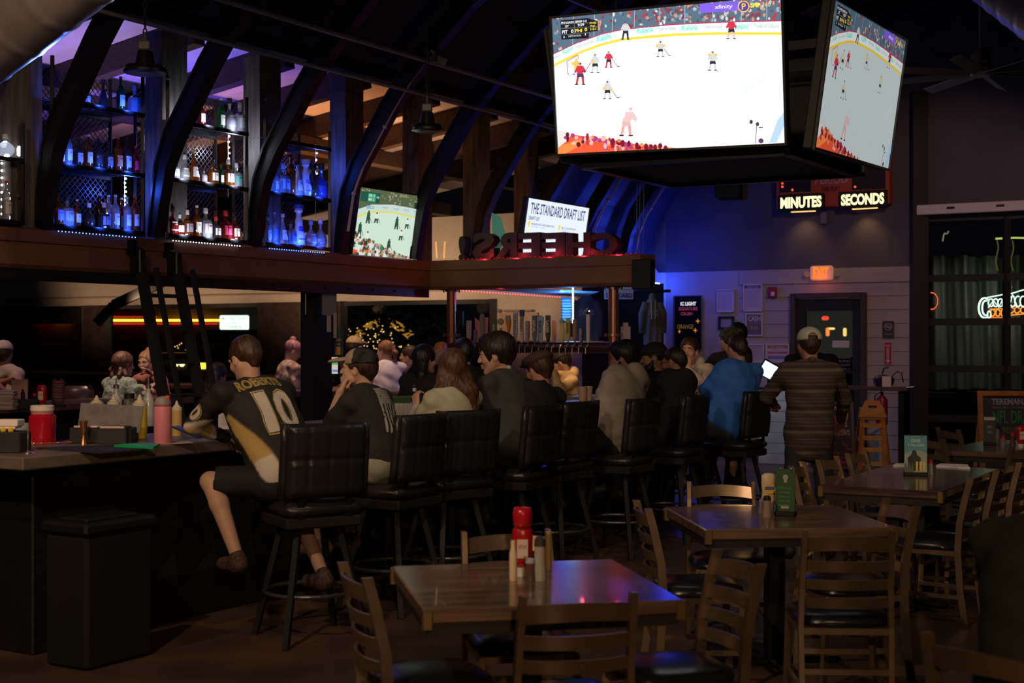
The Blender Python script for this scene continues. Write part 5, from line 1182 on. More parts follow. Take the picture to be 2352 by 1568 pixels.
# ================================================================ seats and tables
M_leather = mat('black_leather', (0.020, 0.020, 0.022), 0.32, bump=0.15, scale=25)
def stool_proto(loc, rz, label):
    r = thing('bar_stool', loc, label, 'bar stool', rz, 'bar stools along the counter')
    m = MB(); m.box((0, 0, .735), (.46, .44, .09), bev=.035); m.build('seat_cushion', M_leather, r, smooth=True, angle=50)
    m = MB(); m.box((0, 0, .665), (.44, .42, .06), bev=.01); m.build('seat_base', mat('stool_skirt', (.018, .017, .016), .5), r)
    # padded back: two courses of tufted squares on a curved shell
    nx, nz = 41, 31; vs = []; fs = []; W, Hh = .47, .41
    for j in range(nz):
        v = j / (nz - 1)
        for i in range(nx):
            u = i / (nx - 1); x = (u - .5) * W; z = .80 + v * Hh
            e = min(u, 1 - u) * W; ez = min(v, 1 - v) * Hh
            t = .046 * min(1, (max(e, 0) / .03)) ** .5 * min(1, (max(ez, 0) / .035)) ** .5
            seam = min(abs(((u * 4) % 1) - 0), abs(((u * 4) % 1) - 1)); sv = abs(v - .52)
            dep = .007 * math.exp(-(seam / .09) ** 2) * (.5 + .8 * math.exp(-(sv / .16))) + .014 * math.exp(-(sv / .03) ** 2)
            if e < .02: dep = 0
            yb = -.215 - .06 * v * .7 + .035 * (2 * u - 1) ** 2
            vs.append((x, yb - t + dep * .9, z))
    b0 = len(vs)
    for j in range(nz):
        v = j / (nz - 1)
        for i in range(nx):
            u = i / (nx - 1); e = min(u, 1 - u) * W; ez = min(v, 1 - v) * Hh
            t = .046 * min(1, (max(e, 0) / .03)) ** .5 * min(1, (max(ez, 0) / .035)) ** .5
            vs.append(((u - .5) * W, -.215 - .06 * v * .7 + .035 * (2 * u - 1) ** 2 + t, .80 + v * Hh))
    for j in range(nz - 1):
        for i in range(nx - 1):
            a = j * nx + i; fs.append((a, a + 1, a + nx + 1, a + nx)); fs.append((b0 + a, b0 + a + nx, b0 + a + nx + 1, b0 + a + 1))
    m = MB(); m.add(vs, fs)
    for sx in (-1, 1): m.tube([(sx * W / 2, -.215 - .042 * t + .035, .80 + Hh * t) for t in (0, .25, .5, .75, 1)], .026, 10)
    m.build('backrest', M_leather, r, smooth=True)
    m = MB(); m.bar((-.14, -.20, .66), (-.14, -.21, .84), .04, .012); m.bar((.14, -.20, .66), (.14, -.21, .84), .04, .012); m.build('back_bracket', M_blacksteel, r)
    for sx in (-1, 1):
        for sy in (-1, 1):
            m = MB(); m.bar((sx * .12, sy * .12, .64), (sx * .24, sy * .24, .0), .032, .032); m.build('leg', mat('stool_leg', (.010, .010, .011), .6, .2), r)
    m = MB(); m.tube([(.255 * math.cos(t), .255 * math.sin(t), .27) for t in [i * PI / 16 for i in range(32)]], .011, 8, closed=True); m.build('foot_ring', mat('ring_metal', (.10, .11, .12), .4, .6), r)
    return r
stools = [(752, 7.72, 30, 'nearest bar stool, behind the black and gold jersey'), (974, 8.66, 58, 'bar stool behind the flag print shirt, second nearest'), (1081, 9.1, 40, 'wide looking bar stool behind the long haired woman'), (1250, 9.75, 62, 'bar stool behind the man in the brown flat cap'),
          (1335, 10.35, 54, 'bar stool with nobody on it, right of the flat cap man'), (1482, 10.9, 58, 'bar stool behind the grey hoodie man'), (1602, 11.7, 60, 'bar stool behind the man with glasses'), (1650, 12.9, 60, 'bar stool half hidden left of the blue shirt'), (1745, 12.4, 55, 'bar stool behind the blue shirt, farthest right')]
SEAT = []
p0_ = None
for x, d, an, lab in stools:
    q = at(x, 900, d); q.z = 0; fdir = Vector((-math.sin(math.radians(an)), math.cos(math.radians(an)), 0)); loc = q + fdir * .24; SEAT.append((loc, fdir))
    if p0_ is None: p0_ = stool_proto(loc, math.radians(an), lab)
    else: copy_tree(p0_, loc, math.radians(an), lab)
M_chair = mat('brushed_bronze_frame', (0.34, 0.245, 0.155), 0.30, 0.75, var=0.15, scale=8)
def chair_proto(loc, rz, label, Mf=None, name='dining_chair'):
    Mf = Mf or M_chair
    r = thing(name, loc, label, 'chair', rz, 'ladder back dining chairs')
    def post(s):
        return [(s * .185, -.235, 0), (s * .188, -.205, .20), (s * .190, -.19, .44), (s * .187, -.20, .60), (s * .183, -.235, .76), (s * .181, -.262, .86)]
    for s in (-1, 1):
        P = post(s); m = MB()
        vs = []; fs = []
        for x, y, z in P:
            for dx, dy in ((-.011, -.019), (.011, -.019), (.011, .019), (-.011, .019)): vs.append((x + dx, y + dy, z))
        for i in range(len(P) - 1):
            for j in range(4): fs.append((i * 4 + j, i * 4 + (j + 1) % 4, i * 4 + 4 + (j + 1) % 4, i * 4 + 4 + j))
        fs += [(3, 2, 1, 0), (20, 21, 22, 23)]; m.add(vs, fs); m.build('back_post', Mf, r)
        m = MB(); m.bar((s * .185, .19, .43), (s * .195, .215, 0), .024, .028); m.build('leg', Mf, r)
    for k, (z, h) in enumerate(((.795, .062), (.705, .048), (.625, .045), (.545, .045))):
        m = MB(); n = 11; vs = []; fs = []
        yb = np.interp(z, [.44, .60, .76, .86], [-.19, -.20, -.235, -.262])
        for i in range(n):
            t = i / (n - 1); x = -.18 + .36 * t; bow = -.042 * (1 - (2 * t - 1) ** 2); zz = z + (.012 * (1 - (2 * t - 1) ** 2) if k == 0 else 0)
            for dy, dz in ((-.006, -h / 2), (.006, -h / 2), (.004, h / 2), (-.008, h / 2)): vs.append((x, yb + bow + dy - dz * .25, zz + dz))
        for i in range(n - 1):
            for j in range(4): fs.append((i * 4 + j, i * 4 + (j + 1) % 4, i * 4 + 4 + (j + 1) % 4, i * 4 + 4 + j))
        fs += [(3, 2, 1, 0), ((n - 1) * 4, (n - 1) * 4 + 1, (n - 1) * 4 + 2, (n - 1) * 4 + 3)]
        m.add(vs, fs); m.build('back_slat', Mf, r, smooth=True, angle=40)
    m = MB(); vs = []; fs = []; n = 28
    def rr_(t, s): 
        c_, s_ = math.cos(t), math.sin(t); x = .205 * abs(c_) ** .55 * (1 if c_ > 0 else -1) * s * (1 + .08 * s_); y = .205 * abs(s_) ** .6 * (1 if s_ > 0 else -1) * s; return x, y
    rings = [(.98, .435), (1.03, .45), (1.0, .472), (.85, .488), (.5, .497), (0.02, .499)]
    for s, z in rings:
        for i in range(n): x, y = rr_(2 * PI * i / n, s); vs.append((x, y + .01, z))
    for k in range(len(rings) - 1):
        for i in range(n): fs.append((k * n + i, k * n + (i + 1) % n, (k + 1) * n + (i + 1) % n, (k + 1) * n + i))
    fs.append(tuple(range(n - 1, -1, -1))); m.add(vs, fs); m.build('seat', mat('black_vinyl_seat', (.015, .016, .022), .28, bump=.05, scale=30), r, smooth=True, angle=50)
    m = MB()
    for a, b in (((-.18, .19, .42), (.18, .19, .42)), ((-.18, -.19, .42), (.18, -.19, .42)), ((-.185, -.19, .42), (-.185, .19, .42)), ((.185, -.19, .42), (.185, .19, .42))): m.bar(a, b, .02, .028)
    m.build('seat_frame', Mf, r)
    for a, b in (((-.188, -.21, .17), (-.19, .205, .17)), ((.188, -.21, .17), (.19, .205, .17)), ((-.188, .20, .25), (.188, .20, .25)), ((-.188, -.205, .25), (.188, -.205, .25))):
        m = MB(); m.bar(a, b, .016, .024); m.build('stretcher', Mf, r)
    return r
def rzdir(rz, d): return Vector((-math.sin(math.radians(rz)), math.cos(math.radians(rz)), 0)) * d
chairs = [((.206, 4.53), 12, 'front chair of the nearest table, back to the viewer'), ((-.527, 4.985), -70, 'chair at the left side of the nearest table'), ((-.02, 5.97), 192, 'chair on the far side of the nearest table'), ((.815, 5.27), 107, 'chair at the right side of the nearest table, slats lit'),
          ((1.42, 6.02), -3, 'front chair of the middle table, beside the bent chair'), ((.66, 6.94), -86, 'chair at the left side of the middle table'), ((1.18, 8.02), 180, 'chair on the far side of the middle table, behind sauce bottles'), ((1.90, 7.03), 98, 'chair at the right side of the middle table'),
          ((2.72, 8.36), 57, 'chair at the near right side of the long table'), ((3.04, 8.86), 57, 'middle chair on the right side of the long table'), ((3.38, 9.42), 57, 'far chair on the right side of the long table'),
          ((1.86, 9.15), -112, 'chair at the near left side of the long table'), ((2.16, 9.62), -122, 'middle chair on the left side of the long table'), ((2.48, 10.15), -122, 'far chair on the left side of the long table'),
          ((3.40, 11.62), -60, 'chair with pale slat glints left of the back table'), ((3.93, 12.75), -78, 'far chair with bright glints behind the back table'), ((3.9, 10.75), 24, 'chair before the back table near the right edge'),
          ((1.28, 3.80), -50, 'chair at the lower right corner holding the green shirt')]
cp = None
for (x, y), rz, lab in chairs:
    loc = Vector((x, y, 0)) + rzdir(rz, .235)
    if cp is None: cp = chair_proto(loc, math.radians(rz), lab)
    else: copy_tree(cp, loc, math.radians(rz), lab)
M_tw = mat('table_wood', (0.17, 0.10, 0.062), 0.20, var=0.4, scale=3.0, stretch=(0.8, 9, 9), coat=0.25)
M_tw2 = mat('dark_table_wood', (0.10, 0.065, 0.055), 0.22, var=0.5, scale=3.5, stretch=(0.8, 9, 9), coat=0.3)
def table(c4, label, M, name='dining_table', posts=((0, 0),), brass=True, corner_plates=(0, 1)):
    c4 = [Vector((x, y, 0)) for x, y in c4]      # FL FR BR BL
    c = sum(c4, Vector()) / 4; ex = (c4[1] - c4[0] + c4[2] - c4[3]).normalized(); w = ((c4[1] - c4[0]).length + (c4[2] - c4[3]).length) / 2; dd_ = ((c4[3] - c4[0]).length + (c4[2] - c4[1]).length) / 2
    r = thing(name, c, label, 'table', math.atan2(ex.y, ex.x))
    m = MB(); m.box((0, 0, .735), (w, dd_, .05), bev=.006); m.build('tabletop', M, r)
    m = MB(); m.box((0, 0, .69), (w - .03, dd_ - .03, .04)); m.build('apron', mat('table_edge_dark', (.02, .016, .014), .5), r)
    for sx, sy in ((-1, -1), (1, -1), (1, 1), (-1, 1)):
        m = MB(); m.box((sx * (w / 2 - .012), sy * (dd_ / 2 - .012), .722), (.036, .036, .068), bev=.004); m.build('corner_plate', mat('brass_corner', (.40, .28, .12), .35, .8), r)
    for px_, py_ in posts:
        m = MB(); m.box((px_, py_, .36), (.09, .09, .66), bev=.005); m.build('pedestal', mat('cast_iron_black', (.012, .012, .013), .45, .3), r)
        for rz in (0, 1):
            m = MB(); m.box((px_, py_, .03), (.68 if rz == 0 else .08, .08 if rz == 0 else .68, .035), bev=.012); m.build('foot', MATS['cast_iron_black'], r)
    return r
table([(-.272, 4.78), (.61, 4.94), (.404, 5.87), (-.504, 5.667)], 'nearest square brown wooden table with sauce bottles', M_tw)
table([(.906, 6.74), (1.84, 6.86), (1.77, 7.76), (.84, 7.68)], 'middle square brown table in front of the long one', M_tw)
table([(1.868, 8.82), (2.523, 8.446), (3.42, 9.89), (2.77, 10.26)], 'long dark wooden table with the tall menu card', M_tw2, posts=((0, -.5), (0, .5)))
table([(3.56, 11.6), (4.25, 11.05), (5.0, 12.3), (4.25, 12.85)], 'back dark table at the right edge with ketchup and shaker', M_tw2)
def salt(q, label, c=(.55, .5, .45), cap=(.35, .35, .35), h=.10, r_=.022, name='shaker'):
    return lath(name, q, [(0, 0), (r_, 0), (r_ * 1.05, .006), (r_ * .82, h * .5), (r_ * .8, h * .78), (0, h * .78)], mat('shaker_body_%d' % int(c[0] * 100 + h * 1000), c, .15, coat=.5), label, 'shaker', extra=[('cap', [(0, h * .78), (r_ * .85, h * .78), (r_ * .8, h * .94), (r_ * .4, h), (0, h)], flat(cap, .3))])
def mustard(q, label, rz=0):
    r = thing('mustard_bottle', q, label, 'mustard bottle', rz); m = MB(); m.lathe([(0, 0), (.026, 0), (.028, .03), (.022, .034), (0, .034)], (0, 0, 0), 14); m.build('cap', mat('mustard_cap', (.25, .25, .28), .4), r, smooth=True, angle=40)
    m = MB(); m.lathe([(0, .034), (.024, .036), (.036, .06), (.032, .10), (.036, .15), (.034, .19), (.02, .2), (0, .2)], (0, 0, 0), 16, sx=1.1, sy=.7); m.build('bottle', mat('cream_plastic', (.72, .55, .35), .4, coat=.3), r, smooth=True)
    fx = Flat((-.03, -.0275, .15), (1, 0, 0), (0, 0, 1), .06, .06); fx.blob(flat((.8, .5, .05)), .5, .5, .5, .45, 14, True); fx.rect(flat((.08, .12, .3)), .1, .3, .9, .6); fx.build('paper_label', r)
ZT = .76
# nearest table condiments
q = onz(1200, 1322, ZT)
r = ketchup(q, 'red ketchup bottle standing upright on the nearest table', s=1.02)
m = MB(); m.lathe([(0, .18), (.026, .18), (.036, .20), (.038, .24), (.032, .262), (0, .265)], (0, 0, 0), 18); m.build('red_top', mat('ketchup_top', (.50, .01, .02), .25, coat=.6), r, smooth=True)
lath('sauce_bottle', onz(1197, 1330, ZT) + Vector((-.03, -.02, 0)), [(0, 0), (.014, 0), (.015, .02), (.015, .10), (.010, .12), (.009, .15), (0, .15)], mat('cream_plastic', (.72, .55, .35), .4), 'slim cream sauce bottle left of the red ketchup', 'bottle')
salt(onz(1218, 1333, ZT), 'small silver topped pepper shaker on the nearest table', (.12, .06, .05), (.4, .4, .42), .085)
salt(onz(1240, 1332, ZT), 'tall pale shaker right of the ketchup on the nearest table', (.42, .38, .32), (.05, .05, .05), .165, .026, 'grinder')
lath('hot_sauce_bottle', onz(1259, 1308, ZT), [(0, 0), (.014, 0), (.014, .13), (.010, .15), (0, .15)], mat('pale_yellow_sauce', (.45, .32, .12), .3), 'narrow yellow sauce bottle behind the pale shaker', 'bottle')
# middle table condiments
mustard(onz(1772, 1178, ZT) + Vector((0, .08, 0)), 'cream mayonnaise bottle with yellow badge on the middle table')
ketchup(onz(1800, 1180, ZT) + Vector((.02, .16, 0)), 'red ketchup bottle behind the mayonnaise on the middle table', s=.98)
lath('mustard_bottle', onz(1783, 1178, ZT) + Vector((.02, .02, 0)), [(0, 0), (.02, 0), (.022, .12), (.01, .15), (0, .15)], mat('yellow_mustard', (.75, .35, .02), .35), 'orange yellow mustard bottle between mayonnaise and shaker', 'mustard bottle', extra=[('cap', [(0, .15), (.016, .15), (.012, .17), (0, .17)], mat('red_cap', (.5, .01, .02), .4))])
salt(onz(1762, 1187, ZT), 'glass shaker with black cap in front of the mayonnaise', (.35, .28, .22), (.02, .02, .02), .11, .024)
salt(onz(1750, 1178, ZT), 'short glass shaker left of the black capped one', (.25, .22, .25), (.3, .3, .35), .075, .018)
def green_menu(fx):
    fx.rect(flat((.04, .10, .035)), 0, 0, 1, 1); fx.blob(flat((.4, .45, .35)), .5, .2, .14, .07, 8, True); fx.rect(flat((.4, .45, .35)), .42, .2, .58, .32); fx.l += 1
    for i in range(5): fx.text(flat((.12, .35, .12)), ['SPECIALS', 'LAGER', 'GREEN ALE', 'HALF OFF', 'FRIDAY'][i], .15, .42 + i * .1, .75, .47 + i * .1, .01, False)
    fx.rect(flat((.45, .45, .38)), .3, .86, .7, .92)
menu_stand('menu_stand', onz(1804, 1184, ZT), math.radians(-25), .10, .22, green_menu, 'green printed menu card stand on the middle table')
# long table
def tall_menu(fx):
    fx.rect(flat((.10, .28, .34)), 0, 0, 1, 1); fx.poly(flat((.30, .35, .30)), [(0, .5), (.3, .42), (.7, .4), (1, .48), (1, 1), (0, 1)]); fx.text(flat((.55, .7, .68)), 'GRAB', .3, .1, .7, .18, .01); fx.text(flat((.55, .7, .68)), 'A TALL GLASS', .15, .22, .88, .29, .01)
    fx.poly(flat((.03, .035, .04)), [(.15, .95), (.15, .6), (.3, .52), (.36, .4), (.5, .4), (.56, .52), (.72, .6), (.75, .95)]); fx.poly(flat((.10, .14, .06)), [(.0, 1), (.05, .72), (.16, .9), (.2, .68), (.3, .9), (.36, .7), (.42, 1)])
    fx.l += 1
    for x in (.5, .66, .82): fx.rect(flat((.65, .50, .12)), x, .7, x + .1, .95, False)
menu_stand('menu_stand', onz(2103, 1092, ZT), math.radians(-10), .145, .245, tall_menu, 'teal picture menu card standing on the long table')
salt(onz(2082, 1090, ZT) , 'small dark shaker left of the teal menu card', (.06, .05, .05), (.3, .3, .3), .09, .02); salt(onz(2137, 1090, ZT), 'glass shaker with red cap right of the teal menu', (.3, .28, .3), (.45, .02, .02), .10, .02)
def napkin(cs, label): return flat_on('paper_napkin', cs, ZT + .012, .012, mat('white_napkin', (.6, .58, .62), .8), label, 'napkin')
napkin([(2052, 1067), (2058, 1063), (2085, 1064), (2080, 1067)], 'white napkin left of the teal menu card'); napkin([(2150, 1068), (2160, 1064), (2222, 1066), (2228, 1073)], 'white napkin strip right of the teal menu card')
# back table
def dark_menu(fx):
    fx.rect(flat((.05, .05, .06)), 0, 0, 1, 1); fx.rect(flat((.45, .45, .5)), .05, .02, .95, .14); fx.text(flat((.3, .3, .32)), 'BEER', .3, .35, .7, .45); fx.text(flat((.3, .3, .32)), 'WINE', .3, .55, .7, .65)
menu_stand('menu_stand', onz(2273, 1021, ZT), math.radians(-15), .10, .22, dark_menu, 'dark menu card stand on the back table')
salt(onz(2300, 1020, ZT) + Vector((0, .1, 0)), 'black capped shaker beside the dark menu card', (.3, .3, .32), (.02, .02, .02), .16, .022); salt(onz(2304, 1027, ZT), 'short red capped shaker on the back table', (.2, .18, .18), (.45, .02, .02), .10, .022); salt(onz(2326, 1024, ZT), 'red capped pepper shaker beside the ketchup, back table', (.10, .07, .07), (.5, .02, .03), .115, .022)
ketchup(onz(2345, 1027, ZT), 'red ketchup bottle on the back table at the right edge', s=.95)
# ================================================================ things on the end wall
def wall_panel(name, x0, y0, x1, y1, draw, label, cat, off=.03, th=.012, frame=None, fw=.02, group=None, Mb=None):
    a = A_END - off; p0, z0 = on_a(x0, y0, a); p1, z1 = on_a(x1, y1, a); w = p1 - p0; h = z0 - z1
    r = thing(name, uv(a, (p0 + p1) / 2, z1), label, cat, group=group); o = r.location
    m = MB(); m.bar(uv(a + th / 2, p0, (z0 + z1) / 2), uv(a + th / 2, p1, (z0 + z1) / 2), th, h); m.build('panel', Mb or M_paper, r, off=o)
    if frame:
        f = MB()
        for zz in (z0, z1): f.bar(uv(a - .006, p0 - fw / 2, zz), uv(a - .006, p1 + fw / 2, zz), .022, fw)
        for pp in (p0, p1): f.bar(uv(a - .006, pp, (z0 + z1) / 2), uv(a - .006, pp + .0001, (z0 + z1) / 2), fw, h) if False else f.box(uv(a - .006, pp, (z0 + z1) / 2), (.022, fw, h), FR_U)
        f.build('frame', frame, r, off=o)
    if draw:
        fx = Flat(uv(a - .0015, p0, z0), N, (0, 0, 1), w, h); draw(fx); fx.build('print', r, off=o)
    return r
M_wf = mat('white_frame', (.50, .45, .50), .5); M_bf = mat('black_frame', (.02, .02, .022), .4)
def lines(bg, ink, n=9, head=None, hc=None):
    def d(fx):
        fx.rect(flat(bg), 0, 0, 1, 1)
        if hc: fx.rect(flat(hc), .04, .02, .96, .14)
        if head: fx.text(flat(ink if not hc else bg), head, .2, .045, .8, .115, .02)
        fx.l += 1
        for i in range(n): fx.rect(flat(ink), .15 + .04 * (i % 3), .22 + i * .66 / n, .85 - .05 * ((i * 7) % 3), .22 + i * .66 / n + .012, False)
    return d
PA = (.42, .36, .42); IN = (.22, .18, .24)
wall_panel('wall_notice', 1649, 666, 1685, 715, lines(PA, IN), 'white framed notice sheet left of the taller one', 'notice', frame=M_wf)
wall_panel('wall_notice', 1709, 654, 1750, 713, lines(PA, IN, 10, 'NOTICE', (.12, .10, .18)), 'tall notice sheet with dark heading bar', 'notice', frame=M_wf)
wall_panel('picture_frame', 1653, 729, 1684, 754, lines((.28, .24, .28), (.2, .17, .2), 4), 'small black framed certificate under the notice sheet', 'frame', frame=M_bf, fw=.035)
def cash(fx):
    fx.rect(flat((.13, .10, .11)), 0, 0, 1, 1); fx.text(flat((.5, .42, .42)), 'CASH', .1, .08, .9, .34, .03); fx.text(flat((.35, .26, .24)), 'DISCOUNT', .2, .38, .8, .44); fx.text(flat((.34, .22, .18)), 'free', .25, .52, .75, .74, .02)
wall_panel('poster', 1714, 721, 1751, 770, cash, 'white framed poster with the word CASH', 'poster', frame=M_wf)
wall_panel('poster', 1697, 791, 1754, 831, lines((.40, .32, .36), (.3, .12, .14), 4), 'pale pink framed poster low on the end wall', 'poster', frame=M_wf)
def flagp(fx):
    fx.rect(flat((.45, .38, .42)), 0, 0, 1, 1); fx.rect(flat((.42, .08, .12)), .05, .08, .95, .22); fx.text(flat((.5, .45, .48)), 'PITTSBURGH', .2, .1, .8, .2, .01); fx.rect(flat((.42, .08, .12)), .05, .42, .95, .52); fx.rect(flat((.14, .16, .38)), .05, .66, .95, .84)
wall_panel('poster', 1761, 791, 1812, 831, flagp, 'framed poster with red and blue stripes beside the door', 'poster', frame=M_wf)
def icl(fx):
    fx.rect(mat('neon_board', (.006, .006, .008), .12), 0, 0, 1, 1)
    fx.text(glow((.75, .8, .85), .9), 'IC LIGHT', .24, .11, .80, .18, .05); fx.text(glow((.35, .05, .12), .7), 'SIGNATURE', .17, .21, .85, .27); fx.text(glow((.35, .05, .10), .7), 'CRUSH', .25, .30, .66, .36)
    fx.text(glow((.20, .11, .03), .7), 'ORANGE', .12, .53, .70, .61, 0)
    og = glow((.75, .25, .03), .8); fx.l += 1
    for x, y, s in ((.86, .47, .09), (.77, .64, .09), (.20, .66, .07)):
        fx.poly(og, [(x, y - s * .6), (x + s * .25, y - s * .12), (x + s, y), (x + s * .25, y + s * .12), (x, y + s * .6), (x - s * .25, y + s * .12), (x - s, y), (x - s * .25, y - s * .12)], False)
r = wall_panel('neon_menu_board', 1548, 680, 1612, 803, icl, 'black menu board lettered IC LIGHT on the end wall', 'sign', off=.06, frame=mat('silver_edge', (.25, .3, .33), .3, .8), fw=.014, Mb=M_black)
# fire alarm, exit sign, thermostat plate, no smoking and extinguisher signs
def box_on(x0, y0, x1, y1, th, M, name, label=None, cat=None, off=.02, bev=.01, parent=None):
    a = A_END - off - th / 2; p0, z0 = on_a(x0, y0, a); p1, z1 = on_a(x1, y1, a)
    m = MB(); m.box(uv(a, (p0 + p1) / 2, (z0 + z1) / 2), (th, p1 - p0, z0 - z1), FR_U, bev=bev); o = m.build(name, M, parent)
    return tag(o, label, cat) if label else o
fa = box_on(1764, 659, 1784, 684, .06, mat('alarm_red', (.22, .01, .015), .4), 'fire_alarm', 'small red fire alarm box beside the tall notice', 'alarm')
box_on(1770, 670, 1779, 680, .02, mat('alarm_lens', (.6, .5, .6), .3), 'strobe', off=.085, parent=fa)
ex = thing('exit_sign', uv(A_END - .08, on_a(1887, 640, A_END)[0], on_a(1887, 644, A_END)[1]), 'lit orange EXIT sign with two emergency lamp heads', 'exit sign'); o = ex.location
p0, z0 = on_a(1862, 611, A_END - .08); p1, z1 = on_a(1913, 643, A_END - .08)
m = MB(); m.box(uv(A_END - .08, (p0 + p1) / 2, (z0 + z1) / 2), (.09, p1 - p0, z0 - z1), FR_U, bev=.02); m.build('housing', mat('exit_housing', (.55, .36, .34), .5, emit=.25, ec=(1, .35, .25)), ex, off=o)
fx = Flat(uv(A_END - .127, p0, z0), N, (0, 0, 1), p1 - p0, z0 - z1); fx.text(glow((1, .16, .01), 1.6), 'EXIT', .16, .10, .86, .90, .04); fx.build('lettering', ex, off=o)
for s in (-1, 1):
    m = MB(); q = uv(A_END - .09, (p0 + p1) / 2 + s * ((p1 - p0) / 2 + .055), (z0 + z1) / 2 - .01); m.lathe([(0, -.03), (.035, -.02), (.045, .03), (0, .03)], q, 14, R=Matrix.Rotation(PI / 2, 3, 'X')); m.build('lamp_head', mat('lamp_head_grey', (.35, .3, .3), .4), ex, off=o)
point('exit_glow', uv(A_END - .2, (p0 + p1) / 2, z0 - .18), (1, .12, .02), .8, .05)
def nosmoke(fx):
    fx.rect(flat((.05, .03, .035)), 0, 0, 1, 1); w_ = flat((.35, .32, .33)); fx.l += 1
    n = 24; c_, ry, rx = (.5, .34), .20, .36
    for i in range(n):
        t0, t1 = 2 * PI * i / n, 2 * PI * (i + 1) / n; fx.poly(w_, [(c_[0] + rx * math.cos(t0), c_[1] + ry * math.sin(t0)), (c_[0] + rx * math.cos(t1), c_[1] + ry * math.sin(t1)), (c_[0] + rx * .8 * math.cos(t1), c_[1] + ry * .8 * math.sin(t1)), (c_[0] + rx * .8 * math.cos(t0), c_[1] + ry * .8 * math.sin(t0))], False)
    fx.line(w_, (.25, .20), (.75, .48), .05); fx.line(w_, (.28, .36), (.72, .32), .05); fx.text(w_, 'NO SMOKING', .1, .74, .9, .82, .01)
wall_panel('no_smoking_sign', 2027, 737, 2053, 776, nosmoke, 'brown no smoking sign right of the door', 'sign', Mb=mat('sign_brown', (.05, .03, .035), .5))
def fext(fx):
    fx.rect(flat((.42, .35, .36)), 0, 0, 1, 1); fx.rect(flat((.35, .015, .03)), .08, .03, .92, .97); w_ = flat((.5, .42, .42)); fx.l += 1
    fx.text(w_, 'FIRE', .2, .12, .8, .22, .02, False); fx.rect(w_, .35, .26, .65, .80, False); fx.poly(w_, [(.2, .80), (.8, .80), (.5, .95)], False); fx.l += 1
    V, Fs, _ = text_mesh('EXTINGUISHER', .02); fx.mb.use(flat((.35, .015, .03))).add([fx.P(.40 + .2 * b, .28 + .5 * a) for a, b, _z in V], Fs)
wall_panel('extinguisher_sign', 2030, 785, 2049, 838, fext, 'red and white fire extinguisher arrow sign', 'sign')
box_on(1884, 488, 1899, 514, .02, mat('plate_grey', (.16, .14, .16), .6), 'wall_plate', 'small grey wall plate below the scoreboard', 'wall plate')
# speaker hung left of the scoreboard
sp = thing('loudspeaker', at(1680, 440, 17.5), 'black loudspeaker hanging from the ceiling before the blue wall', 'loudspeaker')
m = MB(); m.box((0, 0, 0), (.36, .25, .22), rotz(-.5), bev=.03); m.build('cabinet', M_black, sp); m = MB(); m.tube([(0, 0, .11), (0, 0, 2.0)], .015, 6); m.build('rod', M_black, sp)
# scoreboard
sb0, sbz1 = on_a(1786, 481, A_END - .12); sb1, _ = on_a(2046, 478, A_END - .12); sbz0 = sbz1 + 1.15
sb = thing('scoreboard', uv(A_END - .12, (sb0 + sb1) / 2, sbz1), 'red game scoreboard with lit MINUTES and SECONDS panels', 'scoreboard'); o = sb.location
m = MB(); m.box(uv(A_END - .10, (sb0 + sb1) / 2, (sbz0 + sbz1) / 2), (.16, sb1 - sb0, sbz0 - sbz1), FR_U, bev=.01); m.build('cabinet', mat('score_red', (.42, .06, .03), .5), sb, off=o)
ap = A_END - .185; ca = [on_a(*q, ap) for q in ((1786, 0), (2046, 0))]; W = sb1 - sb0
fx = Flat(uv(ap, sb0, sbz0), N, (0, 0, 1), W, sbz0 - sbz1, .001)
def cv(x, y): p, z = on_a(x, y, ap); return ((p - sb0) / W, (sbz0 - z) / (sbz0 - sbz1))
fx.conv = cv
blk = flat((.012, .010, .010)); fx.poly(blk, [(1790, 330), (1864, 330), (1864, 440), (1790, 442)]); fx.poly(blk, [(1956, 330), (2034, 330), (2034, 434), (1956, 438)])
fr_ = flat((.30, .12, .09)); fx.l += 1
for a_, b_ in (((1864, 330), (1864, 441)), ((1790, 443), (1865, 441)), ((1956, 330), (1956, 438)), ((1956, 438), (2035, 434)), ((2035, 330), (2035, 434))): fx.line(fr_, a_, b_, 1.5)
fx.text(flat((.45, .30, .30)), 'PERIOD', 0, 0, 0, 0, .02, quad=[(1873, 404), (1947, 400), (1947, 420), (1873, 424)]); fx.text(flat((.05, .02, .02)), 'FAIR-PLAY', 0, 0, 0, 0, .01, quad=[(1888, 429), (1929, 427), (1929, 438), (1888, 440)])
fx.conv = None
led_ = glow((1, .08, .02), 1.6); dots = [(1797, 413), (1797, 421), (1797, 429), (1820, 436), (1964, 429)]
fx.build('face', sb, off=o)
m = MB(); m.use(led_)
for x, y in dots: p, z = on_a(x, y, ap - .005); m.ball(uv(ap - .005, p, z), .016, 8, 6)
m.build('score_lamps', None, sb, off=o)
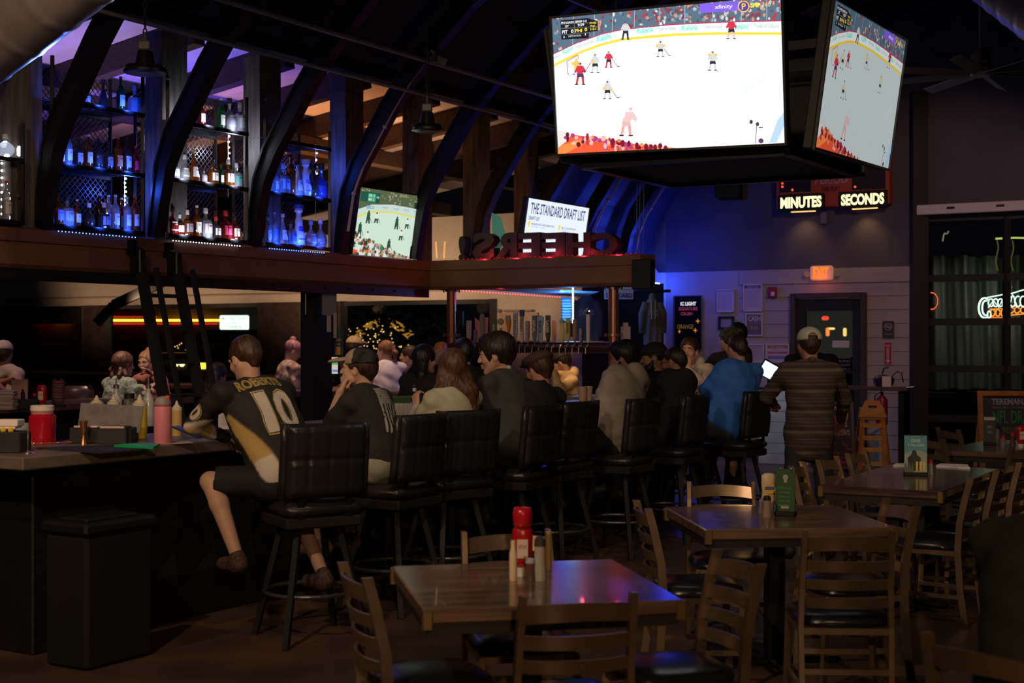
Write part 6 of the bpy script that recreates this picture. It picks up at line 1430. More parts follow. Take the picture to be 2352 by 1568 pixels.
for x0, x1, y0, y1, s in ((1788, 1893, 448, 481, 'MINUTES'), (1927, 2037, 441, 474, 'SECONDS')):
    p0, z0 = on_a(x0, y0, ap - .03); p1, z1 = on_a(x1, y1, ap - .03)
    m = MB(); m.box(uv(ap - .01, (p0 + p1) / 2, (z0 + z1) / 2), (.06, p1 - p0, z0 - z1), FR_U, bev=.005); q = m.build('lit_panel', M_black, sb, off=o)
    fx = Flat(uv(ap - .042, p0, z0), N, (0, 0, 1), p1 - p0, z0 - z1); fx.text(glow((1.0, .88, .45), 1.5), s, .05, .16, .95, .84, .045); fx.build('lettering', sb, off=o)
    spot('score_downlight', uv(A_END - .22, (p0 + p1) / 2, z1 - .02), uv(A_END - .03, (p0 + p1) / 2, z1 - .5), (1, .55, .22), 5, 100, .9, .02)
    m = MB(); m.use(glow((1, .5, .15), 1.8)); m.box(uv(ap + .0, (p0 + p1) / 2 + .02, z1 - .012), (.03, .34, .012), FR_U); m.build('under_lamp', None, sb, off=o)
# the glazed door
dz = 2.20; d0, d1 = pd0 + .04, pd1 - .04
dr = thing('glass_door', uv(A_END, (d0 + d1) / 2, 0), 'black framed glass door under the EXIT sign', 'door'); struct(dr) if False else None; o = dr.location
m = MB()
for pp, ww in ((pd0 + .02, .07), (pd1 - .02, .07)): m.box(uv(A_END - .01, pp, 1.14), (.16, ww, 2.28), FR_U)
m.box(uv(A_END - .01, (d0 + d1) / 2, 2.25), (.16, d1 - d0, .07), FR_U); struct(m.build('door_1', mat('door_frame_brown', (.05, .03, .028), .4)))
m = MB()
for pp in (d0 + .08, d1 - .08): m.box(uv(A_END, pp, 1.1), (.05, .13, 2.2), FR_U)
for zz, hh in ((2.12, .16), (1.22, .05), (.15, .3)): m.box(uv(A_END, (d0 + d1) / 2, zz), (.05, d1 - d0, hh), FR_U)
m.build('frame', M_black, dr, off=o)
m = MB(); m.box(uv(A_END + .01, (d0 + d1) / 2, 1.15), (.01, d1 - d0 - .2, 1.9), FR_U); m.build('glass', M_glass, dr, off=o)
m = MB(); p0, z0 = on_a(1912, 683, A_END - .04); m.box(uv(A_END - .05, p0 + .12, z0), (.06, .24, .035), FR_U, bev=.005); m.build('door_closer', mat('closer_tan', (.35, .22, .15), .4), dr, off=o)
m = MB(); p0, z0 = on_a(1912, 782, A_END - .03); p1, z1 = on_a(1951, 798, A_END - .03); m.box(uv(A_END - .035, (p0 + p1) / 2, (z0 + z1) / 2), (.006, p1 - p0, z0 - z1), FR_U); m.build('paper_sign', M_paper, dr, off=o)
fx = Flat(uv(A_END - .004, on_a(1903, 817, A_END)[0], on_a(1903, 817, A_END)[1]), N, (0, 0, 1), .34, .30); wv = flat((.22, .20, .22))
for i, s in enumerate(('STANDARD', 'HOURS', 'MONDAY - FRI', '11AM - 10PM', 'SAT - SUN')): fx.text(wv, s, .05 if i > 1 else .3, .02 + i * .17, .88, .12 + i * .17, 0.01, mirror=True)
fx.build('window_lettering', dr, off=o)
# reflections of real lamps outside the door: dotted string, red neon, amber shop window
random.seed(8)
for i in range(14):
    q = at(1835 + i * 11.2, 711 - i * .25, 23); m = MB(); m.use(glow((1, .15, .05), 2.0)).ball(q, .014, 6, 4); tag(m.build('string_lamp'), 'tiny red orange lamp in the string outside the glass door', 'string light', 'string lamps outside the door')
m = MB(); c0_, c1_ = at(1826, 708, 23), at(1990, 705, 23); m.tube([(c0_.x, 23, 0), c0_, c1_, (c1_.x, 23, 0)], .012, 6); tag(m.build('string_light_frame', M_black), 'dark cord and end posts carrying the string lamps outside the door', 'cord')
lamp_box('neon_sign', 1889, 726, 1902, 735, 24, (1, .06, .03), 1.3, 'small red neon sign seen through the glass door', 'neon light')
lamp_box('shop_light', 1898, 752, 1904, 772, 26, (1, .30, .06), 1.0, 'amber lamp seen through the door, left one', 'lamp'); lamp_box('shop_light', 1899, 752, 1917, 757, 26, (1, .55, .15), 1.6, 'bright amber lamp bar seen through the door', 'lamp'); lamp_box('shop_light', 1938, 753, 1943, 772, 26, (1, .55, .15), 1.4, 'amber lamp seen through the door, right one', 'lamp')
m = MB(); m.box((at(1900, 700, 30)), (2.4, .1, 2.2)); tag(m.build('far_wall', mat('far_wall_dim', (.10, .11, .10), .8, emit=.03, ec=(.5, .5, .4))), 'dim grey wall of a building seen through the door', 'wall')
# patio outside the roll door: hanging plastic sheet, neon script, kegs
m = MB(); vs = []; fs = []; nx, nz = 60, 8
for i in range(nx):
    t = i / (nx - 1)
    for j in range(nz):
        z = .9 + 2.0 * j / (nz - 1); q = at(2110 + 300 * t, 700, 21.5 + .3 * math.sin(t * 31) + .15 * math.sin(t * 77 + j * .4)); vs.append((q.x, q.y, z))
for i in range(nx - 1):
    for j in range(nz - 1): fs.append((i * nz + j, (i + 1) * nz + j, (i + 1) * nz + j + 1, i * nz + j + 1))
m.add(vs, fs); tag(m.build('patio_curtain', mat('grey_plastic_sheet', (.30, .31, .28), .35, coat=.3), smooth=True), 'grey wrinkled plastic curtain hanging on the patio outside', 'curtain')
spot('patio_lamp', at(2230, 560, 19.6) + Vector((0, -.1, .2)), at(2210, 760, 21.5), (.95, .95, .8), 12, 60, .9, .05)
ns = thing('neon_script_sign', at(2300, 730, 20.5), 'green white and orange neon script sign behind the roll door glass', 'neon sign'); o = ns.location
def neon(pts, c, s, r_=.008, d=20.5):
    m = MB(); m.use(glow(c, s)); m.tube([at(x, y, d) for x, y in pts], r_, 6); m.build('neon_tube', None, ns, off=o)
gw = (.55, 1, .75); og = (1, .22, .02)
def arc(cx, cy, rx, ry, t0, t1, n=12): return [(cx + rx * math.cos(math.radians(t0 + (t1 - t0) * i / n)), cy + ry * math.sin(math.radians(t0 + (t1 - t0) * i / n))) for i in range(n + 1)]
neon(arc(2262, 707, 14, 23, -60, -290), gw, 3, .012); neon(arc(2264, 707, 8, 17, -70, -280), gw, 3, .010); neon(arc(2272, 722, 4, 8, 0, 360), gw, 3, .008)
for i, x in enumerate((2276, 2287, 2298, 2308)): neon(arc(x, 695, 6, 9, 20, 330), gw, 2.6)
neon([(2268, 683), (2305, 676)], gw, 2.5); neon([(2270, 706), (2282, 690), (2294, 706), (2302, 688), (2310, 706)], gw, 2)
for x in (2326, 2338, 2350, 2362): neon(arc(x, 692, 7, 12, 40, 300), gw, 2.6)
neon([(2318, 706), (2326, 676), (2336, 704)], gw, 2.4); neon([(2316, 676), (2352, 665)], gw, 2.2)
for i, x in enumerate((2280, 2292, 2304)): neon(arc(x, 718, 5, 8, 0, 340), og, 2.2)
neon([(2273, 710), (2312, 708)], og, 2); neon([(2274, 729), (2310, 729)], og, 1.4)
for x in (2322, 2336, 2350): neon(arc(x, 712, 6, 7, 20, 330), og, 2.2)
neon([(2316, 724), (2360, 720)], og, 2)
for i in range(20):
    t = i / 19; pts = arc(2140, 691, 14, 19, -95, 95, 19)[i]; m = MB(); m.use(glow((1, .12, .04), 1.6)).ball(at(*pts, 21), .008, 6, 4); tag(m.build('string_lamp'), 'tiny red lamp in the curved row behind the roll door', 'string light', 'curved row of red lamps')
m = MB(); m.use(glow((.55, .6, .15), .9)); m.tube([at(2287, 548, 21), at(2330, 546, 21), at(2380, 547, 21)], .016, 6); tag(m.build('neon_tube'), 'pale yellow neon tube high behind the roll door', 'neon light')
for j, x in enumerate((2290, 2325)):
    m = MB(); m.use(glow((.12, .13, .03), .5)); m.tube([at(x + 3 * math.sin(i), 552 + i * 10, 21) for i in range(8)], .01, 6); tag(m.build('neon_tube'), ['faint drooping lamp cord behind the roll door, left', 'faint drooping lamp cord behind the roll door, right'][j], 'neon light')
m = MB(); m.use(glow((.40, .36, .25), .5)); m.tube([at(2165 + 14 * (t ** 2), 553 - 24 * t + 4 * math.sin(t * 9), 21) for t in [i / 10 for i in range(11)]], .010, 6); tag(m.build('lamp_loop'), 'small pale looping lamp high behind the roll door', 'lamp')
for i, (x, d) in enumerate(((2150, 20.2), (2260, 20.4), (2330, 20.6))):
    q = at(x, 800, d); q.z = 0; r = lath('patio_barrel', q, [(0, 0), (.28, 0), (.32, .3), (.32, .6), (.28, .9), (0, .9)], mat('barrel_dark', (.03, .028, .025), .5), ['dark barrel on the patio at the left of the glass', 'dark barrel on the patio below the neon script', 'dark barrel on the patio nearest the right edge'][i], 'barrel')

# standing shelf by the door with kettle, extinguisher, A boards, high chairs
ts = thing('high_table', (at(2012, 890, 17.6).x, 17.6, 0), 'dark high table against the end wall beside the door', 'table', NANG); 
m = MB(); m.box((0, 0, 1.05), (.86, .36, .05), bev=.006); m.build('tabletop', mat('dark_table_wood', (.1, .06, .05), .3), ts)
for x in (-.35, .35): m = MB(); m.box((x, 0, .51), (.07, .30, 1.02), bev=.005); m.build('leg', M_blacksteel, ts)
kt = thing('chafing_pot', at(2030, 887, 17.5), 'steel pot with a white paper and black handles on the high table', 'pot'); kt.location.z = 1.077
m = MB(); m.lathe([(0, 0), (.09, 0), (.12, .03), (.13, .09), (.10, .12), (.03, .14), (0, .15)], (0, 0, 0), 18); m.build('body', mat('pot_steel', (.20, .2, .2), .2, .9), kt, smooth=True, angle=40)
m = MB(); m.box((0, -.13, .06), (.11, .012, .13), bev=.004); m.build('white_paper', M_paper, kt)
m = MB(); m.tube([(.10, 0, .12), (.16, 0, .18), (.22, 0, .16), (.24, 0, .05)], .008, 6); m.tube([(-.02, 0, .15), (0, 0, .22), (.06, 0, .23)], .010, 6); m.build('handle', M_blacksteel, kt)
ex_ = thing('fire_extinguisher', (at(2028, 935, 18.3).x, 18.35, .55), 'red fire extinguisher below the high table', 'fire extinguisher')
m = MB(); m.lathe([(0, 0), (.07, 0), (.075, .02), (.075, .32), (.03, .38), (0, .38)], (0, 0, 0), 18); m.build('cylinder', mat('extinguisher_red', (.22, .01, .01), .35), ex_, smooth=True, angle=40)
m = MB(); m.lathe([(0, .38), (.02, .38), (.02, .43), (0, .43)], (0, 0, 0), 10); m.bar((-.02, 0, .44), (.08, 0, .46), .02, .015); m.tube([(-.02, 0, .42), (-.09, 0, .38), (-.09, 0, .15)], .009, 6); m.build('valve', M_blacksteel, ex_)
def board(name, c4, d, M_board, M_fr, draw, label, lean=.12, fw=.05):
    """an A frame easel: photo quad TL TR BR BL of its front at depth d"""
    w = (c4[1][0] - c4[0][0]) / F * d; z0 = HC - (c4[0][1] - CY) / F * d; x0 = at(c4[0][0], 0, d).x; h = z0
    r = thing(name, (x0 + w / 2, d, 0), label, 'sign')
    R = Matrix.Rotation(math.atan2(lean, h), 3, 'X').inverted()
    def T(x, z, y=0): return R @ Vector((x, y, z - 0.0))
    m = MB(); m.bar(T(0, .12, .012), T(0, h - .02, .012), w - .02, .012, up=(0, 1, 0)); m.build('board', M_board, r)
    m = MB()
    for x in (-w / 2, w / 2): m.bar(T(x, 0), T(x, h), fw, .03, up=(0, 1, 0))
    for z in (h - fw / 2, .14): m.bar(T(-w / 2, z), T(w / 2, z), .03, fw)
    m.build('frame', M_fr, r)
    m = MB()
    for x in (-w / 2 + .03, w / 2 - .03): m.bar(Vector((x, .42, 0)), T(x, h - .05, .03), .04, .02)
    m.build('rear_leg', M_fr, r)
    fx = Flat(T(-w / 2 + fw / 2, h - fw, .004), (1, 0, 0), R @ Vector((0, 0, 1)), w - fw, h - fw - .16); draw(fx); fx.build('chalk', r); return r
M_ch = mat('chalkboard', (.025, .023, .03), .6, var=.3)
def wine(fx):
    pk = flat((.60, .04, .20)); wt = flat((.5, .46, .48)); fx.l = 1
    fx.text(wt, 'WINE', .25, .02, .9, .10, .0); fx.text(pk, 'Night', .12, .15, .62, .29, .01)
    fx.poly(wt, [(.70, .14), (.92, .14), (.88, .24), (.83, .26), (.83, .34), (.88, .36), (.74, .36), (.79, .34), (.79, .26), (.74, .24)], False); fx.l += 1; fx.poly(pk, [(.72, .15), (.90, .15), (.87, .22), (.75, .22)], False)
    fx.text(wt, 'WEDNESDAYS', -.0 + .0, .41, .96, .50, .01); fx.line(pk, (.62, .55), (.66, .65), .02); fx.line(pk, (.66, .65), (.8, .66), .015); fx.line(pk, (.8, .66), (.82, .72), .02); fx.line(pk, (.82, .72), (.99, .73), .015)
    fx.text(pk, 'Zin', .15, .60, .32, .66, 0, False); fx.text(pk, 'Pinot Grigio', .1, .76, .5, .82, 0, False); fx.line(pk, (.05, .865), (.98, .865), .01); fx.text(pk, 'Wine Special', .12, .90, .95, .98, .01, False)
board('chalkboard', [(1900, 921), (1962, 921), (1985, 1085), (1905, 1085)], 16.8, M_ch, mat('weathered_frame', (.10, .085, .08), .7), wine, 'chalkboard with pink wine night writing beside the flannel shirt', lean=.14, fw=.04)
def tere(fx):
    fx.text(flat((.30, .30, .33)), 'TEREMANA', .16, .04, .80, .12, .03); fx.text(flat((.22, .22, .24)), 'SMALL BATCH TEQUILA', .16, .145, .82, .175, .01); fx.text(flat((.03, .28, .06)), 'NFL DRAFT', .17, .20, .97, .37, .012); fx.text(flat((.16, .17, .05)), 'MENU', .34, .42, .62, .51, .01)
board('chalkboard', [(2258, 897), (2402, 897), (2402, 1100), (2258, 1100)], 16.2, mat('chalkboard_violet', (.045, .038, .062), .6, var=.2), mat('orange_oak_frame', (.42, .17, .04), .5, var=.2), tere, 'orange framed chalkboard lettered TEREMANA at the right edge', lean=.12, fw=.055)
# stacked wooden high chairs
M_oak = mat('orange_wood', (.48, .20, .045), .45, var=.15, scale=6)
hc_ = thing('high_chair', (at(2003, 1060, 17.2).x, 17.2, 0), 'stack of orange wooden high chairs beside the wine chalkboard', 'high chair', math.radians(-12))
m = MB()
for sx in (-1, 1):
    m.bar((sx * .15, -.14, 0), (sx * .11, -.10, .82), .045, .045); m.bar((sx * .22, .34, 0), (sx * .12, .06, .82), .05, .04)
m.build('leg', M_oak, hc_)
m = MB()
for z in (.16, .33, .47, .62): m.bar((-.14, -.12, z), (.14, -.12, z), .03, .05)
for z in (.25, .45): m.bar((-.15, -.1, z), (-.17, .2, z), .03, .05); m.bar((.15, -.1, z), (.17, .2, z), .03, .05)
m.build('rail', M_oak, hc_)
m = MB(); m.prism([(-.17, .72), (.17, .72), (.13, .82), (.08, .92), (-.08, .92), (-.13, .82)], (0, -.14, 0), (1, 0, 0), (0, 0, 1), (0, .025, 0)); m.box((0, 0, .70), (.30, .26, .03), bev=.01); m.build('backrest', M_oak, hc_)
m = MB(); m.box((0, -.147, .85), (.10, .006, .022)); m.build('hand_slot', M_black, hc_)
# tall black table lamp box with white screen near the blue shirt: ordering kiosk
ks = thing('touch_terminal', at(1768, 900, 16.3), 'bright tilted touch terminal on the low partition', 'terminal'); ks.location.z = 1.0
m = MB(); m.box((0, 0, .10), (.05, .05, .2)); m.box((0, .03, .30), (.23, .03, .20), Matrix.Rotation(.5, 3, 'Y') @ Matrix.Rotation(.3, 3, 'X'), bev=.008); m.build('stand', M_black, ks)
Rk = Matrix.Rotation(.5, 3, 'Y') @ Matrix.Rotation(.3, 3, 'X'); m = MB(); m.use(glow((.75, .95, 1), 1.3)); m.box(Vector((0, .03, .30)) + Rk @ Vector((0, -.018, 0)), (.20, .002, .17), Rk); m.build('screen', None, ks)
m = MB(); p0 = on_a(1742, 900, 12.2)[0]; p1 = on_a(1850, 900, 12.2)[0]
pt = thing('low_partition', uv(13.1, (on_a(1745, 900, 13.1)[0] + on_a(1858, 900, 13.1)[0]) / 2, 0), 'low pale clapboard partition under the touch terminal', 'partition', NANG)
W = on_a(1858, 900, 13.1)[0] - on_a(1745, 900, 13.1)[0]; m = MB()
for i in range(7): m.box((0, 0, .07 + i * .14), (W, .10 - .004 * (i % 2), .136), bev=.004)
m.build('boards', mat('pale_clapboard', (.42, .47, .50), .7), pt); m = MB(); m.box((0, 0, 1.0), (W + .04, .16, .03), bev=.005); m.build('cap', M_black, pt)
spot('terminal_spill', uv(12.1, on_a(1800, 900, 12.1)[0] - .1, 1.6), uv(13.05, on_a(1810, 900, 13)[0], .4), (.6, .85, 1.0), 9, 100, .8)
# hanging garments on a dark rack and the shop sign
rk = MB(); rk.tube([at(1300, 672, 18.0), at(1540, 668, 17.4)], .018, 8); tag(rk.build('clothes_rail', M_blacksteel), 'black clothes rail behind the beer taps', 'rail')
m = MB(); m.box((at(1428, 800, 19.5).x, 19.4, 1.2), (1.2, .06, 2.4), rotz(-.52)); tag(m.build('dark_panel', mat('matte_black_panel', (.012, .012, .016), .8)), 'dark tall panel behind the hanging garments', 'panel')
def garment(x, ytop, wpx, hpx, d, M, label, cat, txt, strings=False, name='hanging_hoodie'):
    c = at(x, ytop, d); w = wpx / F * d; h = hpx / F * d; r = thing(name, (c.x, d, c.z), label, cat)
    m = MB(); vs = []; fs = []; nz, nx = 12, 16
    for s in (-1, 1):
        for j in range(nz):
            v = j / (nz - 1); half = w / 2 * (0.25 + .75 * min(1, v * 4) ** .6) * (1 - .1 * v)
            for i in range(nx):
                u = 2 * i / (nx - 1) - 1; vs.append((half * u, s * .05 * math.sqrt(max(0, 1 - u * u)) + .012 * math.sin(u * 9 + v * 3) * v, -h * v))
    for k in (0, nz * nx):
        for j in range(nz - 1):
            for i in range(nx - 1): a = k + j * nx + i; fs.append((a, a + 1, a + nx + 1, a + nx))
    m.add(vs, fs)
    for s in (-1, 1): m.tube([(s * w * .30, 0, -h * .12), (s * w * .5, 0, -h * .35), (s * w * .52, .01, -h * .75)], [.05, .05, .04], 10)
    m.ball((0, .02, -.02), (w * .2, .06, .07), 12, 8); m.build('cloth', M, r, smooth=True)
    m = MB(); m.tube([(-w * .35, 0, -.05), (0, 0, .04), (w * .35, 0, -.05)], .006, 6); m.tube([(0, 0, .04), (0, 0, .09), (.02, 0, .11)], .004, 6); m.build('hanger', M_blacksteel, r)
    fx = Flat((-w * .28, -.062, -h * .27), (1, 0, 0), (0, 0, 1), w * .56, .07); fx.text(flat((.30, .30, .34)), txt, 0, 0, 1, 1, .02); fx.build('lettering', r)
    if strings:
        m = MB()
        for s in (-1, 1): m.tube([(s * .025, -.07, -.04), (s * .02, -.075, -.26)], .005, 6)
        m.build('drawstring', mat('string_white', (.4, .4, .45), .7), r)
garment(1347, 676, 62, 130, 17.6, mat('grey_violet_shirt', (.10, .09, .11), .85, var=.1), 'grey violet shirt on a hanger behind the tap handles', 't-shirt', 'STANDARD', name='hanging_shirt')
garment(1499, 682, 46, 110, 16.6, mat('slate_hoodie', (.10, .11, .14), .85, var=.1), 'slate hoodie lettered STAND on a hanger by the end wall', 'hoodie', 'STAND', True)
q = at(1388, 659, 16.9); s2 = thing('shop_sign', at(1422, 688, 16.9), 'white sign lettered THE STANDARD behind the right copper column', 'sign'); o = s2.location
W = 67 / F * 16.9; H = 28 / F * 16.9; m = MB(); m.box(at(1421, 673, 16.92), (W, .02, H)); m.build('board', mat('sign_white_violet', (.40, .36, .42), .6), s2, off=o)
fx = Flat(at(1388, 659, 16.905), (1, 0, 0), (0, 0, 1), W, H); fx.text(flat((.05, .03, .10)), 'THE', .2, .06, .5, .34, .02); fx.text(flat((.05, .03, .10)), 'STANDARD', .05, .48, .95, .88, .01); fx.line(flat((.05, .03, .1)), (.55, .22), (.95, .24), .03); fx.build('lettering', s2, off=o)
q = at(1437, 765, 14.9); m = MB(); m.box((q.x, 14.9, q.z), (.10, .05, .14), bev=.004); m.box((q.x, 14.9, q.z + .09), (.05, .04, .04)); tag(m.build('card_holder', mat('pale_card', (.35, .30, .34), .7)), 'small pale card block beside the right copper column', 'card')
# poster and tablet on the black column, door beyond the taps
q = at(777, 790, 14.4)
pr = thing('draft_poster', at(777, 800, 14.6), 'green draft beer poster at the edge of the black column', 'poster'); o = pr.location
W, H = 22 / F * 14.6, 62 / F * 14.6; m = MB(); m.box(at(777, 785, 14.62), (W, .02, H)); m.build('panel', mat('poster_green', (.04, .09, .08), .6), pr, off=o)
fx = Flat(at(766, 754, 14.605), (1, 0, 0), (0, 0, 1), W, H); fx.text(flat((.6, .45, .3)), 'DRAFT', .15, .38, .85, .48, .02); fx.text(flat((.6, .45, .3)), '4.50', .25, .55, .75, .62, .02); fx.rect(flat((.8, .45, .05)), .2, .68, .7, .98); fx.build('print', pr, off=o)
tb = thing('order_tablet', at(768, 860, 13.6), 'glowing order tablet on the black column beside the cap brim', 'tablet'); o = tb.location
m = MB(); m.box(at(769, 838, 13.62), (.07, .02, .17)); m.build('casing', M_black, tb, off=o)
fx = Flat(at(762, 820, 13.60), (1, 0, 0), (0, 0, 1), 14 / F * 13.6, 38 / F * 13.6); fx.rect(glow((.75, .65, .55), .8), 0, 0, 1, 1); fx.rect(glow((.1, .45, .2), .8), 0, .3, 1, .45); fx.rect(glow((.2, .3, .75), .8), .1, .75, 1, .9); fx.build('screen', tb, off=o)
# pale interior door at the far end, behind the taps
dd2 = MB(); pa_, pb_ = on_a(1150, 700, A_END)[0], on_a(1238, 700, A_END)[0]
dd2.box(uv(A_END - .03, (pa_ + pb_) / 2, 1.03), (.04, pb_ - pa_, 2.06), FR_U, bev=.005); r = struct(dd2.build('door_2', mat('tan_door', (.50, .36, .27), .6)))
m = MB(); p, z = on_a(1190, 713, A_END - .08); m.box(uv(A_END - .08, p, z), (.05, .5, .03), FR_U); m.ball(uv(A_END - .1, on_a(1150, 713, A_END)[0] + .03, z), .03, 8, 6); m.build('door_closer', mat('closer_grey', (.3, .25, .2), .4), r)
# speaker grille and smaller fixtures near the shelves
hb = {}
def highbay(px, py, d, ztop, label, r_=.24):
    c = at(px, py, d); r = thing('high_bay_lamp', c, label, 'pendant lamp', group='high bay pendants')
    m = MB(); m.lathe([(0, -.01), (r_ * .62, -.012), (r_ * .98, 0), (r_, .02), (r_ * .9, .04), (r_ * .5, .05), (r_ * .42, .12), (r_ * .36, .16), (0, .17)], (0, 0, 0), 28); m.build('housing', mat('lamp_black_metal', (.03, .03, .035), .3, .6), r, smooth=True, angle=35)
    m = MB()
    for i in range(24):
        an = i * PI / 12; m.bar((r_ * .45 * math.cos(an), r_ * .45 * math.sin(an), .05), (r_ * .92 * math.cos(an), r_ * .92 * math.sin(an), .035), .006, .03)
    m.build('cooling_fins', MATS['lamp_black_metal'], r)
    m = MB(); m.lathe([(0, -.014), (r_ * .6, -.014), (r_ * .6, -.010), (0, -.010)], (0, 0, 0), 24); m.build('lens', mat('unlit_lens', (.28, .24, .30), .3), r)
    m = MB(); m.box((0, 0, .20), (.09, .07, .07), bev=.01); m.tube([(0, 0, .23), (0, 0, .30)], .012, 8); m.build('driver_box', mat('driver_grey', (.15, .15, .16), .4), r)
    m = MB(); L = ztop - c.z; n = int((L - .30) / .05)
    for i in range(n):
        z = .30 + .05 * i; s = i % 2; pts = [(.014 * math.cos(t) * (1 - s), .014 * math.cos(t) * s, z + .03 * math.sin(t)) for t in [k * PI / 4 for k in range(8)]]; m.tube(pts, .0045, 4, closed=True)
    m.build('chain', mat('chain_grey', (.12, .12, .13), .4, .7), r)
highbay(333, 168, 10.4, 4.9, 'black high bay pendant on a chain above the first bottle bay', .155)
highbay(981, 300, 12.4, 4.42, 'black high bay pendant hanging from the rod junction', .14)
# duct
M_duct = mat('galvanised_duct', (.42, .38, .40), .32, .55, var=.12, scale=5)
def duct(name, pts, r_, label, ring=.18):
    m = MB(); P = [Vector(q) for q in pts]; sm = []; rr_ = []
    tot = 0
    for i in range(len(P) - 1):
        L = (P[i + 1] - P[i]).length; n = max(2, int(L / .03))
        for k in range(n):
            sm.append(P[i].lerp(P[i + 1], k / n)); s = (tot + L * k / n) % ring; rr_.append(r_ + (.006 if s < .03 else 0))
        tot += L
    m.tube(sm, rr_, 36); return tag(m.build(name, M_duct, smooth=True, angle=60), label, 'duct')
duct('air_duct', [at(-190, 220, 8.4), at(40, 50, 8.0), at(250, -115, 7.6)], .215, 'large silver spiral duct crossing the upper left corner', .30)
duct('air_duct', [at(2240, -75, 11.2), at(2420, 60, 10.2)], .20, 'silver duct at the upper right corner', .25)
# ceiling fan at the right
fc = at(2252, 168, 13.0); fn = thing('ceiling_fan', fc, 'large slow black ceiling fan lettered BIG at the upper right', 'fan')
M_fan = mat('fan_grey', (.32, .31, .32), .45, .2)
m = MB(); m.lathe([(0, -.03), (.09, -.03), (.10, 0), (.085, .03), (.085, .17), (.06, .20), (.03, .22), (0, .22)], (0, 0, 0), 24); m.build('motor', M_fan, fn, smooth=True, angle=40)
m = MB(); m.tube([(0, 0, .2), (0, 0, 1.6)], .016, 8); m.build('rod', M_fan, fn)
m = MB(); m.lathe([(0, -.001), (.045, -.001), (.045, .004), (0, .004)], (0, -.088, .09), 18, R=Matrix.Rotation(PI / 2, 3, 'X')); m.build('badge', M_black, fn)
fx = Flat((-.035, -.093, .105), (1, 0, 0), (0, 0, 1), .07, .03); fx.text(flat((.35, .33, .35)), 'BIG', .08, .1, .92, .9, .04); fx.build('lettering', fn)
for i in range(8):
    an = i * PI / 4 + math.radians(14); dv = Vector((math.cos(an), math.sin(an), 0)); m = MB(); m.bar(dv * .08, dv * .92 + Vector((0, 0, -.01)), .11, .010, up=Matrix.Rotation(.35, 3, dv) @ Vector((0, 0, 1)), bev=.004); m.build('blade', M_fan, fn)
# booths and low furniture in the side room
for i, (x, y, d, w) in enumerate(((20, 905, 18.5, 2.6), (150, 905, 17.5, 1.4))):
    q = at(x, y, d); m = MB(); m.box((q.x, d, .55), (w, .16, 1.1), rotz(-.3), bev=.06); m.box((q.x, d - .3, .25), (w, .5, .5), rotz(-.3), bev=.05)
    tag(m.build('booth_bench', mat('dark_booth_leather', (.035, .018, .014), .3)), ['dark leather booth bench at the far left', 'dark leather booth bench left of the two women'][i], 'bench', 'booth benches')
ch = thing('bar_stool', at(176, 905, 14.6), 'rounded leather stool back behind the far counter', 'bar stool'); ch.location.z = 0
m = MB(); m.box((0, 0, 1.0), (.36, .10, .36), bev=.05); m.build('backrest', mat('dark_booth_leather', (.035, .018, .014), .3), ch, smooth=True, angle=60); m = MB(); m.box((0, .22, .74), (.4, .4, .08), bev=.03); m.build('seat_cushion', MATS['dark_booth_leather'], ch)
m = MB()
for sx in (-1, 1):
    for sy in (-1, 1): m.bar((sx * .15, .2 + sy * .15, .7), (sx * .2, .2 + sy * .2, 0), .03, .03)
m.build('leg', M_blacksteel, ch)
def hightop(x, d, w, label, rz=0):
    r = thing('high_table', (at(x, 800, d).x, d, 0), label, 'table', rz); m = MB(); m.box((0, 0, 1.05), (w, .7, .05), bev=.01); m.build('tabletop', mat('honey_wood_top', (.42, .22, .09), .4, var=.3, stretch=(1, 8, 8)), r)
    m = MB(); m.box((0, 0, .52), (.09, .09, 1.04)); m.box((0, 0, .02), (.6, .6, .03), bev=.01); m.build('pedestal', M_blacksteel, r)
hightop(450, 18.4, 1.6, 'honey wood high table lit behind the ladder'); hightop(880, 18.2, 1.2, 'high table beyond the white shirt woman')
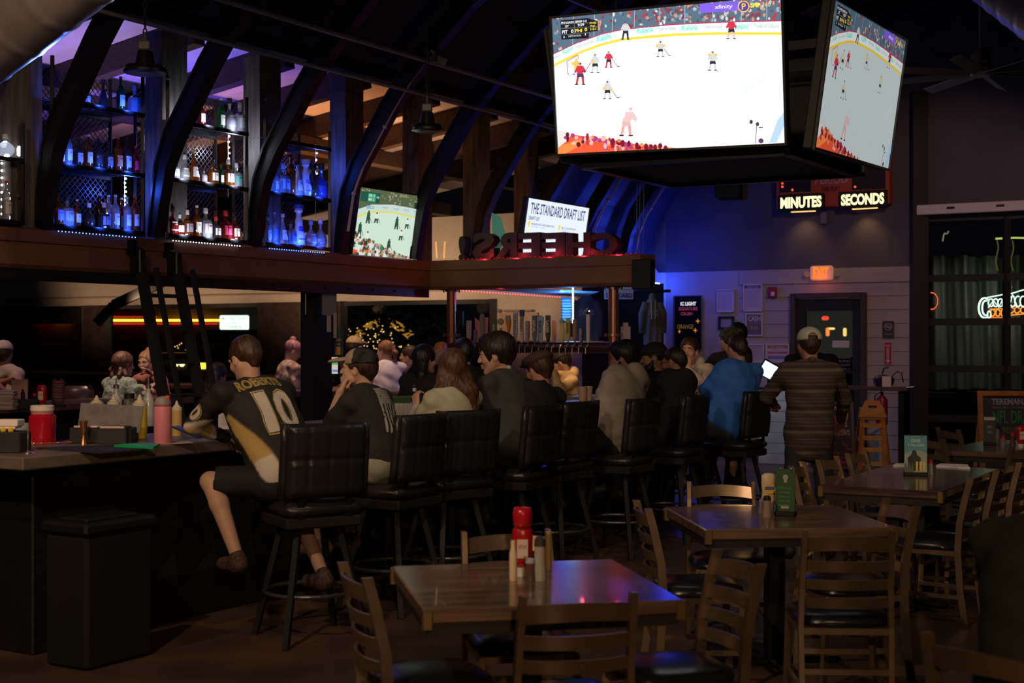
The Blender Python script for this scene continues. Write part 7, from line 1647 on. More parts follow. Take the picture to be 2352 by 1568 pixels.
# ================================================================ figures grown from blended volumes
def surface_nets(G, org, h):
    I = G < 0; nx, ny, nz = G.shape
    cnt = np.zeros((nx - 1, ny - 1, nz - 1), np.int8)
    C8 = [(i, j, k) for i in (0, 1) for j in (0, 1) for k in (0, 1)]
    for i, j, k in C8: cnt += I[i:nx - 1 + i, j:ny - 1 + j, k:nz - 1 + k]
    act = (cnt > 0) & (cnt < 8); idx = np.full(act.shape, -1, np.int64); ii = np.argwhere(act); idx[act] = np.arange(len(ii))
    acc = np.zeros((len(ii), 3)); num = np.zeros(len(ii))
    for a in C8:
        for ax in range(3):
            if a[ax]: continue
            b = list(a); b[ax] = 1
            ga = G[ii[:, 0] + a[0], ii[:, 1] + a[1], ii[:, 2] + a[2]]; gb = G[ii[:, 0] + b[0], ii[:, 1] + b[1], ii[:, 2] + b[2]]
            m = (ga < 0) != (gb < 0); t = np.where(m, ga / np.where(m, ga - gb, 1), 0)
            P = np.array(a, float)[None, :].repeat(len(ii), 0); P[:, ax] += t
            acc[m] += P[m]; num[m] += 1
    V = (ii + acc / np.maximum(num, 1)[:, None]) * h + org
    Fs = []
    for ax in range(3):
        s0 = [slice(None)] * 3; s1 = [slice(None)] * 3; s0[ax] = slice(0, -1); s1[ax] = slice(1, None)
        a_, b_ = I[tuple(s0)], I[tuple(s1)]; ch = np.argwhere(a_ != b_)
        o1, o2 = [(1, 2), (2, 0), (0, 1)][ax]
        ok = (ch[:, o1] > 0) & (ch[:, o2] > 0) & (ch[:, o1] < act.shape[o1]) & (ch[:, o2] < act.shape[o2]); ch = ch[ok]
        def cell(d1, d2):
            c = ch.copy(); c[:, o1] -= d1; c[:, o2] -= d2; return idx[c[:, 0], c[:, 1], c[:, 2]]
        q = np.stack([cell(1, 1), cell(0, 1), cell(0, 0), cell(1, 0)], 1)
        ins = a_[tuple(ch.T)]; q[~ins] = q[~ins][:, ::-1]; Fs.append(q)
    Fq = np.concatenate(Fs); Fq = Fq[(Fq >= 0).all(1)]
    return V, Fq
class Sdf:
    def __init__(s): s.P = []; s.cuts = []; s.fo = (0, 0)
    def cap(s, a, b, ra, rb=None, k=.02, sub=False): s.P.append(('c', np.array(a, float), np.array(b, float), ra, ra if rb is None else rb, k, sub)); return s
    def ell(s, c, r, R=None, k=.02, sub=False): s.P.append(('e', np.array(c, float), np.array(r, float), np.array(R if R is not None else Matrix.Identity(3), float), 0, k, sub)); return s
    def cut(s, p, n): s.cuts.append((np.array(p, float), np.array(n, float))); return s
    def one(s, pr, X):
        if pr[0] == 'c':
            a, b, ra, rb = pr[1:5]; ab = b - a; L2 = max(ab @ ab, 1e-9); t = np.clip(((X - a) @ ab) / L2, 0, 1)
            return np.sqrt((((X - a) - t[..., None] * ab) ** 2).sum(-1)) - (ra + (rb - ra) * t)
        q = (X - pr[1]) @ pr[3]; k0 = np.sqrt(((q / pr[2]) ** 2).sum(-1)); k1 = np.sqrt(((q / pr[2] ** 2) ** 2).sum(-1))
        return k0 * (k0 - 1) / np.maximum(k1, 1e-6)
    def comb(s, G, d, k, sub):
        if sub: h = np.clip(.5 - .5 * (G + d) / k, 0, 1); return G * (1 - h) - d * h + k * h * (1 - h)
        h = np.clip(.5 + .5 * (G - d) / k, 0, 1); return G * (1 - h) + d * h - k * h * (1 - h)
    def eval(s, X):
        G = np.full(X.shape[:-1], .3)
        for pr in s.P: G = s.comb(G, s.one(pr, X), pr[5], pr[6])
        if s.fo[0]: G = G + s.fo[0] * s.folds(X, s.fo[1])
        for p, n in s.cuts: G = np.maximum(G, (X - p) @ n)
        return G
    def bb(s, pr):
        if pr[0] == 'c': r = max(pr[3], pr[4]); return np.minimum(pr[1], pr[2]) - r, np.maximum(pr[1], pr[2]) + r
        r = np.abs(pr[3]) @ pr[2]; return pr[1] - r, pr[1] + r
    def mesh(s, h, fold=0.0, seed=0):
        s.fo = (fold, seed)
        bs = [s.bb(p) for p in s.P if not p[6]]; lo = np.min([b[0] for b in bs], 0) - 2.5 * h; hi = np.max([b[1] for b in bs], 0) + 2.5 * h
        n = np.ceil((hi - lo) / h).astype(int) + 1; G = np.full(n, .3, np.float32)
        ax = [lo[i] + h * np.arange(n[i]) for i in range(3)]
        for pr in s.P:
            a, b = s.bb(pr); m = max(.035, pr[5] * 1.3); i0 = np.maximum(((a - m - lo) / h).astype(int), 0); i1 = np.minimum(((b + m - lo) / h).astype(int) + 2, n)
            if (i1 <= i0).any(): continue
            X = np.stack(np.meshgrid(ax[0][i0[0]:i1[0]], ax[1][i0[1]:i1[1]], ax[2][i0[2]:i1[2]], indexing='ij'), -1)
            sl = (slice(i0[0], i1[0]), slice(i0[1], i1[1]), slice(i0[2], i1[2])); G[sl] = s.comb(G[sl], s.one(pr, X), pr[5], pr[6])
        if fold or s.cuts:
            X = np.stack(np.meshgrid(*ax, indexing='ij'), -1)
            if fold: G += (fold * s.folds(X, seed)).astype(np.float32)
            for p, nn in s.cuts: G = np.maximum(G, ((X - p) @ nn).astype(np.float32))
        return surface_nets(G, lo, h)
    @staticmethod
    def folds(X, seed):
        x, y, z = X[..., 0], X[..., 1], X[..., 2]; a = seed * 1.7
        return np.sin(23 * x + 31 * z + 9 * y + a) * np.sin(17 * y - 19 * z + 2 * a) + .6 * np.sin(47 * z + 29 * x + 5 * np.sin(13 * y + a)) * np.sin(21 * x + 11 * y + a)
def np_obj(name, V, Fq, mats, parent, off, midx=None, smooth=True):
    me = bpy.data.meshes.new(name); me.from_pydata((V - np.array(off)).tolist(), [], Fq.tolist())
    for m in mats: me.materials.append(m)
    if midx is not None: me.polygons.foreach_set('material_index', np.asarray(midx, np.int32))
    me.polygons.foreach_set('use_smooth', [smooth] * len(me.polygons)); me.update()
    o = bpy.data.objects.new(name, me); col.objects.link(o); o.parent = parent; return o
def hd(a): a = math.radians(a); return Vector((-math.sin(a), math.cos(a), 0))
def ik(a, b, l1, l2, hint):
    d = b - a; L = min(d.length, (l1 + l2) * .995); d.normalize(); x = (l1 * l1 - l2 * l2 + L * L) / (2 * L); hgt = math.sqrt(max(l1 * l1 - x * x, 0)); hn = Vector(hint) - d * Vector(hint).dot(d)
    hn.normalize(); return a + d * x + hn * hgt, a + d * L
def skinm(t): return mat('skin_%s' % t, {'fair': (.52, .31, .22), 'tan': (.42, .20, .13), 'dark': (.10, .05, .035), 'mid': (.32, .16, .10)}[t], .55, var=.06, scale=12)
def hairm(c): return mat('hair_%02d%02d%02d' % tuple(int(x * 99) for x in c), c, .45, var=.5, scale=60, stretch=(1, 1, .25), bump=.4)
def hand_sdf(S, w, d, n, side, curl=.5, sc_=1.0, spread=.0):
    """wrist w, finger direction d, palm normal n, side = direction of the thumb"""
    w, d, n = Vector(w), Vector(d).normalized(), Vector(n); n = (n - d * n.dot(d)).normalized(); s = n.cross(d).normalized() * side
    for i, u in enumerate((.030, .010, -.010, -.029)):
        kn = w + d * (.088 - .004 * abs(i - 1)) * sc_ + s * u * sc_; S.cap(w + s * u * .55 * sc_ + d * .005, kn, .0145 * sc_, .0115 * sc_, .012)
        L = (.040, .045, .042, .034)[i] * sc_; a1, a2 = curl * .9, curl * 2.0
        d1 = (d * math.cos(a1) + n * math.sin(a1)); d2 = (d * math.cos(a2) + n * math.sin(a2)); p1 = kn + d1 * L; p2 = p1 + d2 * L * .85
        S.cap(kn, p1, .0098 * sc_, .0090 * sc_, .004); S.cap(p1, p2, .0088 * sc_, .0075 * sc_, .004)
    t0 = w + d * .022 * sc_ + s * .024 * sc_; t1 = w + d * .060 * sc_ + s * .048 * sc_ + n * .018 * sc_; t2 = t1 + (d * .8 + n * .6 * curl - s * .15 * curl).normalized() * .034 * sc_
    S.cap(t0, t1, .0145 * sc_, .0115 * sc_, .010); S.cap(t1, t2, .0108 * sc_, .0088 * sc_, .004)
def head_sdf(S, c, R, fe=False, jaw=1.0, sc_=1.0):
    c = Vector(c)
    def T(x, y, z): return c + R @ Vector((x * sc_, y * sc_, z * sc_))
    def E(p, r, k=.02, sub=False, Rl=None): S.ell(T(*p), [q * sc_ for q in r], (R if Rl is None else R @ Rl), k, sub)
    E((0, -.018, .030), (.076, .096, .090)); E((0, .022, -.030), (.058 * jaw, .066, .078), .03)
    for s in (-1, 1):
        S.cap(T(s * .055 * jaw, -.005, -.045), T(s * .022, .062, -.098), .021 * sc_, .018 * sc_, .025)
        E((s * .036, .062, -.024), (.026, .024, .026), .02); E((s * .031, .094, .006), (.017, .014, .012), .010, True)
        E((s * .080, -.008, -.010), (.010, .021, .032), .006, Rl=Matrix.Rotation(s * -.35, 3, 'Z')); E((s * .090, -.004, -.008), (.006, .010, .018), .006, True)
        S.cap(T(s * .045, .076, .022), T(s * .014, .088, .024), .009 * sc_, .009 * sc_, .012)
        E((s * .013, .100, -.030), (.009, .010, .008), .006)
    S.cap(T(0, .086, .016), T(0, .107, -.026), .0080 * sc_, .0120 * sc_, .010); E((0, .070, -.100), (.022, .018, .017), .018)
    S.cap(T(-.020, .082, -.057), T(0, .093, -.054), .006 * sc_, .0075 * sc_, .006); S.cap(T(0, .093, -.054), T(.020, .082, -.057), .0075 * sc_, .006 * sc_, .006)
    S.cap(T(-.017, .081, -.067), T(0, .090, -.070), .006 * sc_, .0085 * sc_, .006); S.cap(T(0, .090, -.070), T(.017, .081, -.067), .0085 * sc_, .006 * sc_, .006)
    S.cap(T(-.020, .094, -.0615), T(.020, .094, -.0615), .0022 * sc_, None, .003, True)
    return T
def person(label, hip, face, head, look, tilt=0, roll=0, seated=True, skin='fair', h=.012, hair=('short', (.03, .02, .015)), cap=None, top=None, sleeve='long', bottoms=None, short=False,
           shoe=None, bulk=1.0, wr=None, el=None, hand=None, legs=None, cat='person', hood=False, collar=None, hem=None, eyes=False, beard=None, seed=1, glasses=False, legs_on=True, arms=True, sh_w=.175, jersey=None, over=None, hc=1.0, group=None, name='person'):
    hip, head = Vector(hip), Vector(head); fb = hd(face); rb = Vector((math.cos(math.radians(face)), math.sin(math.radians(face)), 0)); fh = hd(look)
    root = thing(name, (hip.x, hip.y, 0), label, cat, group=group); off = root.location
    Rh = Matrix.Rotation(math.radians(look), 3, 'Z') @ Matrix.Rotation(math.radians(-tilt), 3, 'X') @ Matrix.Rotation(math.radians(roll), 3, 'Y')
    nb = head + Vector((0, 0, -.142)) - fh * .035 - fb * .015; ax = (nb - hip); TL = ax.length; ax.normalize()
    fw = (fb - ax * fb.dot(ax)).normalized(); Rt = Matrix((rb, fw, ax)).transposed()
    bel = hip + ax * TL * .36; che = hip + ax * TL * .70
    S = Sdf(); T = head_sdf(S, head, Rh, sc_=hc)
    S.cap(T(0, -.03, -.05), nb - ax * .02 - fb * .0, .052, .058, .03)
    sh = [nb - ax * .058 - rb * sh_w, nb - ax * .058 + rb * sh_w]
    S.ell(che, (.145, .10, .15), Rt, .03); S.ell(bel, (.13, .10, .14), Rt, .03); S.ell(hip + ax * .03, (.145, .105, .10), Rt, .03); S.cap(sh[0], sh[1], .045, .045, .03)
    U1, U2 = .285, .255
    if wr is None: wr = [hip + fb * .42 - rb * .12 + Vector((0, 0, .28)), hip + fb * .42 + rb * .12 + Vector((0, 0, .28))]
    if el is None: el = [-rb * .5 - Vector((0, 0, 1)), rb * .5 - Vector((0, 0, 1))]
    E_, W_2 = [], []
    for i in range(2): e, w = ik(sh[i], Vector(wr[i]), U1, U2, el[i]); E_.append(e); W_2.append(w)
    if arms:
        for i in range(2):
            k_ = .82 if True else 1; r1 = .040 if sleeve == 'long' else .046
            S.cap(sh[i], E_[i], .046 * bulk ** .5 if sleeve != 'long' else .036, .040 * bulk ** .3 if sleeve != 'long' else .034, .02); S.cap(E_[i], W_2[i], .041 if sleeve != 'long' else .032, .026, .02)
            hdn = (hand or [None, None])[i]; dd_ = (W_2[i] - E_[i]).normalized()
            if hdn: d_, n_, sd_, cu_ = hdn
            else: d_, n_, sd_, cu_ = dd_ * .8 + fb * .2 - Vector((0, 0, .1)), Vector((0, 0, -1)), 1 if i == 0 else -1, .35
            hand_sdf(S, W_2[i], d_, n_, sd_, cu_)
    HJ = [hip - rb * .095, hip + rb * .095]
    if legs is None:
        if seated: legs = [(HJ[0] + fb * .43 - rb * .07 + Vector((0, 0, -.03)), HJ[0] + fb * .34 - rb * .06 + Vector((0, 0, -.47))), (HJ[1] + fb * .43 + rb * .07 + Vector((0, 0, -.03)), HJ[1] + fb * .34 + rb * .06 + Vector((0, 0, -.47)))]
        else: legs = [(HJ[0] + Vector((0, 0, -.44)) + fb * .02 - rb * .03, HJ[0] - rb * .06 + Vector((0, 0, -(hip.z - .09)))), (HJ[1] + Vector((0, 0, -.44)) + fb * .02 + rb * .03, HJ[1] + rb * .06 + Vector((0, 0, -(hip.z - .09))))]
    legs = [(Vector(a), Vector(b)) for a, b in legs]
    if legs_on:
        for i in range(2):
            K, A = legs[i]; S.cap(HJ[i], K, .070, .052, .03); cf = K.lerp(A, .3) - fb * .015; S.cap(K, cf, .050, .052, .02); S.cap(cf, A, .052, .034, .02)
            fo = fb if abs((A - K).z) > .15 else fb; S.cap(A + Vector((0, 0, -.035)) - fb * .02, A + Vector((0, 0, -.055)) + fb * .14, .033, .026, .02)
    V, Fq = S.mesh(h)
    body = np_obj('body', V, Fq, [skinm(skin)], root, off)
    if eyes:
        for s in (-1, 1):
            m = MB(); m.ball(T(s * .031, .0765, .006), .0108, 12, 8); e = m.build('eye', mat('eye_white', (.6, .5, .45), .3), root, smooth=True, off=off)
            m = MB(); m.ball(T(s * .031, .0830, .006), .0055, 10, 6); m.build('iris', mat('iris_dark', (.03, .02, .015), .2), e)
            for o_ in (bpy.data.objects[-1] if False else e.children): 
                for v in o_.data.vertices: v.co -= off
        m = MB()
        for s in (-1, 1): m.tube([T(s * .050, .078, .026), T(s * .033, .090, .034), T(s * .015, .094, .030)], [.003, .0048, .004], 6)
        m.build('eyebrows', hairm(hair[1] if hair else (.03, .02, .015)), root, off=off)
    if glasses:
        m = MB()
        for s in (-1, 1): m.tube([T(s * .032 + .022 * math.cos(t), .098, .006 + .017 * math.sin(t)) for t in [i * PI / 7 for i in range(14)]], .0016, 5, closed=True); m.tube([T(s * .055, .094, .010), T(s * .084, .01, .006)], .0018, 5)
        m.tube([T(-.01, .102, .008), T(.01, .102, .008)], .0016, 5); m.build('glasses', mat('glasses_wire', (.2, .18, .17), .3, .6), root, off=off)
    if hair:
        st, hcq = hair; H = Sdf(); tk = {'buzz': .004, 'short': .009, 'thick': .022, 'long': .018, 'tail': .012, 'bun': .008, 'curly': .02}[st]
        H.ell(T(0, -.022, .036), ((.078 + tk) * hc, (.098 + tk) * hc, (.090 + tk) * hc), Rh, .02)
        if st == 'thick': H.ell(T(0, .05, .105), (.055, .05, .032), Rh, .03)
        if st in ('short', 'thick', 'buzz'): H.cap(T(0, -.078, -.01), T(0, -.066, -.055), .046, .034, .03)
        H.ell(T(0, .098, -.028), (.086 * hc, .078 * hc, .095 * hc), Rh, .015, True)
        for s in (-1, 1): H.ell(T(s * .097, .006, -.052), (.046, .052, .062), Rh, .012, True)
        if st in ('short', 'buzz', 'thick'): H.cut(T(0, 0, -.078 if st != 'buzz' else -.06), Rh @ Vector((0, 0, -1)))
        if st == 'long':
            bk = -fh; dn = Vector((0, 0, -1))
            for s, L in ((-1, .30), (-.45, .36), (.1, .38), (.6, .34), (1, .28)):
                sd = Rh @ Vector((1, 0, 0)); a = T(s * .070, -.045 - .02 * (1 - abs(s)), -.02); b = head + sd * s * .105 + bk * .09 + dn * (.14); e = head + sd * s * .120 + bk * .105 + dn * L
                H.cap(a, b, .042, .046, .03); H.cap(b, e, .046, .018, .03)
        if st == 'curly':
            rn = random.Random(seed); sd = Rh @ Vector((1, 0, 0))
            for k in range(16):
                s = rn.uniform(-1, 1); a = T(s * .085, rn.uniform(-.09, .02), rn.uniform(-.06, .03)); L = rn.uniform(.18, .32); prev = a
                for j in range(4): q = a + sd * (s * .03 * (j + 1) / 2 + .02 * math.sin(j * 2.2 + k)) - fh * (.03 + .01 * math.cos(j * 2 + k)) + Vector((0, 0, -L * (j + 1) / 4)); H.cap(prev, q, .024 - j * .003, .021 - j * .004, .012); prev = q
        if st == 'tail':
            H.cap(T(0, -.11, .02), T(.0, -.145, -.02), .03, .032, .02); H.cap(T(0, -.145, -.02), T(.01, -.135, -.11), .032, .022, .02); H.cap(T(.01, -.135, -.11), T(.015, -.12, -.17), .022, .008, .02)
        if st == 'bun': H.ell(T(0, -.07, .125), (.04, .04, .035), Rh, .012)
        if cap: H.cut(T(0, -.01, .045), Rh @ Vector((0, .25, 1)).normalized())
        V, Fq = H.mesh(min(h, .009), .0022, seed); np_obj('hair', V, Fq, [hairm(hcq)], root, off)
    if beard:
        B = Sdf(); B.ell(T(0, .03, -.075), (.064, .072, .055), Rh, .02)
        for s in (-1, 1): B.cap(T(s * .066, .0, -.02), T(s * .05, .045, -.085), .018, .022, .02)
        B.ell(T(0, .088, -.010), (.05, .05, .052), Rh, .012, True); B.ell(T(0, .112, -.060), (.020, .022, .010), Rh, .006, True); V, Fq = B.mesh(min(h, .009), .0015, seed); np_obj('beard', V, Fq, [hairm(beard)], root, off)
    if cap:
        st, c1, c2 = cap[:3]; ct = mat('cap_%s' % cap[3], c1, .8, var=.1 if len(cap) < 5 else .9, scale=40 if len(cap) < 5 else 18, c2=None if len(cap) < 5 else cap[4]); cb = mat('cap_brim_%s' % cap[3], c2, .75)
        Cq = Sdf()
        if st == 'flat': Cq.ell(T(0, -.005, .075), (.105, .130, .055), Rh @ Matrix.Rotation(-.12, 3, 'X'), .02)
        else: Cq.ell(T(0, -.020, .048), (.095 * hc, .112 * hc, .092 * hc), Rh, .02); Cq.cut(T(0, 0, .035), Rh @ Vector((0, -.12 if st == 'fwd' else .0, -1)).normalized())
        if st == 'back': Cq.ell(T(0, -.14, .055), (.030, .05, .032), Rh, .004, True) if cap[3] != 'white_mesh' else Cq.ell(T(0, -.128, .058), (.038, .05, .034), Rh, .004, True)
        V, Fq = Cq.mesh(min(h, .009))
        mi = None; ms = [ct]
        if len(cap) > 5:
            c = (V[Fq].mean(1) - np.array(T(0, 0, 0))) @ np.array(Rh); mi = (c[:, 1] < .015).astype(int); ms = [cb, ct]
        co = np_obj('cap', V, Fq, ms, root, off, mi)
        Bq = Sdf(); sg = 1 if st in ('fwd', 'flat') else -1
        if st == 'fwd':
            Rb = Rh @ Matrix.Rotation(-.20, 3, 'X'); Bq.ell(T(0, .115, .048), (.074, .086, .020), Rb, .01); Bq.ell(T(0, .115, .022), (.09, .11, .024), Rb, .004, True)
            V, Fq = Bq.mesh(.006); b_ = np_obj('brim', V, Fq, [cb], co, off)
        elif st == 'flat': Bq.ell(T(0, .10, .055), (.07, .05, .010), Rh, .01); V, Fq = Bq.mesh(.006); np_obj('brim', V, Fq, [cb], co, off)
    if top is not None:
        C_ = Sdf(); bk_ = bulk; 
        for t_, rx_, ry_ in ((.12, .172, .135), (.27, .168, .132), (.42, .166, .130), (.57, .170, .128), (.70, .176, .126), (.82, .165, .112)): C_.ell(hip + ax * TL * t_ - fw * .006, (rx_ * bk_, ry_ * bk_, .135), Rt, .05)
        hz = .0 if seated else -.06
        C_.ell(hip + ax * (.05 + hz), (.178 * bk_, .138 * bk_, .13 if seated else .20), Rt, .05); C_.cap(sh[0], sh[1], .062, .062, .04)
        for s in (0, 1): C_.cap(nb - ax * .01, sh[s].lerp(nb, .25), .052, .055, .04)
        if sleeve == 'long':
            for i in range(2): C_.cap(sh[i], E_[i], .064 * bk_ ** .5, .054, .025); C_.cap(E_[i], W_2[i].lerp(E_[i], .06), .053, .037, .02)
        else:
            for i in range(2): C_.cap(sh[i], sh[i].lerp(E_[i], .78), .066, .064, .025)
            for i in range(2):
                d_ = (E_[i] - sh[i]).normalized(); q = sh[i].lerp(E_[i], .86); S2 = Sdf(); C_.ell(q + d_ * .05, (.075, .075, .05), None if False else Matrix((d_.orthogonal().normalized(), d_.cross(d_.orthogonal().normalized()), d_)).transposed(), .004, True)
        if hood: C_.ell(nb - fw * .085 + ax * .015, (.105, .075, .075), Rt, .03); C_.ell(nb + fw * .03 + ax * .03, (.075, .085, .05), Rt, .03); C_.ell(nb + ax * .09 + fw * .01, (.062, .07, .07), Rt, .01, True)
        if collar: 
            Q = Sdf(); Q.cap(nb - rb * .06 + ax * .012 + fw * .03, nb - fw * .055 + ax * .04, .020, .020, .02); Q.cap(nb + rb * .06 + ax * .012 + fw * .03, nb - fw * .055 + ax * .04, .020, .020, .02); V, Fq = Q.mesh(.008); np_obj('collar', V, Fq, [collar], root, off)
        if hem is not None: C_.cut(Vector((0, 0, hem)), (0, 0, -1))
        C_.ell(nb + ax * .075 + fw * .02, (.058, .062, .055), Rt, .008, True)
        V, Fq = C_.mesh(h, .005, seed)
        mi = None; ms = [top]
        if jersey and callable(jersey):
            rgb = jersey(V, dict(hip=hip, rb=rb, fw=fw, ax=ax, TL=TL, sh=sh, E=E_, W=W_2, nb=nb))
            for _ in range(1):
                fm = rgb[Fq].mean(1); rgb = np.zeros_like(rgb); ct_ = np.zeros(len(rgb))
                for j in range(4): np.add.at(rgb, Fq[:, j], fm); np.add.at(ct_, Fq[:, j], 1)
                rgb /= np.maximum(ct_, 1)[:, None]
        so = np_obj('shirt' if not hood else 'hoodie', V, Fq, ms, root, off, mi)
        if jersey:
            at_ = so.data.color_attributes.new('cloth', 'FLOAT_COLOR', 'POINT'); at_.data.foreach_set('color', np.concatenate([rgb, np.ones((len(rgb), 1))], 1).astype(np.float32).ravel())
        if sleeve == 'long' and h < .013:
            pass
    else: so = None; C_ = None
    if bottoms is not None and legs_on:
        B = Sdf(); B.ell(hip - Vector((0, 0, 0)), (.175 * bulk, .135, .115), Rt if seated else None, .04)
        for i in range(2):
            K, A = legs[i]
            if short: B.cap(HJ[i], HJ[i].lerp(K, .86), .090, .082, .04); d_ = (K - HJ[i]).normalized(); o_ = d_.orthogonal().normalized(); B.ell(K + d_ * .0, (.10, .10, .05), Matrix((o_, d_.cross(o_), d_)).transposed(), .004, True)
            else: B.cap(HJ[i], K, .086, .066, .04); B.cap(K, A + Vector((0, 0, .02)), .064, .050, .03)
        V, Fq = B.mesh(max(h, .010), .0035, seed + 3); np_obj('shorts' if short else 'trousers', V, Fq, [bottoms], root, off)
    if legs_on:
        for i in range(2):
            K, A = legs[i]; Q = Sdf(); Q.cap(A + Vector((0, 0, -.035)) - fb * .03, A + Vector((0, 0, -.055)) + fb * .15, .046, .038, .02); Q.cap(A + Vector((0, 0, .0)), A + Vector((0, 0, -.05)), .044, .044, .02); Q.cut(A + Vector((0, 0, -.088)), (0, 0, -1)); V, Fq = Q.mesh(max(h, .010)); np_obj('shoe', V, Fq, [shoe or mat('shoe_black', (.02, .02, .022), .6)], root, off)
    return dict(root=root, T=T, shirt=C_, fw=fw, rb=rb, ax=ax, nb=nb, che=che, hip=hip, sh=sh, E=E_, W=W_2, off=off, body=S, so=so, TL=TL)
def decal(pieces, o, ex, ey, d, S, off, parent, name, lift=.004, cell=.02):
    """flat ink pieces (verts in metres on the plane ex, ey at o) pressed along d onto the surface of S"""
    bm = bmesh.new(); mats = []
    for M, V2, Fs, lay in pieces:
        if M not in mats: mats.append(M)
        vs = [bm.verts.new((x, y, lay)) for x, y in V2]
        for f in Fs:
            try: q = bm.faces.new([vs[i] for i in f]); q.material_index = mats.index(M)
            except ValueError: pass
    xs = [v.co.x for v in bm.verts]; ys = [v.co.y for v in bm.verts]
    for axis, (lo, hi) in ((0, (min(xs), max(xs))), (1, (min(ys), max(ys)))):
        t = lo + cell
        while t < hi:
            nn = (1, 0, 0) if axis == 0 else (0, 1, 0); bmesh.ops.bisect_plane(bm, geom=bm.verts[:] + bm.edges[:] + bm.faces[:], plane_co=(t, 0, 0) if axis == 0 else (0, t, 0), plane_no=nn); t += cell
    P = np.array([tuple(v.co) for v in bm.verts]); lay = P[:, 2].copy(); o, ex, ey, d = (np.array(q, float) for q in (o, ex, ey, d))
    X = o + P[:, :1] * ex + P[:, 1:2] * ey
    for _ in range(60): g = S.eval(X); X += d * (np.clip(g - lift - lay * .0012, -.02, .05))[:, None] * .7
    bad = np.abs(S.eval(X) - lift) > .012
    vl = list(bm.verts)
    for v, x in zip(vl, X): v.co = Vector(x) - Vector(off)
    bmesh.ops.delete(bm, geom=[v for v, q in zip(vl, bad) if q], context='VERTS')
    me = bpy.data.meshes.new(name); bm.to_mesh(me); bm.free()
    for M in mats: me.materials.append(M)
    ob = bpy.data.objects.new(name, me); col.objects.link(ob); ob.parent = parent; return ob
def tpiece(M, s, x0, y0, w, h, lay=0, bold=.03, arc_=0):
    V, Fs, _ = text_mesh(s, bold); return (M, [(x0 + w * a, y0 + h * b - arc_ * (a - .5) ** 2) for a, b, _z in V], Fs, lay)
def rpiece(M, x0, y0, x1, y1, lay=0): return (M, [(x0, y0), (x1, y0), (x1, y1), (x0, y1)], [(0, 1, 2, 3)], lay)
# ================================================================ the guests
def cloth(n, c, r=.9, var=.12): return mat('cloth_' + n, c, r, var=var, scale=9)
JET = mat('denim_dark', (.018, .02, .028), .85, var=.2)
BLK = cloth('black', (.012, .012, .014))
jm = cloth('jersey', (.1, .1, .1), .75, 0); _n = jm.node_tree.nodes.new('ShaderNodeVertexColor'); _n.layer_name = 'cloth'; jm.node_tree.links.new(_n.outputs[0], jm.node_tree.nodes['Principled BSDF'].inputs['Base Color'])
# 1. jersey man on the nearest stool
s0, f0 = SEAT[0]
jb, jg, jw = cloth('jersey_black', (.016, .015, .015), .75), cloth('jersey_gold', (.48, .33, .12), .7), cloth('jersey_white', (.62, .56, .50), .7)
def jersey_cols(C, g):
    q = C - np.array(g['hip']); s = q @ np.array(g['rb']); f = q @ np.array(g['fw']); t = (q @ np.array(g['ax'])) / g['TL']
    mi = np.zeros(len(C), int); phi = np.degrees(np.arctan2(-f, np.abs(s) + 1e-6))    # 0 = side, 90 = back
    c0 = 0 + (0.72 - t) * 55; wd = np.clip(5 + (0.75 - t) * 26, 5, 17); band = (np.abs(phi - c0) < wd) & (t < .74)
    mi[band & (t > .22)] = 1; mi[band & (t <= .22)] = 2
    for i in range(2):
        a, b, w = (np.array(g[k][i]) for k in ('sh', 'E', 'W')); ua = (b - a) / np.linalg.norm(b - a); tt = (C - a) @ ua; dist = np.linalg.norm((C - a) - tt[:, None] * ua, axis=1)
        out = (((C - np.array(g['nb'])) @ np.array(g['rb'])) * (-1 if i == 0 else 1)) > .12
        arm = (dist < .085) & (tt > .10) & out; low = tt + (-(C - a)[:, 2] - tt * -ua[2]) * 2.2
        ua2 = (w - b) / np.linalg.norm(w - b); t2 = (C - b) @ ua2; d2 = np.linalg.norm((C - b) - t2[:, None] * ua2, axis=1); fore = (d2 < .075) & (t2 > .0) & (t2 < .3)
        mi[arm & (low > .26)] = 2; mi[arm & (low > .31)] = 1; mi[fore & out] = 2; mi[fore & (t2 > .03) & (t2 < .10) & out] = 1
    return np.array([(.016, .015, .015), (.48, .33, .12), (.62, .56, .50)])[mi]
hipJ = Vector((s0.x - .12, s0.y, .875))
J = person('seated man in a black and gold hockey jersey lettered ROBERTS 10', hipJ, 41, at(562, 825, 8.12), 50, 24, h=.0075, skin='fair', hair=('short', (.045, .022, .014)), top=jm, jersey=jersey_cols, bulk=1.16, sh_w=.195, bottoms=cloth('shorts_black', (.012, .012, .014), .8), short=True,
           wr=[at(520, 1004, 8.25), at(585, 1000, 8.45)], el=[Vector((-1, -.25, -.25)), Vector((.6, .3, -1))], legs=[(at(482, 1105, 7.85), at(545, 1278, 7.72)), (hipJ + hd(40) * .40 + Vector((.18, 0, -.05)), at(742, 1318, 7.9))],
           shoe=mat('woven_sandal', (.06, .035, .025), .8, var=.6, scale=60), seed=2, hem=.80)
ex_, ey_, dv = J['rb'], J['ax'], J['fw']; o_ = J['che'] - dv * .30
yel = mat('print_gold', (.42, .33, .12), .7); whi = mat('print_white', (.55, .50, .44), .7)
decal([tpiece(yel, 'ROBERTS', -.140, .108, .25, .070, 0, .055, .05), tpiece(jb, 'ROBERTS', -.140, .108, .25, .070, 1, .025, .05), tpiece(yel, 'ROBERTS', -.140, .108, .25, .070, 2, .0, .05)], o_, ex_, ey_, dv, J['shirt'], J['off'], J['root'], 'name_lettering')
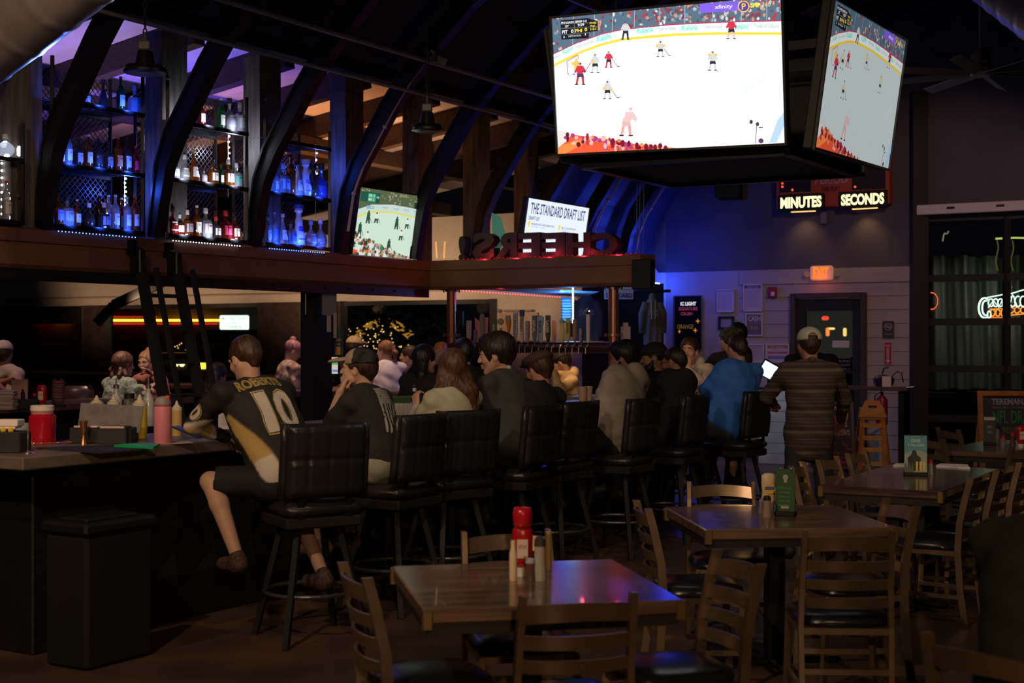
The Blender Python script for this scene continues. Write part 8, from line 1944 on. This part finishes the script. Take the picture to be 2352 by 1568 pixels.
decal([tpiece(yel, '1', -.095, -.20, .072, .28, 0, .075), tpiece(jb, '1', -.090, -.19, .062, .26, 1, .04), tpiece(whi, '1', -.088, -.185, .058, .25, 2, .03),
       tpiece(yel, '0', -.005, -.20, .13, .28, 0, .06), tpiece(jb, '0', -.001, -.19, .122, .26, 1, .045), tpiece(whi, '0', -.001, -.185, .122, .25, 2, .03)], o_, ex_, ey_, dv, J['shirt'], J['off'], J['root'], 'back_number')
decal([rpiece(mat('maker_patch_edge', (.22, .2, .18), .7), -.035, .205, .035, .228, 0), rpiece(jb, -.032, .208, .032, .225, 1), tpiece(mat('maker_patch', (.30, .28, .26), .7), 'XZ', -.022, .210, .044, .013, 2, .0)], o_, ex_, ey_, dv, J['shirt'], J['off'], J['root'], 'neck_patch', cell=.01)
mid = J['sh'][0].lerp(J['E'][0], .62); ua = (J['E'][0] - J['sh'][0]).normalized(); sd = Vector((-.75, -.66, .1)).normalized(); exs = ua.cross(sd).normalized(); 
if exs.dot(Vector((1, 0, 0))) < 0: exs = -exs
decal([tpiece(yel, '0', -.042, -.055, .084, .115, 0, .07), tpiece(jb, '0', -.037, -.050, .074, .105, 1, .05), tpiece(whi, '0', -.035, -.048, .070, .100, 2, .035)], mid + sd * .2, exs, -ua, -sd, J['shirt'], J['off'], J['root'], 'sleeve_number')
# 2. flag shirt man, chin on clasped hands
s1, f1 = SEAT[1]; hip2 = Vector((s1.x, s1.y, .88)) + Vector((-.06, -.04, 0)); ch = at(776, 886, 8.86)
Fm = person('seated man in a black flag print t-shirt and two tone cap, chin on hands', hip2, 62, at(822, 848, 8.90), 78, -4, h=.009, skin='fair', hair=('short', (.05, .03, .02)), cap=('fwd', (.018, .018, .02), (.38, .28, .20), 'trucker', None, 1), top=cloth('tee_black', (.022, .021, .022)), sleeve='short',
            bottoms=cloth('khaki_shorts', (.30, .31, .24)), short=True, bulk=1.02, wr=[ch + Vector((.02, -.03, -.035)), ch + Vector((.04, .05, -.03))], el=[Vector((-.15, -.4, -2)), Vector((-.1, .5, -2))],
            hand=[(Vector((.35, .25, .9)), Vector((1, .3, 0)), -1, 1.1), (Vector((-.1, -.6, .7)), Vector((1, .4, 0)), 1, 1.1)], shoe=mat('grey_sneaker', (.12, .08, .07), .7), seed=3, hem=.80)
o_ = Fm['che'] - Fm['fw'] * .30; gw_ = mat('flag_ink', (.36, .36, .34), .8); dk_ = mat('flag_gap', (.022, .021, .022), .9)
pcs = []
for i in range(7): pcs.append(rpiece(gw_, -.085 + i * .031, -.16 - .010 * (i % 3), -.085 + i * .031 + .017, .03 if i < 4 else .13))
pcs.append(rpiece(gw_, -.09, .02, .030, .135, 1)); rn = random.Random(6)
for i in range(9):
    for j in range(8): x, y = -.084 + i * .0135, .026 + j * .0135; s = .0036; pcs.append((dk_, [(x, y - s), (x + s, y), (x, y + s), (x - s, y)], [(0, 1, 2, 3)], 2))
for i in range(26): x, y = rn.uniform(-.09, .13), rn.uniform(-.16, .13); s = rn.uniform(.002, .006); pcs.append((dk_, [(x, y - s), (x + s, y), (x, y + s * 2), (x - s, y)], [(0, 1, 2, 3)], 3))
decal(pcs, o_ + Fm['rb'] * .0, Fm['rb'], Fm['ax'], Fm['fw'], Fm['shirt'], Fm['off'], Fm['root'], 'flag_print', cell=.03)
# 3. long haired woman in a white blouse
s2, f2 = SEAT[2]; hip3 = Vector((s2.x, s2.y, .88)) + Vector((-.05, 0, 0))
W3 = person('seated woman with long auburn hair and a white blouse, holding a beer bottle', hip3, 42, at(1038, 848, 9.36), 20, 4, h=.011, skin='fair', hair=('long', (.10, .045, .026)), top=cloth('blouse_white', (.50, .48, .36)), bulk=.94, sh_w=.165, bottoms=JET,
           wr=[at(957, 935, 9.6), at(985, 955, 9.7)], el=[Vector((-.4, -.6, -1)), Vector((.5, 0, -1))], hand=[(Vector((-.1, .3, .9)), Vector((.7, .6, 0)), -1, .9), None], seed=4)
# 4. grey jacket man in profile
hip4 = at(1185, 1080, 9.85); hip4.z = .90
M4 = person('tall man in a dark grey jacket and pale collar, turned left in profile', hip4, 62, at(1138, 815, 9.95), 82, 8, h=.009, skin='fair', hair=('thick', (.022, .014, .012)), top=cloth('jacket_grey', (.060, .062, .060), .9), bulk=1.2, sh_w=.215, collar=cloth('collar_pale', (.42, .45, .50)), bottoms=JET,
           wr=[at(1110, 1010, 10.0), at(1085, 1000, 10.4)], el=[Vector((.4, -.6, -1)), Vector((.3, .3, -1))], seed=5, eyes=True, hc=1.14)
# 5. flat cap man from behind
s3, f3 = SEAT[3]; hip5 = Vector((s3.x, s3.y, .87))
M5 = person('seated man in a brown flat cap and dark sweater, seen from behind', hip5, 52, at(1237, 850, 10.1), 45, 14, h=.011, skin='tan', hair=('short', (.05, .03, .02)), cap=('flat', (.060, .038, .028), (.05, .032, .025), 'flat_brown'), top=cloth('sweater_dark', (.016, .016, .018)), bulk=1.14, sh_w=.19, bottoms=JET, seed=6, wr=[hip5 + hd(45) * .45 + Vector((-.15, 0, .30)), hip5 + hd(45) * .5 + Vector((.2, 0, .28))])
# 6. grey hoodie man
s5, f5 = SEAT[5]; hip6 = Vector((s5.x, s5.y, .87)) + Vector((-.10, 0, 0))
M6 = person('seated man with dark beard in a pale grey hoodie', hip6, 50, at(1432, 822, 11.25), 70, 10, h=.011, skin='mid', hair=('thick', (.012, .010, .010)), beard=(.012, .010, .010), top=cloth('hoodie_grey', (.36, .32, .26)), hood=True, bulk=1.20, sh_w=.20, bottoms=JET, seed=7, wr=[at(1362, 935, 11.2), at(1385, 930, 11.6)], el=[Vector((-.2, -.6, -1)), Vector((.3, .3, -1))])
# 7, 8. bearded man in black cap and the man with glasses
M7 = person('bearded man in a black cap leaning past the glasses man', Vector((at(1505, 1000, 12.3).x, 12.3, .88)), 70, at(1500, 822, 12.2), 88, 6, h=.013, skin='mid', hair=('buzz', (.02, .015, .012)), beard=(.015, .010, .008), cap=('fwd', (.010, .010, .011), (.010, .010, .011), 'cap_black'), top=BLK, bulk=1.1, bottoms=JET, seed=8)
s6, f6 = SEAT[6]; hip8 = Vector((s6.x, s6.y, .86)) + Vector((-.08, 0, 0))
M8 = person('man with glasses and cropped hair in a black sweatshirt, from behind', hip8, 50, at(1546, 832, 12.0), 62, 8, h=.012, skin='mid', hair=('buzz', (.02, .016, .015)), glasses=True, top=BLK, hood=True, bulk=1.2, sh_w=.20, bottoms=JET, seed=9)
# 9. white hoodie man facing the camera across the bar corner
p9 = at(1583, 806, 13.4); hip9 = Vector((at(1600, 0, 13.6).x, 13.7, .90))
M9 = person('young man in a white hoodie facing the viewer, hand at his mouth', hip9, 150, p9, 158, 2, h=.011, skin='fair', hair=('short', (.05, .025, .015)), top=cloth('hoodie_white', (.60, .56, .53)), hood=True, bulk=1.02, bottoms=JET, seed=10, eyes=True,
           wr=[at(1578, 848, 13.12), at(1600, 900, 13.2)], el=[Vector((.9, -.1, -1)), Vector((-.2, -.2, -1))], hand=[(Vector((.05, -.1, 1)), Vector((0, .8, .2)), 1, 1.0), None])
# 10. camo cap, dark clothes standing by the wall, and a dark haired head beyond
M10 = person('standing person in a camouflage cap and dark shirt left of the blue shirt', Vector((at(1655, 0, 14.6).x, 14.6, .92)), 20, at(1672, 782, 14.4), 30, 0, seated=False, h=.014, skin='fair', hair=('short', (.05, .04, .03)), cap=('back', (.12, .11, .07), (.05, .05, .04), 'camo', (.02, .02, .015)), top=cloth('tee_navy', (.022, .022, .028)), bulk=1.1, bottoms=JET, seed=11)
M10b = person('dark haired person standing beyond the camouflage cap', Vector((at(1692, 0, 15.4).x, 15.4, .90)), 60, at(1690, 768, 15.2), 60, 0, seated=False, h=.015, skin='mid', hair=('short', (.01, .01, .01)), top=BLK, bottoms=JET, seed=12)
# 11. blue shirt man
s8, f8 = SEAT[8]; hip11 = Vector((s8.x, s8.y, .88)) + Vector((-.14, .0, 0))
M11 = person('seated man in a bright blue t-shirt seen from behind', hip11, 30, at(1692, 802, 12.68), 28, 2, h=.011, skin='fair', hair=('buzz', (.035, .02, .015)), top=cloth('tee_blue', (.05, .21, .75)), sleeve='short', bulk=1.16, sh_w=.195, bottoms=cloth('jeans_blue', (.05, .055, .075)), seed=13,
            wr=[hip11 + Vector((-.30, .20, .13)), hip11 + Vector((.12, .45, .25))], el=[Vector((-.3, -.8, -1)), Vector((.4, 0, -1))], shoe=mat('striped_sneaker', (.10, .10, .10), .6, var=.9, scale=30))
# 12. dark figure before the glass door
M12 = person('dark dressed person with black hair standing at the glass door', Vector((at(1868, 0, 15.2).x, 15.2, .94)), 175, at(1866, 786, 15.0), 190, 18, seated=False, h=.014, skin='tan', hair=('short', (.01, .01, .01)), top=cloth('navy_jacket', (.012, .014, .028)), bulk=1.25, sh_w=.21, bottoms=JET, seed=14)
# 13. flannel man standing
fl_ = striped('flannel_stripes', [(0, (.045, .026, .024)), (.10, (.10, .065, .06)), (.14, (.05, .028, .026)), (.22, (.13, .11, .085)), (.30, (.15, .125, .10)), (.36, (.06, .045, .04)), (.42, (.045, .025, .024)), (.55, (.075, .045, .042)), (.60, (.13, .10, .09)), (.64, (.05, .03, .028)), (.80, (.10, .08, .065)), (.86, (.055, .032, .03)), (.93, (.12, .09, .08)), (1.0, (.045, .026, .024))], .155)
hip13 = Vector((at(1858, 0, 10.8).x, 10.8, .93))
M13 = person('standing man in a striped flannel shirt and white mesh cap worn backwards', hip13, 2, at(1858, 792, 10.8), 4, 2, seated=False, h=.010, skin='tan', hair=('short', (.045, .025, .02)), cap=('back', (.52, .50, .40), (.5, .5, .4), 'white_mesh'), top=fl_, bulk=1.05, sh_w=.185, collar=cloth('flannel_collar', (.10, .075, .06)), bottoms=JET, seed=15,
            wr=[at(1775, 925, 11.15), at(1932, 965, 11.1)], el=[Vector((-1, -.5, -.6)), Vector((1, -.5, -.3))], hem=.66)
# the side of the bar beyond
def far(label, px, py, d, look, face, **k):
    hd_ = at(px, py, d); sw = k.pop('lean', 0); k.setdefault('h', .013); k.setdefault('bottoms', JET)
    hipz = hd_.z - .67 if k.get('seated', True) else .93
    return person(label, Vector((hd_.x, hd_.y, hipz)) - hd(face) * (.10 + sw), face, hd_, look, **k)
far('seated woman in a pale long sleeved top with a ponytail, seen from behind', 884, 807, 17.0, 62, 20, hair=('tail', (.20, .085, .035)), top=cloth('top_lilac', (.62, .54, .62)), bulk=.98, skin='fair', tilt=2, seed=21)
far('man in a beige and brown cap beyond the flag shirt man', 816, 796, 17.6, -35, 10, hair=('short', (.04, .03, .02)), cap=('fwd', (.40, .29, .14), (.42, .30, .15), 'beige_cap'), top=BLK, skin='fair', seed=22)
far('woman with violet and blonde hair in a pale flowered jacket, head bowed', 674, 806, 16.9, -72, -60, hair=('bun', (.36, .17, .20)), top=mat('jacket_flowers', (.66, .52, .42), .9, c2=(.22, .12, .12), scale=16), tilt=28, skin='fair', seed=23, bulk=1.05, wr=[at(700, 845, 16.5), at(690, 850, 16.6)])
far('person with black hair in a black jacket between ponytail and auburn hair', 978, 826, 12.9, -62, -40, hair=('long', (.008, .008, .010)), top=BLK, bulk=1.22, seed=24, tilt=5)
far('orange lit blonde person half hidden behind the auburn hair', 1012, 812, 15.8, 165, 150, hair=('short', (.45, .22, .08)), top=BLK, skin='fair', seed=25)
far('dark haired person in black behind the tall jacket man', 1064, 812, 12.8, 20, 20, hair=('thick', (.010, .010, .012)), top=BLK, bulk=1.1, seed=26)
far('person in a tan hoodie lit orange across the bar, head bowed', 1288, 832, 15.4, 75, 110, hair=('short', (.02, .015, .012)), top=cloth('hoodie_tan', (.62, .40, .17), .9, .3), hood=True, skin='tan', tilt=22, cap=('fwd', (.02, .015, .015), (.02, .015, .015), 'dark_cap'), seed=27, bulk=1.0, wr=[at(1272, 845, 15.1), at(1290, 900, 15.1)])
far('woman with curly brown hair in a mint knit sweater, from behind', 285, 838, 14.8, -52, -35, hair=('curly', (.15, .07, .04)), top=mat('mint_knit', (.34, .44, .33), .9, var=.35, scale=40, bump=.5), bulk=1.0, skin='fair', seed=28, tilt=5, wr=[at(345, 892, 14.5), at(340, 895, 14.7)])
far('blonde woman in a pink top eating across from the mint sweater', 336, 832, 15.5, 160, 150, hair=('bun', (.42, .24, .12)), top=cloth('top_pink', (.52, .20, .17)), skin='fair', eyes=True, seed=29, tilt=8, h=.012, wr=[at(352, 862, 15.2), at(362, 858, 15.2)], el=[Vector((.6, 0, -1)), Vector((-.6, 0, -1))])
pz = thing('pizza_slice', at(366, 842, 15.1), 'slice of pizza held up by the blonde woman', 'pizza'); m = MB(); m.prism([(-.05, 0), (.06, .03), (.02, .06)], (0, 0, 0), (1, 0, 0), (0, .3, .95), (0, .015, 0)); m.build('crust', mat('pizza', (.55, .22, .06), .6, var=.5, scale=40), pz)
far('bearded man in a white cap and beige shirt, arms crossed, far left', 8, 812, 14.2, 15, 150, hair=('short', (.05, .03, .02)), cap=('fwd', (.45, .38, .32), (.45, .38, .32), 'pale_cap'), beard=(.04, .02, .015), top=cloth('polo_beige', (.50, .40, .30)), sleeve='short', skin='tan', bulk=1.1, seated=False, seed=30, wr=[at(-20, 868, 13.9), at(35, 868, 13.9)])
far('dark figure seated behind the jersey man near the ladder foot', 500, 862, 15.6, -50, -30, hair=('long', (.02, .015, .012)), top=BLK, seed=31, tilt=20)
far('person in dark maroon clothes seated beyond the ponytail woman', 938, 818, 17.2, 80, 60, hair=('short', (.05, .03, .02)), top=cloth('maroon_dark', (.07, .03, .025)), seed=32, h=.015)
# 24. green shirt person in the lower right corner
hip24 = Vector((1.50, 4.02, .56))
G_ = person('person in a dark olive shirt sitting in the corner chair, cut by the frame', hip24, -50, Vector((1.58, 4.05, 1.27)), -55, 4, h=.011, skin='fair', hair=('short', (.04, .03, .02)), top=cloth('olive_shirt', (.030, .036, .018)), bulk=1.15, sh_w=.19, bottoms=JET, seed=40)
# finish
for o in list(bpy.data.objects):
    if o.type == 'CAMERA': pass
